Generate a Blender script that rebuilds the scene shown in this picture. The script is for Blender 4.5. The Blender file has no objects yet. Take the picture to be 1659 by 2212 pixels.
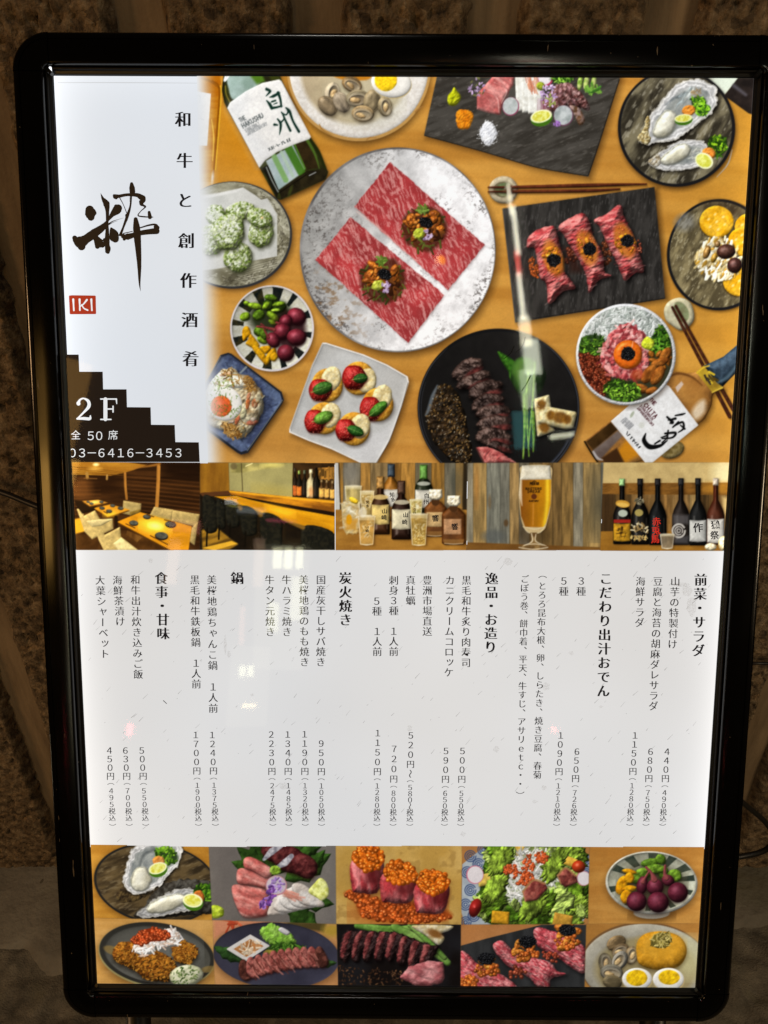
import bpy, bmesh, math, random
import numpy as np
from mathutils import Vector, Matrix, Euler

SC = bpy.context.scene
COL = SC.collection
RAD = math.radians

# ------------------------------------------------------------------ camera
CAM_H = 1.42
cam_data = bpy.data.cameras.new('camera')
cam_data.sensor_fit = 'HORIZONTAL'
cam_data.sensor_width = 36.0
cam_data.lens = 1534.0 / 1659.0 * 36.0
cam_data.clip_start = 0.02
cam_data.clip_end = 60.0
cam = bpy.data.objects.new('camera', cam_data)
COL.objects.link(cam)
cam.location = (0, 0, CAM_H)
cam.rotation_euler = (RAD(60), 0, 0)
SC.camera = cam

# ------------------------------------------------------------------ world (night), lamps, exposure
world = bpy.data.worlds.new('World')
SC.world = world
world.use_nodes = True
bg = world.node_tree.nodes['Background']
bg.inputs['Color'].default_value = (0.90, 0.62, 0.36, 1)
bg.inputs['Strength'].default_value = 0.004

# the sign leans back 23 degrees; its print is 580 x 826 mm
PW, PH = 0.580, 0.826
SIGN_LOC = Vector((0.01374, 0.52834, CAM_H - 0.36231))
SIGN_ROT = Euler((RAD(67.0287), RAD(0.2103), RAD(-0.2787)), 'XYZ')


def area_lamp(name, loc, target, w, h, power, color, spread=180):
    d = bpy.data.lights.new(name, 'AREA')
    d.shape = 'RECTANGLE'
    d.size, d.size_y = w, h
    d.energy = power
    d.color = color
    d.spread = RAD(spread)
    o = bpy.data.objects.new(name, d)
    COL.objects.link(o)
    o.location = loc
    dirv = (Vector(target) - Vector(loc)).normalized()
    o.rotation_euler = dirv.to_track_quat('-Z', 'Y').to_euler()
    return o


# warm lamp up on the left raking the wall, then two added ground lamps
area_lamp('warm_light', (-2.6, -0.70, 2.1), (-0.1, 0.95, 1.2), 0.4, 0.4, 15.0, (1.0, 0.58, 0.27))
area_lamp('warm_light', (-0.95, 0.35, 0.62), (-0.75, 0.9, 0.2), 0.12, 0.12, 0.55, (1.0, 0.76, 0.48))  # added low on the left to brighten the slab
area_lamp('warm_light', (1.45, -0.35, 1.30), (0.85, 0.85, 0.15), 0.3, 0.3, 7.5, (1.0, 0.76, 0.48))  # added on the right to brighten the ground there, no known source
# shop windows and street lights across the road: they show as reflections in the acrylic
for (lx, ly, lz, w, h, pw, c) in [(0.516, -1.326, 2.987, 0.0128, 0.1277, 0.1408, (1, 0.93, 0.7)),
    (0.546, -1.393, 2.885, 0.0191, 0.1954, 0.3227, (1, 0.95, 0.74)),
    (0.559, -1.463, 2.777, 0.0191, 0.0975, 0.1169, (1, 0.14, 0.1)),
    (0.577, -1.53, 2.663, 0.0191, 0.1948, 0.3207, (1, 0.95, 0.74)),
    (0.597, -1.599, 2.536, 0.0465, 0.1269, 0.3478, (1, 0.92, 0.66)),
    (0.625, -1.646, 2.438, 0.0676, 0.1522, 0.5014, (0.96, 1, 0.78)),
    (0.614, -1.71, 2.314, 0.0634, 0.1732, 0.3104, (0.92, 1, 0.74)),
    (0.599, -1.786, 2.148, 0.0845, 0.1689, 0.0784, (0.25, 0.95, 1)),
    (-0.542, -2.42, 1.455, 0.2622, 0.6197, 0.4466, (1, 0.93, 0.62)),
    (-0.692, -2.458, 1.07, 0.1921, 0.3842, 0.1739, (1, 0.92, 0.66)),
    (0.766, -1.77, 2.111, 0.1058, 0.019, 0.1187, (1, 1, 0.72)),
    (-0.556, -2.365, 1.694, 0.0428, 0.1046, 0.1406, (1, 1, 0.62)),
    (-0.505, -2.371, 1.695, 0.038, 0.1046, 0.1405, (1, 1, 0.62)),
    (-0.454, -2.377, 1.696, 0.0333, 0.1045, 0.1092, (1, 1, 0.62)),
    (-0.462, -2.42, 1.502, 0.0619, 0.2143, 0.2083, (1, 1, 0.62)),
    (-0.576, -2.425, 1.409, 0.0525, 0.1431, 0.1298, (1, 1, 0.6)),
    (-0.73, -2.444, 1.138, 0.0288, 0.0528, 0.0406, (1, 1, 0.62)),
    (-0.692, -2.45, 1.139, 0.0288, 0.0528, 0.0405, (1, 1, 0.62)),
    (-0.689, -2.468, 0.975, 0.0674, 0.0168, 0.0535, (1, 0.75, 0.35)),
    (-1.222, -2.363, 0.864, 0.0243, 0.0535, 0.102, (1, 0.1, 0.12)),
    (0.813, -2.458, 0.87, 0.0169, 0.0217, 0.0346, (1, 0.15, 0.12)),
    (-1.057, -2.28, 1.651, 0.0526, 0.2152, 0.1067, (1, 0.62, 0.4)),
    (-0.648, -2.358, 1.668, 0.0523, 0.2379, 0.088, (1, 0.62, 0.4)),
    (-0.734, -2.41, 1.36, 0.0239, 0.1912, 0.0431, (1, 0.45, 0.3)),
    (-1.004, -2.247, 1.82, 0.1431, 0.062, 0.0697, (1, 0.3, 0.25)),
    (-0.783, -2.254, 1.954, 0.0618, 0.0238, 0.0346, (1, 1, 0.95)),
    (-0.682, -2.284, 1.915, 0.1425, 0.0285, 0.0319, (0.9, 1, 1)),
    (-0.534, -2.319, 1.871, 0.1424, 0.0119, 0.0265, (1, 0.15, 0.25)),
    (0.214, -1.481, 2.808, 0.019, 0.0275, 0.0206, (1, 0.45, 0.15)),
    (-0.924, -0.615, 1.571, 0.1506, 0.5749, 0.6799, (1, 0.52, 0.12)),
    (-0.918, -0.655, 1.467, 0.137, 0.2741, 0.7079, (1, 0.54, 0.12)),
    (-0.18, 0.173, 3.391, 0.3, 0.1, 3.0, (1, 0.95, 0.86))]:
    area_lamp('street_light', (lx, ly, lz), SIGN_LOC, w, h, pw, c)

SC.view_settings.view_transform = 'Standard'
SC.view_settings.look = 'None'
SC.view_settings.exposure = 0.0
SC.view_settings.gamma = 1.0
SC.render.engine = 'CYCLES'
SC.cycles.use_denoising = True
SC.cycles.use_adaptive_sampling = False
SC.cycles.max_bounces = 6
SC.cycles.transparent_max_bounces = 8
SC.cycles.sample_clamp_indirect = 4.0


# ------------------------------------------------------------------ helpers
def srgb(r, g, b):
    def f(v):
        v /= 255.0
        return v / 12.92 if v <= 0.04045 else ((v + 0.055) / 1.055) ** 2.4
    return (f(r), f(g), f(b), 1.0)


class NT:
    """small node-tree helper"""
    def __init__(self, name):
        self.m = bpy.data.materials.new(name)
        self.m.use_nodes = True
        self.t = self.m.node_tree
        self.t.nodes.clear()
        self.out = self.t.nodes.new('ShaderNodeOutputMaterial')

    def n(self, kind, **kw):
        nd = self.t.nodes.new('ShaderNode' + kind)
        for k, v in kw.items():
            if k.startswith('i_'):
                key = k[2:]
                key = int(key) if key.isdigit() else key.replace('_', ' ')
                nd.inputs[key].default_value = v
            else:
                setattr(nd, k, v)
        return nd

    def l(self, a, b):
        self.t.links.new(a, b)

    def math(self, op, a, b=None, clamp=False):
        nd = self.t.nodes.new('ShaderNodeMath')
        nd.operation = op
        nd.use_clamp = clamp
        for i, v in enumerate((a, b)):
            if v is None:
                continue
            if isinstance(v, (int, float)):
                nd.inputs[i].default_value = v
            else:
                self.l(v, nd.inputs[i])
        return nd.outputs[0]

    def ramp(self, fac, stops):
        nd = self.t.nodes.new('ShaderNodeValToRGB')
        el = nd.color_ramp.elements
        while len(el) < len(stops):
            el.new(0.5)
        for e, (p, c) in zip(el, stops):
            e.position = p
            e.color = c if len(c) == 4 else (*c, 1)
        self.l(fac, nd.inputs[0])
        return nd.outputs[0]


def obj(name, mesh, mat=None, parent=None, **props):
    o = bpy.data.objects.new(name, mesh)
    COL.objects.link(o)
    if mat is not None and not mesh.materials:
        mesh.materials.append(mat)
    if parent is not None:
        o.parent = parent
    for k, v in props.items():
        o[k] = v
    return o


def mesh_of(name, verts, faces, smooth=False):
    me = bpy.data.meshes.new(name)
    me.from_pydata([tuple(v) for v in verts], [], faces)
    me.validate()
    if smooth:
        for p in me.polygons:
            p.use_smooth = True
    me.update()
    return me


def fix_normals(me):
    bm = bmesh.new()
    bm.from_mesh(me)
    bmesh.ops.recalc_face_normals(bm, faces=bm.faces)
    bm.to_mesh(me)
    bm.free()
    return me


# value noise used for relief and for the printed pictures
_rs = np.random.RandomState(7)
_NT = 256
_base = _rs.rand(_NT, _NT).astype(np.float32)


def vnoise(x, y):
    xi = np.floor(x).astype(np.int64)
    yi = np.floor(y).astype(np.int64)
    fx = (x - xi).astype(np.float32)
    fy = (y - yi).astype(np.float32)
    fx = fx * fx * (3 - 2 * fx)
    fy = fy * fy * (3 - 2 * fy)
    x0, x1, y0, y1 = xi % _NT, (xi + 1) % _NT, yi % _NT, (yi + 1) % _NT
    a = _base[y0, x0] * (1 - fx) + _base[y0, x1] * fx
    b = _base[y1, x0] * (1 - fx) + _base[y1, x1] * fx
    return a * (1 - fy) + b * fy


def fbm(x, y, octv=4, gain=0.5, seed=0):
    s = 0.0
    a = 1.0
    t = 0.0
    for k in range(octv):
        s = s + a * vnoise(x * 2 ** k + 17.3 * k + seed * 31.7, y * 2 ** k + 9.1 * k + seed * 13.3)
        t += a
        a *= gain
    return s / t


# ------------------------------------------------------------------ setting: wall and ground
WALL_Y = 0.93


def mat_rough_stone():
    k = NT('aggregate_concrete')
    p = k.n('BsdfPrincipled', i_Roughness=0.85)
    tc = k.n('TexCoord')
    n1 = k.n('TexNoise', i_Scale=60.0, i_Detail=7.0, i_Roughness=0.70)
    n2 = k.n('TexNoise', i_Scale=260.0, i_Detail=4.0)
    v = k.n('TexVoronoi', i_Scale=95.0)
    for nd in (n1, n2, v):
        k.l(tc.outputs['Object'], nd.inputs['Vector'])
    base = k.ramp(n1.outputs['Fac'], [(0.34, (0.035, 0.022, 0.011)), (0.47, (0.18, 0.122, 0.066)), (0.58, (0.30, 0.215, 0.125)), (0.72, (0.52, 0.40, 0.26))])
    chip = k.ramp(v.outputs['Color'], [(0.0, (0.22, 0.19, 0.17)), (0.4, (0.9, 0.9, 0.9)), (0.8, (1, 0.95, 0.88)), (1.0, (1.5, 1.35, 1.2))])
    mx = k.n('MixRGB', blend_type='MULTIPLY')
    mx.inputs[0].default_value = 0.85
    k.l(base, mx.inputs[1])
    k.l(chip, mx.inputs[2])
    k.l(mx.outputs[0], p.inputs['Base Color'])
    bp = k.n('Bump', i_Strength=0.9, i_Distance=0.004)
    k.l(k.math('ADD', n2.outputs['Fac'], k.math('MULTIPLY', n1.outputs['Fac'], 1.5)), bp.inputs['Height'])
    k.l(bp.outputs[0], p.inputs['Normal'])
    k.l(p.outputs[0], k.out.inputs[0])
    return k.m


def mat_smooth_concrete():
    k = NT('smooth_concrete')
    p = k.n('BsdfPrincipled', i_Roughness=0.8)
    tc = k.n('TexCoord')
    mp = k.n('Mapping')
    mp.inputs['Scale'].default_value = (1.6, 1, 0.25)
    k.l(tc.outputs['Object'], mp.inputs[0])
    n1 = k.n('TexNoise', i_Scale=24.0, i_Detail=7.0, i_Roughness=0.65)
    k.l(mp.outputs[0], n1.inputs['Vector'])
    c = k.ramp(n1.outputs['Fac'], [(0.3, (0.15, 0.10, 0.055)), (0.7, (0.33, 0.235, 0.135))])
    k.l(c, p.inputs['Base Color'])
    n2 = k.n('TexNoise', i_Scale=220.0, i_Detail=3.0)
    k.l(tc.outputs['Object'], n2.inputs['Vector'])
    bp = k.n('Bump', i_Strength=0.35, i_Distance=0.002)
    k.l(n2.outputs['Fac'], bp.inputs['Height'])
    k.l(bp.outputs[0], p.inputs['Normal'])
    k.l(p.outputs[0], k.out.inputs[0])
    return k.m


M_ROUGH = mat_rough_stone()
M_SMOOTH = mat_smooth_concrete()


def grid_mesh(name, P, nx, ny, smooth=True):
    """P: (ny, nx, 3) array of points -> grid mesh"""
    me = bpy.data.meshes.new(name)
    V = P.reshape(-1, 3).astype(np.float32)
    i = np.arange(ny - 1)[:, None] * nx + np.arange(nx - 1)[None, :]
    F = np.stack([i, i + 1, i + 1 + nx, i + nx], -1).reshape(-1, 4)
    me.vertices.add(len(V))
    me.vertices.foreach_set('co', V.ravel())
    me.loops.add(F.size)
    me.loops.foreach_set('vertex_index', F.ravel().astype(np.int32))
    me.polygons.add(len(F))
    me.polygons.foreach_set('loop_start', np.arange(0, F.size, 4, dtype=np.int32))
    me.polygons.foreach_set('loop_total', np.full(len(F), 4, dtype=np.int32))
    if smooth:
        me.polygons.foreach_set('use_smooth', np.ones(len(F), dtype=bool))
    me.update(calc_edges=True)
    return me


# smooth back plane of the wall (the recessed bands), with the rough ribs standing proud of it
Zs = np.linspace(-0.05, 2.6, 160)
Xs = np.linspace(-2.2, 2.2, 180)
XX, ZZ = np.meshgrid(Xs, Zs)
wp = np.stack([XX, WALL_Y + 0.022 + 0.002 * fbm(XX * 20, ZZ * 6, 3), ZZ], -1)
wall = obj('wall', grid_mesh('wall', wp, 180, 160), M_SMOOTH, kind='structure')
for k in range(-6, 7):
    x0 = -0.242 + 0.195 * k
    w = 0.141
    near = -4 <= k <= 4
    nx, nz = (56, 620) if near else (16, 90)
    a = np.linspace(0, 1, nx)
    z = np.linspace(-0.05, 2.45, nz)
    A, Z = np.meshgrid(a, z)
    edge = np.minimum(A, 1 - A) * w
    X = x0 + A * w
    rag = (fbm(X * 60 + 40 * k, Z * 60, 3, seed=k) - 0.5) * 0.016 * np.exp(-edge / 0.006)
    big = fbm(X * 85, Z * 85, 5, 0.68, seed=3 + k)
    pit = np.clip(fbm(X * 130, Z * 130, 2, seed=11 + k) - 0.62, 0, 1) * 0.035
    dome = np.clip(edge / 0.010, 0, 1) ** 0.5
    Y = WALL_Y + 0.024 - dome * 0.024 - (big - 0.5) * 0.0060 * dome + pit * dome
    P = np.stack([X + rag, Y, Z], -1)
    obj('wall_rib', grid_mesh('wall_rib', P, nx, nz), M_ROUGH, wall)


def mat_ground(name, c0, c1, c2, scale):
    k = NT(name)
    p = k.n('BsdfPrincipled', i_Roughness=0.9)
    tc = k.n('TexCoord')
    n1 = k.n('TexNoise', i_Scale=scale, i_Detail=8.0, i_Roughness=0.65)
    n2 = k.n('TexNoise', i_Scale=scale * 12, i_Detail=4.0)
    n3 = k.n('TexNoise', i_Scale=scale * 0.5, i_Detail=3.0)
    for nd in (n1, n2, n3):
        k.l(tc.outputs['Object'], nd.inputs['Vector'])
    c = k.ramp(n1.outputs['Fac'], [(0.32, c0), (0.52, c1), (0.72, c2)])
    moss = k.ramp(n3.outputs['Fac'], [(0.52, (0, 0, 0)), (0.66, (0.5, 0.5, 0.5))])
    mx = k.n('MixRGB')
    k.l(moss, mx.inputs[0])
    k.l(c, mx.inputs[1])
    mx.inputs[2].default_value = (0.055, 0.055, 0.020, 1)
    k.l(mx.outputs[0], p.inputs['Base Color'])
    bp = k.n('Bump', i_Strength=0.8, i_Distance=0.004)
    k.l(k.math('ADD', n2.outputs['Fac'], n1.outputs['Fac']), bp.inputs['Height'])
    k.l(bp.outputs[0], p.inputs['Normal'])
    k.l(p.outputs[0], k.out.inputs[0])
    return k.m


M_GROUND = mat_ground('rough_ground', (0.07, 0.062, 0.049), (0.15, 0.133, 0.105), (0.26, 0.23, 0.18), 26.0)
M_SLAB = mat_ground('worn_concrete', (0.14, 0.128, 0.105), (0.20, 0.182, 0.152), (0.27, 0.25, 0.21), 9.0)
gx = np.linspace(-1.6, 1.6, 330)
gy = np.concatenate([np.linspace(-1.5, 0.2, 40), np.linspace(0.21, 0.99, 170)])
GX, GY = np.meshgrid(gx, gy)
GZ = (fbm(GX * 14, GY * 14, 5, 0.6, seed=5) - 0.5) * 0.040 - 0.002
obj('ground', grid_mesh('ground', np.stack([GX, GY, GZ], -1), 330, 210), M_GROUND, kind='structure')
# the worn concrete strip along the foot of the wall, its broken front edge on the left
sx = np.linspace(-1.6, 1.6, 300)
sy = np.linspace(0, 1, 60)
SX, SY = np.meshgrid(sx, sy)
front = 0.735 + (fbm(SX * 9, SX * 0 + 3.3, 4, seed=2) - 0.5) * 0.09 + np.clip(SX - 0.2, 0, 1) * 0.10
Yy = front + SY * (0.985 - front)
drop = np.clip(SY * 9, 0, 1) ** 0.6
Zz = -0.03 + drop * 0.040 + (fbm(SX * 22, Yy * 22, 4, seed=8) - 0.5) * 0.010
obj('pavement_strip', grid_mesh('pavement_strip', np.stack([SX, Yy, Zz], -1), 300, 60), M_SLAB, kind='structure')

# ------------------------------------------------------------------ the sign
sign = bpy.data.objects.new('menu_sign', None)
COL.objects.link(sign)
sign.rotation_euler = SIGN_ROT
BASE = Vector((0, -PH / 2 - 0.030, 0))                 # bottom edge of the frame in poster coordinates
sign.location = SIGN_LOC + SIGN_ROT.to_matrix() @ BASE
sign['label'] = 'tall backlit restaurant menu sign in a black rounded frame leaning back'
sign['category'] = 'sign'
OFS = Vector((0, PH / 2 + 0.030, 0))                   # poster centre, measured from the sign's origin


def mat_frame():
    k = NT('black_gloss_plastic')
    p = k.n('BsdfPrincipled', i_Roughness=0.2)
    tc = k.n('TexCoord')
    # light scratches and dust specks
    mp = k.n('Mapping')
    mp.inputs['Rotation'].default_value = (0, 0, 0.25)
    mp.inputs['Scale'].default_value = (420, 50, 60)
    k.l(tc.outputs['Object'], mp.inputs[0])
    s = k.n('TexNoise', i_Scale=1.0, i_Detail=1.0)
    k.l(mp.outputs[0], s.inputs['Vector'])
    d = k.n('TexNoise', i_Scale=300.0, i_Detail=2.0)
    k.l(tc.outputs['Object'], d.inputs['Vector'])
    big = k.n('TexNoise', i_Scale=14.0, i_Detail=4.0)
    k.l(tc.outputs['Object'], big.inputs['Vector'])
    sc = k.math('MULTIPLY', k.math('GREATER_THAN', s.outputs['Fac'], 0.765), k.math('GREATER_THAN', big.outputs['Fac'], 0.55))
    sp = k.math('GREATER_THAN', d.outputs['Fac'], 0.79)
    f = k.math('MAXIMUM', sc, sp)
    mx = k.n('MixRGB')
    k.l(f, mx.inputs[0])
    mx.inputs[1].default_value = (0.0022, 0.002, 0.0018, 1)
    mx.inputs[2].default_value = (0.16, 0.12, 0.08, 1)
    k.l(mx.outputs[0], p.inputs['Base Color'])
    r = k.math('ADD', 0.07, k.math('MULTIPLY', big.outputs['Fac'], 0.16))
    k.l(k.math('ADD', r, k.math('MULTIPLY', f, 0.3)), p.inputs['Roughness'])
    k.l(p.outputs[0], k.out.inputs[0])
    return k.m


M_FRAME = mat_frame()
k = NT('black_satin_plastic')
p_ = k.n('BsdfPrincipled', i_Roughness=0.33)
p_.inputs['Base Color'].default_value = (0.006, 0.0055, 0.005, 1)
k.l(p_.outputs[0], k.out.inputs[0])
M_SATIN = k.m
k = NT('black_cable_rubber')
p_ = k.n('BsdfPrincipled', i_Roughness=0.45)
p_.inputs['Base Color'].default_value = (0.008, 0.007, 0.006, 1)
k.l(p_.outputs[0], k.out.inputs[0])
M_CABLE = k.m

# frame section: (distance outwards from the edge of the visible print, height above the print), metres
SEC = [(0.0298, -0.034), (0.0303, 0.000), (0.0303, 0.0052), (0.0299, 0.0070), (0.0288, 0.0080), (0.0270, 0.0084), (0.0247, 0.0085), (0.0245, 0.0076), (0.0241, 0.0076), (0.0239, 0.0085), (0.0180, 0.0086),
       (0.0080, 0.0084), (0.0066, 0.0080), (0.0058, 0.0070), (0.0055, 0.0050), (0.0054, 0.0010)]
LIP = [(0.0054, -0.002), (0.0053, 0.0030), (0.0049, 0.0039), (0.0042, 0.0041), (0.0036, 0.0036), (0.0033, 0.0022),
       (0.0026, 0.0018), (0.0008, 0.0016), (0.0004, 0.0012), (0.0005, -0.002)]


def sweep(name, sec, path):
    """path: list of (origin xy, outward xy) frames -> ruled mesh"""
    n = len(sec)
    vs, fs = [], []
    for (o, d) in path:
        for (t, z) in sec:
            vs.append((o[0] + d[0] * t + OFS.x, o[1] + d[1] * t + OFS.y, z))
    for i in range(len(path) - 1):
        for j in range(n - 1):
            a = i * n + j
            fs.append((a, a + 1, a + n + 1, a + n))
    me = fix_normals(mesh_of(name, vs, fs, smooth=True))
    me.set_sharp_from_angle(angle=RAD(32))
    return me


hw, hh = PW / 2, PH / 2
g = 0.0005
sides = [((-hw + g, hh), (hw - g, hh), (0, 1)), ((hw, hh - g), (hw, -hh + g), (1, 0)),
         ((hw - g, -hh), (-hw + g, -hh), (0, -1)), ((-hw, -hh + g), (-hw, hh - g), (-1, 0))]
for a, b, d in sides:
    steps = [(tuple(np.array(a) + (np.array(b) - np.array(a)) * t), d) for t in np.linspace(0, 1, 9)]
    bar = obj('frame_bar', sweep('frame_bar', SEC, steps), M_FRAME, sign)
    # the lip runs into the corners with a mitre
    e = np.array(d)
    steps = []
    n = len(LIP)
    vs, fs = [], []
    along = (np.array(b) - np.array(a)) / np.linalg.norm(np.array(b) - np.array(a))
    for end in (0, 1):
        for (t, z) in LIP:
            base = np.array(a) - along * (t + g) if end == 0 else np.array(b) + along * (t + g)
            q = base + e * t
            vs.append((q[0] + OFS.x, q[1] + OFS.y, z))
    for j in range(n - 1):
        fs.append((j, j + 1, n + j + 1, n + j))
    lip = obj('retaining_lip', fix_normals(mesh_of('retaining_lip', vs, fs, smooth=True)), M_SATIN, sign)
for cx, cy in ((-hw, hh), (hw, hh), (hw, -hh), (-hw, -hh)):
    a0 = math.atan2(cy, cx)
    q0 = {(-1, 1): 90, (1, 1): 0, (1, -1): 270, (-1, -1): 180}[(int(math.copysign(1, cx)), int(math.copysign(1, cy)))]
    path = [((cx, cy), (math.cos(RAD(q0 + t)), math.sin(RAD(q0 + t)))) for t in np.linspace(0, 90, 19)]
    sec = [(t * 1.004, z + 0.0004) for t, z in SEC]
    obj('corner_cap', sweep('corner_cap', sec, path), M_FRAME, sign)
    # small clip that sits in the inner corner
    s_x, s_y = math.copysign(1, cx), math.copysign(1, cy)
    u = 0.0062
    pts = [(cx + s_x * 0.0064, cy + s_y * 0.0064), (cx + s_x * 0.0062, cy + s_y * 0.0036), (cx + s_x * 0.0006, cy - s_y * 0.0014),
           (cx - s_x * 0.0014, cy + s_y * 0.0006), (cx + s_x * 0.0036, cy + s_y * 0.0062)]
    vs = [(x + OFS.x, y + OFS.y, zz) for zz in (0.0012, 0.0050) for x, y in pts]
    fs = [(0, 1, 2, 3, 4), (5, 6, 7, 8, 9)] + [(i, (i + 1) % 5, 5 + (i + 1) % 5, 5 + i) for i in range(5)]
    obj('corner_clip', fix_normals(mesh_of('corner_clip', vs, fs)), M_SATIN, sign)


def box_part(name, c, s, mat, parent, bevel=0.002):
    bm = bmesh.new()
    bmesh.ops.create_cube(bm, size=1)
    for v in bm.verts:
        v.co = Vector((c[0] + v.co.x * s[0], c[1] + v.co.y * s[1], c[2] + v.co.z * s[2]))
    bmesh.ops.bevel(bm, geom=bm.edges[:], offset=bevel, segments=2, affect='EDGES')
    me = bpy.data.meshes.new(name)
    bm.to_mesh(me)
    bm.free()
    return obj(name, me, mat, parent)


box_part('light_box', (0, OFS.y, -0.022), (PW + 0.056, PH + 0.056, 0.022), M_SATIN, sign, 0.004)


def tube_mesh(name, pts, r, seg=10):
    vs, fs = [], []
    pts = [Vector(p) for p in pts]
    up = Vector((0.1, 0.2, 1)).normalized()
    for i, p in enumerate(pts):
        t = (pts[min(i + 1, len(pts) - 1)] - pts[max(i - 1, 0)]).normalized()
        a = t.cross(up)
        if a.length < 1e-3:
            a = t.cross(Vector((1, 0, 0)))
        a.normalize()
        b = t.cross(a)
        for s in range(seg):
            th = 2 * math.pi * s / seg
            vs.append(p + a * (r * math.cos(th)) + b * (r * math.sin(th)))
    for i in range(len(pts) - 1):
        for s in range(seg):
            q = i * seg
            fs.append((q + s, q + (s + 1) % seg, q + seg + (s + 1) % seg, q + seg + s))
    fs.append(tuple(range(seg)))
    fs.append(tuple(range((len(pts) - 1) * seg, len(pts) * seg)))
    return fix_normals(mesh_of(name, vs, fs, smooth=True))


# four legs: the front pair carries on in the plane of the panel, the rear pair props it from behind
MW = Matrix.Translation(sign.location) @ SIGN_ROT.to_matrix().to_4x4()
MWI = MW.inverted()
for s in (-1, 1):
    top = MW @ Vector((s * 0.26, 0.02, -0.022))
    dirn = (MW.to_3x3() @ Vector((0, -1, 0)))
    foot = top + dirn * ((top.z - 0.004) / -dirn.z)
    obj('leg', tube_mesh('leg', [MWI @ top, MWI @ foot], 0.0125, 12), M_SATIN, sign)
    t2 = MW @ Vector((s * 0.20, PH * 0.80, -0.036))
    f2 = Vector((t2.x, 0.845, 0.016))
    obj('rear_leg', tube_mesh('rear_leg', [MWI @ t2, MWI @ f2], 0.011, 12), M_SATIN, sign)


def spline(pts, n=12):
    P = [np.array(p, float) for p in pts]
    P = [2 * P[0] - P[1]] + P + [2 * P[-1] - P[-2]]
    out = []
    for i in range(1, len(P) - 2):
        for t in np.linspace(0, 1, n, endpoint=False):
            a, b, c_, d = P[i - 1:i + 3]
            out.append(0.5 * ((2 * b) + (-a + c_) * t + (2 * a - 5 * b + 4 * c_ - d) * t * t + (-a + 3 * b - 3 * c_ + d) * t ** 3))
    out.append(P[-2])
    return out


# ------------------------------------------------------------------ painter for the printed pictures
# Coordinates on the print are those of its flat artwork (0..3072 across); HOM maps the sheet (0..1, y down) to artwork units.
HOM = np.array([[1508.94981, 131.028507, 115.513055], [5.88671676, 2325.19158, 163.303270],
                [-2.34195738e-03, 0.171649028, 1.0]])
ART = 3072.0 / 1659.0
HOM = np.diag([ART, ART, 1.0]) @ HOM
HOMI = np.linalg.inv(HOM)


def sheet_uv(x, y):
    """artwork units -> fraction of the sheet"""
    x = np.asarray(x, float)
    y = np.asarray(y, float)
    w = HOMI[2, 0] * x + HOMI[2, 1] * y + HOMI[2, 2]
    return (HOMI[0, 0] * x + HOMI[0, 1] * y + HOMI[0, 2]) / w, (HOMI[1, 0] * x + HOMI[1, 1] * y + HOMI[1, 2]) / w


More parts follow.
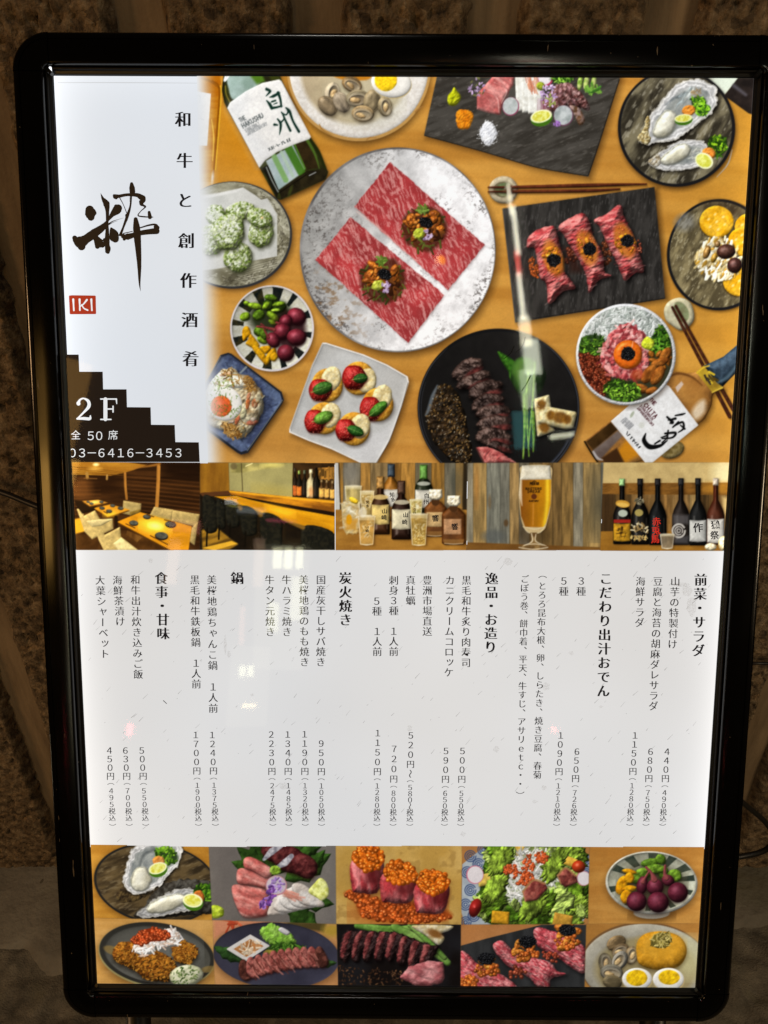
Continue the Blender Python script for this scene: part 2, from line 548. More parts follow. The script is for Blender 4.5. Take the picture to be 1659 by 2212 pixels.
class Painter:
    def __init__(self, DX, DY, step, inv):
        self.DX, self.DY, self.step, self.inv = DX.astype(np.float32), DY.astype(np.float32), step, inv
        self.h, self.w = DX.shape
        self.C = np.full((self.h, self.w, 3), 235.0, np.float32)
        self.ID = np.zeros((self.h, self.w), np.int16)
        self.names = ['none']
        self.cur = 0
        self.clipm = None
        self.rs = np.random.RandomState(3)
        self.at(0, 0, 1659)

    def at(self, x0, y0, wd):
        self.x0, self.y0, self.s = x0, y0, wd / 1659.0
        self.aa = max(self.step / self.s, 1e-3)

    def part(self, name):
        self.names.append(name)
        self.cur = len(self.names) - 1

    def box(self, x0, y0, x1, y1):
        xs = self.x0 + self.s * np.array([x0, x1, x0, x1])
        ys = self.y0 + self.s * np.array([y0, y0, y1, y1])
        j, i = self.inv(xs, ys)
        i0, i1 = int(np.floor(i.min())) - 1, int(np.ceil(i.max())) + 2
        j0, j1 = int(np.floor(j.min())) - 1, int(np.ceil(j.max())) + 2
        i0, j0 = max(i0, 0), max(j0, 0)
        i1, j1 = min(i1, self.h), min(j1, self.w)
        if i1 - i0 < 2 or j1 - j0 < 2:
            return None
        sl = (slice(i0, i1), slice(j0, j1))
        return sl, (self.DX[sl] - self.x0) / self.s, (self.DY[sl] - self.y0) / self.s

    # ---- shapes: (slice, X, Y, signed distance)
    def ell(self, cx, cy, rx, ry, rot=0, wob=0, wf=3.0, seed=0, pad=0):
        R = max(rx, ry) * (1 + wob) + self.aa * 2 + pad
        b = self.box(cx - R, cy - R, cx + R, cy + R)
        if b is None:
            return None
        sl, X, Y = b
        a = RAD(rot)
        dx, dy = X - cx, Y - cy
        u = (dx * math.cos(a) + dy * math.sin(a)) / rx
        v = (-dx * math.sin(a) + dy * math.cos(a)) / ry
        r = np.sqrt(u * u + v * v)
        if wob:
            th = np.arctan2(v, u)
            r = r / (1 + wob * 2 * (fbm(np.cos(th) * wf + 50, np.sin(th) * wf + 50, 3, seed=seed + cx * 0.01) - 0.5))
        return sl, X, Y, (r - 1) * (rx * ry) ** 0.5 * (1.0 if abs(rx - ry) < 0.4 * min(rx, ry) else min(rx, ry) / (rx * ry) ** 0.5)

    def poly(self, pts, smooth=False, rnd=0, pad=0, wob=0, wf=0.05, seed=0):
        P = np.array(pts, float)
        if smooth:
            n = len(P)
            out = []
            for i in range(n):
                a, b, c, d = P[i - 1], P[i], P[(i + 1) % n], P[(i + 2) % n]
                for t in np.linspace(0, 1, 5, endpoint=False):
                    out.append(0.5 * (2 * b + (c - a) * t + (2 * a - 5 * b + 4 * c - d) * t * t + (3 * b - a - 3 * c + d) * t ** 3))
            P = np.array(out)
        m = self.aa * 2 + rnd + pad + wob * 2
        bb = self.box(P[:, 0].min() - m, P[:, 1].min() - m, P[:, 0].max() + m, P[:, 1].max() + m)
        if bb is None:
            return None
        sl, X, Y = bb
        d2 = np.full(X.shape, 1e12, np.float32)
        ins = np.zeros(X.shape, bool)
        for k in range(len(P)):
            ax, ay = P[k]
            bx, by = P[(k + 1) % len(P)]
            ex, ey = bx - ax, by - ay
            L = ex * ex + ey * ey + 1e-9
            t = np.clip(((X - ax) * ex + (Y - ay) * ey) / L, 0, 1)
            qx, qy = X - ax - t * ex, Y - ay - t * ey
            d2 = np.minimum(d2, qx * qx + qy * qy)
            if ay != by:
                c = ((ay > Y) != (by > Y)) & (X < (bx - ax) * (Y - ay) / (by - ay) + ax)
                ins ^= c
        d = np.sqrt(d2)
        d = np.where(ins, -d, d) - rnd
        if wob:
            d = d + wob * 2 * (fbm(X * wf, Y * wf, 3, seed=seed) - 0.5)
        return sl, X, Y, d

    def stroke(self, pts, wd, n=8, pad=0):
        """pts with width(s): a brush stroke"""
        S = np.array(spline(pts, n))
        if np.isscalar(wd):
            wd = [wd] * len(pts)
        W = np.interp(np.linspace(0, len(pts) - 1, len(S)), np.arange(len(pts)), wd) / 2
        m = W.max() + self.aa * 2 + pad
        bb = self.box(S[:, 0].min() - m, S[:, 1].min() - m, S[:, 0].max() + m, S[:, 1].max() + m)
        if bb is None:
            return None
        sl, X, Y = bb
        d = np.full(X.shape, 1e6, np.float32)
        for k in range(len(S) - 1):
            ax, ay = S[k]
            ex, ey = S[k + 1] - S[k]
            L = ex * ex + ey * ey + 1e-9
            t = np.clip(((X - ax) * ex + (Y - ay) * ey) / L, 0, 1)
            q = np.hypot(X - ax - t * ex, Y - ay - t * ey) - (W[k] + (W[k + 1] - W[k]) * t)
            d = np.minimum(d, q)
        return sl, X, Y, d

    # ---- painting
    def put(self, sl, col, a):
        if self.clipm is not None:
            a = a * self.clipm[sl]
        a3 = a[..., None]
        self.C[sl] = self.C[sl] * (1 - a3) + np.asarray(col, np.float32) * a3
        if self.cur:
            idv = self.ID[sl]
            idv[a > 0.5] = self.cur
            self.ID[sl] = idv

    def alpha(self, d, soft=None):
        w = self.aa if soft is None else max(soft, self.aa)
        return np.clip(0.5 - d / w, 0, 1).astype(np.float32)

    def fill(self, sh, col, a=1.0, soft=None):
        if sh is None:
            return
        sl, X, Y, d = sh
        if callable(col):
            col = col(X, Y, d)
        self.put(sl, col, self.alpha(d, soft) * a)

    def shadow(self, sh, dx, dy, blur, a=0.5, col=(40, 20, 5), grow=0):
        """soft cast shadow: the shape must have been made with enough pad"""
        if sh is None:
            return
        sl, X, Y, d = sh
        jj = int(round(dx / self.aa))
        ii = int(round(dy / self.aa))
        pd = max(abs(ii), abs(jj), 1)
        dd = np.pad(d, pd, mode='edge')
        d2 = dd[pd - ii:pd - ii + d.shape[0], pd - jj:pd - jj + d.shape[1]]
        al = np.clip(0.5 - (d2 - grow) / blur, 0, 1) ** 1.4 * min(a * 1.25, 0.85)
        cur, self.cur = self.cur, 0
        self.put(sl, col, al.astype(np.float32))
        self.cur = cur

    def clip(self, sh):
        if sh is None:
            self.clipm = None
            return
        m = np.zeros((self.h, self.w), np.float32)
        m[sh[0]] = self.alpha(sh[3])
        self.clipm = m

    def lump(self, sh, col, col2=None, rw=20, bump=0.0, bs=0.05, tex=None, ts=0.04, k=1.0, amb=0.55, spec=0.0, a=1.0,
             light=(-0.45, -0.55, 0.7), seed=0, soft=None, ang=0, stretch=1.0, shp=30):
        """a rounded body: height from the distance to the edge plus noise, lit from one side"""
        if sh is None:
            return
        sl, X, Y, d = sh
        h = np.sqrt(np.clip(1 - (1 - np.clip(-d / rw, 0, 1)) ** 2, 0, 1)) * rw * k
        ca, sa = math.cos(RAD(ang)), math.sin(RAD(ang))
        U, V = (X * ca + Y * sa) / stretch, -X * sa + Y * ca
        if bump:
            h = h + bump * (fbm(U * bs, V * bs, 4, seed=seed) - 0.5) * 2
        gy, gx = np.gradient(h)
        gy, gx = gy / self.aa, gx / self.aa
        n = 1 / np.sqrt(gx * gx + gy * gy + 1)
        L = np.array(light) / np.linalg.norm(light)
        lam = np.clip((-gx * L[0] - gy * L[1] + L[2]) * n, 0, None)
        c = np.asarray(col, np.float32) * np.ones(X.shape + (1,), np.float32)
        if col2 is not None:
            t = np.clip((fbm(U * ts, V * ts, 4, seed=seed + 5) - 0.5) * 3.2 + 0.5, 0, 1)[..., None] if tex is None else tex(X, Y)[..., None]
            c = c * (1 - t) + np.asarray(col2, np.float32) * t
        c = c * (amb + (1 - amb) * lam / L[2])[..., None]
        q = 1.0 / (2.2 * self.aa)
        am = 0.16 * np.clip((c.max(-1) - c.min(-1)) / 90.0, 0.08, 1)
        c = c * (1 + am * (vnoise(X * q + 3.1 * seed, Y * q) + vnoise(X * q * 0.45, Y * q * 0.45 + 7) - 1.0))[..., None]
        if spec:
            H = L + np.array([0, 0, 1.0])
            H /= np.linalg.norm(H)
            s = np.clip((-gx * H[0] - gy * H[1] + H[2]) * n, 0, 1) ** shp
            c = c + 255 * spec * s[..., None]
        self.put(sl, np.clip(c, 0, 255), self.alpha(d, soft) * a)

    def ball(self, cx, cy, rx, ry=None, rot=0, col=(200, 60, 20), amb=0.45, spec=0.5, wob=0.0, light=(-0.45, -0.55, 0.7), hl=None, a=1.0, shp=28):
        ry = rx if ry is None else ry
        sh = self.ell(cx, cy, rx, ry, rot, wob=wob, seed=cx)
        if sh is None:
            return
        sl, X, Y, d = sh
        r = np.clip(1 + d / (rx * ry) ** 0.5, 0, 1)
        dx, dy = (X - cx), (Y - cy)
        q = np.hypot(dx, dy) + 1e-6
        nx, ny = dx / q * r, dy / q * r
        nz = np.sqrt(np.clip(1 - r * r, 0.0, 1))
        L = np.array(light) / np.linalg.norm(light)
        lam = np.clip(nx * L[0] + ny * L[1] + nz * L[2], 0, 1)
        H = L + np.array([0, 0, 1.0])
        H /= np.linalg.norm(H)
        s = np.clip(nx * H[0] + ny * H[1] + nz * H[2], 0, 1) ** shp
        c = np.asarray(col, np.float32) * (amb + (1.15 - amb) * lam)[..., None] + 255 * spec * s[..., None] * (np.array(hl) / 255 if hl is not None else 1)
        self.put(sl, np.clip(c, 0, 255), self.alpha(d) * a)

    def rand_in(self, sh, n):
        """n random points inside a shape, local coordinates"""
        sl, X, Y, d = sh
        ii, jj = np.where(d < 0)
        if len(ii) == 0:
            return np.zeros((0, 2))
        k = self.rs.randint(0, len(ii), n)
        return np.stack([X[ii[k], jj[k]], Y[ii[k], jj[k]]], 1) + (self.rs.rand(n, 2) - 0.5) * self.aa

    def bits(self, sh, n, cols, l0, l1, w0, w1, ang=None, spread=180, lum=0.15, a=1.0):
        """short strokes (shreds, chives, noodles, crumbs) scattered over a shape"""
        for (x, y) in self.rand_in(sh, n):
            L = self.rs.uniform(l0, l1)
            w = self.rs.uniform(w0, w1)
            t = RAD((ang if ang is not None else 0) + self.rs.uniform(-spread, spread))
            c = np.array(cols[self.rs.randint(len(cols))], float) * self.rs.uniform(1 - lum, 1 + lum)
            ex, ey = math.cos(t) * L / 2, math.sin(t) * L / 2
            bb = self.box(x - abs(ex) - w - self.aa, y - abs(ey) - w - self.aa, x + abs(ex) + w + self.aa, y + abs(ey) + w + self.aa)
            if bb is None:
                continue
            sl, X, Y = bb
            q = np.clip(((X - x) * ex + (Y - y) * ey) / (ex * ex + ey * ey + 1e-9), -1, 1)
            d = np.hypot(X - x - q * ex, Y - y - q * ey) - w / 2
            sd = -((X - x - q * ex) * 0.45 + (Y - y - q * ey) * 0.55) / max(w, self.aa)
            self.put(sl, np.clip(c * (1 + 0.45 * np.clip(sd, -1, 1))[..., None], 0, 255), self.alpha(d) * a)

    def roe(self, sh, n, r, col=(225, 80, 15), jit=0.35, spec=0.7):
        r = max(r * 0.74, self.aa * 0.9)
        for (x, y) in sorted(self.rand_in(sh, int(n * 1.5)).tolist(), key=lambda q: q[1]):
            rr = r * self.rs.uniform(0.8, 1.2)
            c = np.array(col, float) * self.rs.uniform(1 - jit, 1 + jit * 0.4)
            self.ball(x, y, rr, col=c, amb=0.7, spec=spec * self.rs.uniform(0.3, 1), hl=(255, 225, 180), shp=14)

    def clam(self, cx, cy, r, rot, c=(150, 126, 90), open_=True):
        """a half-open clam: ribbed shell, pale inside, a bit of flesh"""
        ca, sa = math.cos(RAD(rot)), math.sin(RAD(rot))
        e = self.ell(cx, cy, r, r * 0.72, rot, wob=0.04, pad=r * 0.6)
        self.shadow(e, r * 0.06, r * 0.16, r * 0.5, 0.5, (50, 38, 22))
        self.lump(e, c, np.array(c) * 0.7, rw=r * 0.5, k=0.7, bump=r * 0.03, bs=2.5 / r, ts=2.0 / r, spec=0.12, amb=0.5, ang=rot, stretch=3)
        for k in (0.55, 0.75, 0.92):
            q = [(cx + ca * r * k * math.cos(t) - sa * r * 0.72 * k * math.sin(t), cy + sa * r * k * math.cos(t) + ca * r * 0.72 * k * math.sin(t)) for t in np.linspace(-2.8, -0.3, 6)]
            self.fill(self.stroke(q, r * 0.05), np.array(c) * (0.66 if k < 0.9 else 1.35), 0.5)
        if open_:
            ox, oy = cx - sa * -r * 0.12, cy + ca * r * 0.12
            self.fill(self.ell(ox, oy, r * 0.82, r * 0.5, rot), (200, 184, 156), 0.6, soft=r * 0.16)
            self.lump(self.ell(ox, oy + r * 0.03, r * 0.72, r * 0.42, rot), (160, 144, 116), (128, 112, 88), rw=r * 0.3, k=-0.6, amb=0.55, ts=1.5 / r)
            self.lump(self.ell(ox - ca * r * 0.18, oy + r * 0.06, r * 0.46, r * 0.26, rot + 16, wob=0.2, wf=1.6, seed=cx), (190, 152, 100), (206, 176, 124), rw=r * 0.2, bump=r * 0.05, bs=3 / r, amb=0.5, spec=0.1)

    def oyster(self, outline, flesh, seed=0, dark=0.0):
        """an opened oyster: frilly layered shell, grey pearly hollow, cream body"""
        sh = self.poly(outline, smooth=True, wob=16, wf=0.035, seed=seed, pad=60)
        sl, X, Y, d = sh
        sc = max(np.ptp(np.array(outline)[:, 0]), np.ptp(np.array(outline)[:, 1])) / 800.0
        self.shadow(sh, 16 * sc, 30 * sc, 70 * sc, 0.7, (18, 14, 10))
        lay = fbm(X * 0.012 / sc, Y * 0.012 / sc, 3, seed=seed + 2)
        ring = 0.5 + 0.5 * np.sin((d / sc) * 0.16 + lay * 9)
        col = np.array((232, 230, 228), np.float32) * (0.80 + 0.20 * ring - dark * 0.4)[..., None]
        n = fbm(X * 0.03 / sc, Y * 0.03 / sc, 4, 0.6, seed=seed + 4)[..., None]
        col = col * (0.80 + 0.36 * n)
        edge = np.clip(1 + d / (26 * sc), 0, 1)[..., None]
        col = col * (1 - edge * 0.35) + np.array((150, 138, 110)) * edge * 0.35 * (0.5 + n)
        self.put(sl, np.clip(col, 0, 250), self.alpha(d))
        # hollow
        inner = np.clip((-d / sc - 62) / 34, 0, 1)
        m = fbm(X * 0.016 / sc, Y * 0.016 / sc, 4, 0.6, seed=seed + 6)[..., None]
        hol = np.array((176, 178, 168)) * (1 - m) + np.array((96, 104, 106)) * m
        self.put(sl, hol, (inner * 0.8 * self.alpha(d)).astype(np.float32))
        f = self.poly(flesh, smooth=True, wob=7, wf=0.03, seed=seed + 1, pad=20)
        self.shadow(f, 6 * sc, 10 * sc, 30 * sc, 0.5, (60, 62, 56))
        sl, X, Y, d = f
        self.lump(f, (196, 190, 164), (220, 216, 196), rw=90 * sc, k=0.55, bump=5 * sc, bs=0.012 / sc, amb=0.6, spec=0.16, shp=18, ts=0.01 / sc, seed=seed)
        fr = np.exp(-((d / sc + 10) / 9) ** 2) * fbm(X * 0.05 / sc, Y * 0.05 / sc, 3, seed=seed + 8)
        self.put(sl, np.array((110, 112, 104)), np.clip(fr * 0.9, 0, 0.7).astype(np.float32) * (d < 0))

    def greens(self, sh, n, l=26, w=12, base=((60, 105, 25), (95, 150, 40), (35, 70, 18), (140, 190, 60))):
        self.fill(sh, (30, 55, 15), 0.85, soft=l * 0.4)
        self.bits(sh, n, base, l * 0.5, l, w * 0.5, w, lum=0.25)

    def caviar(self, sh, n=60, r=9):
        self.fill(sh, (18, 18, 20), soft=r)
        for (x, y) in self.rand_in(sh, int(n * 1.6)):
            g = self.rs.randint(12, 46)
            self.ball(x, y, max(r * 0.62, self.aa * 0.7), col=(g, g, g + 3), spec=0.3, amb=0.4, shp=12)


def noise_mix(c1, c2, sx, sy=None, k=2.5, seed=0, ang=0, c3=None, oct_=4):
    """colour function: two (or three) tones mixed by noise"""
    sy = sx if sy is None else sy
    ca, sa = math.cos(RAD(ang)), math.sin(RAD(ang))

    def f(X, Y, d):
        U, V = X * ca + Y * sa, -X * sa + Y * ca
        t = np.clip((fbm(U * sx, V * sy, oct_, seed=seed) - 0.5) * k + 0.5, 0, 1)[..., None]
        c = np.asarray(c1, np.float32) * (1 - t) + np.asarray(c2, np.float32) * t
        if c3 is not None:
            q = np.clip((fbm(U * sx * 3.1, V * sy * 3.1, 3, seed=seed + 9) - 0.62) * 9, 0, 1)[..., None]
            c = c * (1 - q * 0.6) + np.asarray(c3, np.float32) * q * 0.6
        return c
    return f


def wood_bg(p, sh, c1=(196, 134, 60), c2=(176, 113, 45), seed=1, ang=3):
    p.fill(sh, noise_mix(c1, c2, 0.0035, 0.03, 2.4, seed, ang))


def beef_tex(p, ang, seed, dens=1.0, w=0.016):
    """marbled raw beef: wavy pale veins over red"""
    ca, sa = math.cos(RAD(ang)), math.sin(RAD(ang))

    def f(X, Y, d):
        U, V = X * ca + Y * sa, -X * sa + Y * ca
        wx = fbm(U * w * 0.5, V * w * 0.5, 3, seed=seed) * 2.4
        v = fbm(U * w * 1.3 + wx * 1.5, V * w * 5.5 + wx * 2.2, 4, 0.65, seed=seed + 1)
        fat = np.clip((v - 0.45) * 5.0 * dens, 0, 1)[..., None]
        t = fbm(U * w * 0.35, V * w * 0.35, 3, seed=seed + 2)[..., None]
        red = np.array((184, 58, 60), np.float32) * (0.78 + 0.42 * t)
        return red * (1 - fat * 0.62) + np.array((236, 184, 176), np.float32) * fat * 0.62
    return f


def stone_plate(p, cx, cy, rx, ry, rot=0, seed=0, rim=(32, 31, 33), c1=(128, 116, 88), c2=(62, 54, 42), c3=(190, 184, 168), rw=12, ang=-60):
    sh = p.ell(cx, cy, rx, ry, rot, wob=0.02, wf=0.9, seed=seed, pad=70)
    p.shadow(sh, 18, 26, 90, 0.6)
    p.fill(sh, rim)
    i2 = p.ell(cx - 2, cy - 2, rx - rw, ry - rw, rot, wob=0.02, wf=0.9, seed=seed)
    p.fill(i2, noise_mix(c1, c2, 0.004, 0.012, 3.4, seed + 3, ang, c3=c3, oct_=5), soft=5)
    return i2


def lime(p, cx, cy, r, rot, flat=0.62, skin=(70, 120, 20)):
    p.fill(p.ell(cx + 4, cy + r * 0.22, r, r * (flat + 0.12), rot), skin)
    p.fill(p.ell(cx, cy, r, r * flat, rot), (240, 240, 190))
    p.fill(p.ell(cx, cy, r * 0.84, r * flat * 0.80, rot), noise_mix((212, 205, 60), (232, 232, 130), 0.06, k=3))


def egg_half(p, cx, cy, rx, ry, rot, yx, yy, yr, yolk=(226, 186, 20), yry=None):
    s = p.ell(cx, cy, rx, ry, rot, pad=14)
    p.fill(p.ell(cx + 3, cy + 8, rx + 2, ry + 2, rot), (190, 165, 110))
    p.lump(s, (226, 221, 212), rw=rx * 0.35, k=0.35, amb=0.6)
    p.lump(p.ell(yx, yy, yr, yry or yr, rot, wob=0.03), yolk, np.array(yolk) * 1.12, rw=yr * 0.4, bump=3, bs=0.05, ts=0.05, k=0.2)


def uni(p, cx, cy, r, n, seed, col=(214, 126, 30), col2=(170, 84, 16)):
    rs = np.random.RandomState(seed)
    for k in range(n):
        a = rs.rand() * 6.28
        q = r * rs.rand() ** 0.5
        x, y = cx + math.cos(a) * q, cy + math.sin(a) * q
        p.lump(p.ell(x, y, r * rs.uniform(0.34, 0.5), r * rs.uniform(0.2, 0.3), rs.uniform(0, 180), wob=0.06), np.array(col) * rs.uniform(0.8, 1.12), col2,
               rw=r * 0.2, bump=4, bs=0.08, ts=0.05, spec=0.18, amb=0.4, seed=k)


def paint_header(p):
    # ---- table top
    p.at(0, 0, 1659)
    p.part('printed_table')
    sh = p.poly([(700, 270), (3100, 270), (3100, 1858), (700, 1858)])
    p.fill(sh, noise_mix((214, 152, 62), (194, 130, 46), 0.0012, 0.016, 2.6, 1, 2))
    sl, X, Y, d = sh
    # the table is lit warmer at the top left and by the right edge of the picture
    t = np.exp(-((X - 1000) / 260) ** 2 - ((Y - 520) / 230) ** 2)[..., None]
    p.C[sl] = p.C[sl] * (1 - t * 0.75) + np.array((218, 136, 12), np.float32) * t * 0.75
    t = np.clip((X - 2550) / 480, 0, 1)[..., None] * 0.55
    p.C[sl] = p.C[sl] * (1 - t) + np.array((214, 152, 40), np.float32) * t
    t = np.clip((Y - 1500) / 400, 0, 1)[..., None] * 0.35
    p.C[sl] = p.C[sl] * (1 - t) + np.array((198, 140, 72), np.float32) * t

    # ---- amber bottle, half faded
    p.at(760, 290, 600)
    p.part('printed_bottle')
    p.fill(p.poly([(0, -40), (330, -40), (345, 170), (310, 700), (265, 1210), (0, 1210)]), noise_mix((205, 130, 20), (188, 100, 4), 0.004, 0.02, seed=4))
    p.fill(p.stroke([(250, 90), (325, 190), (300, 620), (255, 1180)], [14, 22, 20, 16]), (150, 78, 4), 0.9)
    p.fill(p.stroke([(338, 150), (345, 230), (318, 640), (282, 1080)], [12, 10, 10, 8]), (250, 200, 40), 0.85)
    p.fill(p.stroke([(240, 520), (262, 720), (250, 980)], [8, 14, 6]), (255, 206, 60), 0.8)
    p.fill(p.stroke([(120, 60), (230, 100), (320, 170)], [30, 26, 10]), (110, 60, 10), 0.5, soft=20)
    p.fill(p.poly([(20, 200), (232, 236), (190, 812), (0, 800)]), (236, 236, 236), 0.92)
    for st, w in (([(70, 260), (110, 262), (105, 330), (60, 385)], 9), ([(66, 265), (70, 390)], 8), ([(40, 460), (80, 425)], 8), ([(20, 480), (90, 500), (150, 525)], 9)):
        p.fill(p.stroke(st, w), (150, 152, 158), 0.8)
    p.fill(p.ell(250, 1165, 14, 60, 5), (245, 238, 225), 0.8, soft=20)

    # ---- green bottle with a white label
    p.part('printed_bottle')
    body = p.poly([(385, -30), (355, 190), (380, 330), (415, 400), (770, 1050), (960, 1400), (1010, 1405), (1500, 1180), (1525, 1100), (1330, 720), (1010, 90), (960, -40)], pad=70, rnd=4)
    p.shadow(body, 22, 30, 90, 0.6)
    p.fill(body, noise_mix((44, 42, 20), (58, 62, 22), 0.006, 0.012))
    p.fill(p.poly([(430, 20), (720, -30), (780, 110), (600, 230), (480, 300), (430, 190)], smooth=True), noise_mix((186, 205, 200), (140, 165, 150), 0.006), soft=16)
    p.fill(p.poly([(620, -20), (780, -20), (830, 100), (740, 130)]), (86, 130, 30), soft=30)
    p.fill(p.poly([(850, -20), (960, -20), (1010, 95), (900, 90)]), (64, 70, 18), soft=30)
    p.fill(p.stroke([(372, 120), (368, 230), (410, 370)], [22, 18, 14]), (40, 34, 14))
    p.fill(p.stroke([(392, 150), (400, 240), (440, 330)], 10), (150, 130, 40))
    p.fill(p.stroke([(415, -20), (385, 90), (440, 20)], [20, 26, 20]), (235, 235, 232))
    # lower glass
    p.fill(p.poly([(840, 980), (1140, 800), (1270, 1070), (1230, 1120), (980, 1300)]), noise_mix((178, 190, 192), (150, 170, 168), 0.005, ang=60), soft=14)
    for q, c, w in (([(930, 930), (1060, 1190)], (120, 165, 90), 60), ([(1010, 880), (1140, 1150)], (170, 192, 168), 34), ([(1090, 840), (1230, 1100)], (62, 118, 22), 90), ([(1160, 800), (1275, 1060)], (92, 158, 40), 18)):
        p.fill(p.stroke(q, w), c, 0.9, soft=16)
    p.fill(p.poly([(1170, 800), (1290, 740), (1440, 1050), (1290, 1080)]), noise_mix((40, 30, 14), (62, 46, 22), 0.01), soft=14)
    p.fill(p.stroke([(1300, 750), (1380, 900), (1430, 1060)], [40, 26, 10]), (80, 112, 34), soft=14)
    p.fill(p.stroke([(1330, 740), (1420, 880), (1495, 1060)], [34, 40, 30]), (40, 46, 14), soft=14)
    p.fill(p.poly([(800, 1060), (860, 1020), (985, 1310), (960, 1390)]), (30, 28, 18))
    p.fill(p.stroke([(845, 1050), (905, 1190), (975, 1320)], 12), (196, 205, 200), 0.7)
    p.fill(p.poly([(985, 1305), (1290, 1090), (1500, 1070), (1515, 1130), (1480, 1190), (1010, 1400)]), noise_mix((34, 28, 16), (52, 44, 24), 0.012), soft=10)
    p.fill(p.stroke([(990, 1330), (1200, 1190), (1290, 1130)], 10), (20, 16, 10))
    p.fill(p.stroke([(1320, 1140), (1390, 1105)], 10), (200, 205, 210), 0.8)
    p.fill(p.ell(1110, 1310, 16, 60, 20), (70, 78, 26), 0.8, soft=20)
    lab = p.poly([(416, 395), (445, 335), (620, 210), (800, 120), (985, 82), (1010, 100), (1335, 715), (1320, 735), (1150, 795), (960, 880), (830, 970), (768, 1050)], rnd=3)
    p.lump(lab, (228, 224, 220), (236, 232, 226), rw=60, k=0.10, amb=0.5)
    p.fill(p.poly([(416, 395), (445, 335), (620, 210), (640, 260), (600, 500), (900, 900), (768, 1050)]), (205, 208, 212), 0.35, soft=160)
    G = (22, 58, 46)
    for st, w in (([(848, 186), (885, 210), (842, 262)], [34, 30, 8]), ([(880, 275), (925, 262), (985, 228)], [8, 34, 26]), ([(975, 225), (1000, 300), (1010, 378)], [34, 26, 22]),
                  ([(848, 312), (880, 350), (905, 395)], [12, 34, 36]), ([(905, 395), (950, 388), (1015, 372)], [30, 26, 18]), ([(905, 325), (945, 312)], [20, 20]), ([(925, 352), (962, 338)], [8, 14]),
                  ([(935, 578), (968, 582)], [30, 16]), ([(968, 515), (1000, 560), (1002, 620), (990, 690)], [16, 30, 26, 6]), ([(1000, 560), (1040, 510), (1010, 440)], [18, 14, 10]),
                  ([(1030, 470), (1060, 540), (1110, 645)], [18, 24, 28]), ([(1010, 440), (1060, 470), (1085, 440)], [10, 16, 14]), ([(1062, 392), (1100, 430), (1140, 540), (1205, 655)], [16, 32, 24, 30]), ([(1085, 440), (1075, 400)], 18)):
        p.fill(p.stroke(st, w), G)
    c_, s_ = math.cos(RAD(-28.5)), math.sin(RAD(-28.5))

    def text_rows(x, y, n, h, wd, gap, col, a=1.0, ang=-28.5, seed=0):
        rs = np.random.RandomState(seed)
        ca, sa = math.cos(RAD(ang)), math.sin(RAD(ang))
        for k in range(n):
            bx, by = x + ca * k * gap, y + sa * k * gap
            for q in range(2 + rs.randint(2)):
                o1, o2 = rs.uniform(0, wd), rs.uniform(0, wd)
                h1, h2 = rs.choice([0, h * 0.5, h], 2)
                p.fill(p.stroke([(bx + ca * o1 - sa * h1, by + sa * o1 + ca * h1), (bx + ca * o2 - sa * (h - h1), by + sa * o2 + ca * (h - h1))], h * 0.16 + 2, n=2), col, a)
    p.text_rows = text_rows
    for word, x, y, h, gap, col in (('THE', 538, 512, 46, 26, (110, 115, 115)), ('HAKUSHU', 566, 572, 52, 38, (95, 102, 102)),
                                    ('SINGLEMALT', 604, 632, 34, 18, (150, 152, 152)), ('JAPANESEWHISKY', 624, 668, 34, 18, (160, 162, 162))):
        latin(p, word, x, y, h, gap, -28.5, col)
    text_rows(862, 840, 9, 30, 26, 30, (70, 76, 76), 0.9, -25, 5)

    # ---- clam soup
    p.at(1140, 290, 600)
    p.part('printed_plate')
    pl = p.ell(815, -60, 800, 820, pad=100, wob=0.006, wf=2)
    p.shadow(pl, 10, 34, 110, 0.5)
    p.fill(pl, (196, 148, 78))
    p.lump(p.ell(815, -66, 772, 790, wob=0.006, wf=2), (214, 206, 196), (226, 220, 212), rw=60, k=0.2, amb=0.6)
    p.fill(p.stroke([(380, 575), (420, 640), (520, 700)], [10, 16, 4]), (176, 122, 50))
    p.fill(p.stroke([(905, 745), (940, 720), (1010, 725)], [10, 12, 4]), (172, 120, 60))
    p.fill(p.stroke([(1440, 440), (1480, 400), (1540, 370)], [14, 16, 4]), (170, 118, 56))
    p.fill(p.ell(770, -20, 600, 590), noise_mix((196, 178, 140), (182, 162, 128), 0.004), soft=60)
    p.fill(p.ell(880, 300, 440, 300), (196, 190, 160), 0.45, soft=160)
    p.fill(p.poly([(540, 20), (930, 20), (900, 85), (640, 80)], smooth=True), (200, 124, 24), soft=20)
    for (cx, cy, r, rot, c, op) in ((740, 130, 115, 25, (150, 116, 70), True), (520, 230, 120, 100, (196, 178, 146), True), (470, 370, 125, 48, (150, 128, 96), False), (625, 330, 120, 62, (180, 160, 132), False),
                                     (800, 285, 130, -8, (150, 134, 102), True), (960, 320, 130, 100, (156, 136, 100), False), (860, 455, 125, 5, (180, 150, 104), True), (1105, 380, 110, 80, (180, 158, 116), True)):
        p.clam(cx, cy, r, rot, c, op)
    egg_half(p, 1175, 115, 222, 165, 8, 1115, 85, 125)

    # ---- slate with sashimi
    p.at(1680, 290, 820)
    p.part('printed_slate')
    sl_ = p.poly([(150, -10), (1620, 20), (1440, 600), (1360, 840), (1100, 795), (880, 750), (520, 640), (36, 510)], rnd=4, pad=90)
    p.shadow(sl_, 22, 24, 90, 0.55)
    p.fill(sl_, noise_mix((62, 57, 50), (82, 77, 70), 0.006, 0.03, 3.0, 12, -20, c3=(104, 98, 90)))
    p.fill(p.stroke([(40, 512), (520, 644), (900, 758), (1110, 800), (1358, 838)], 7), (30, 27, 24), 0.9)
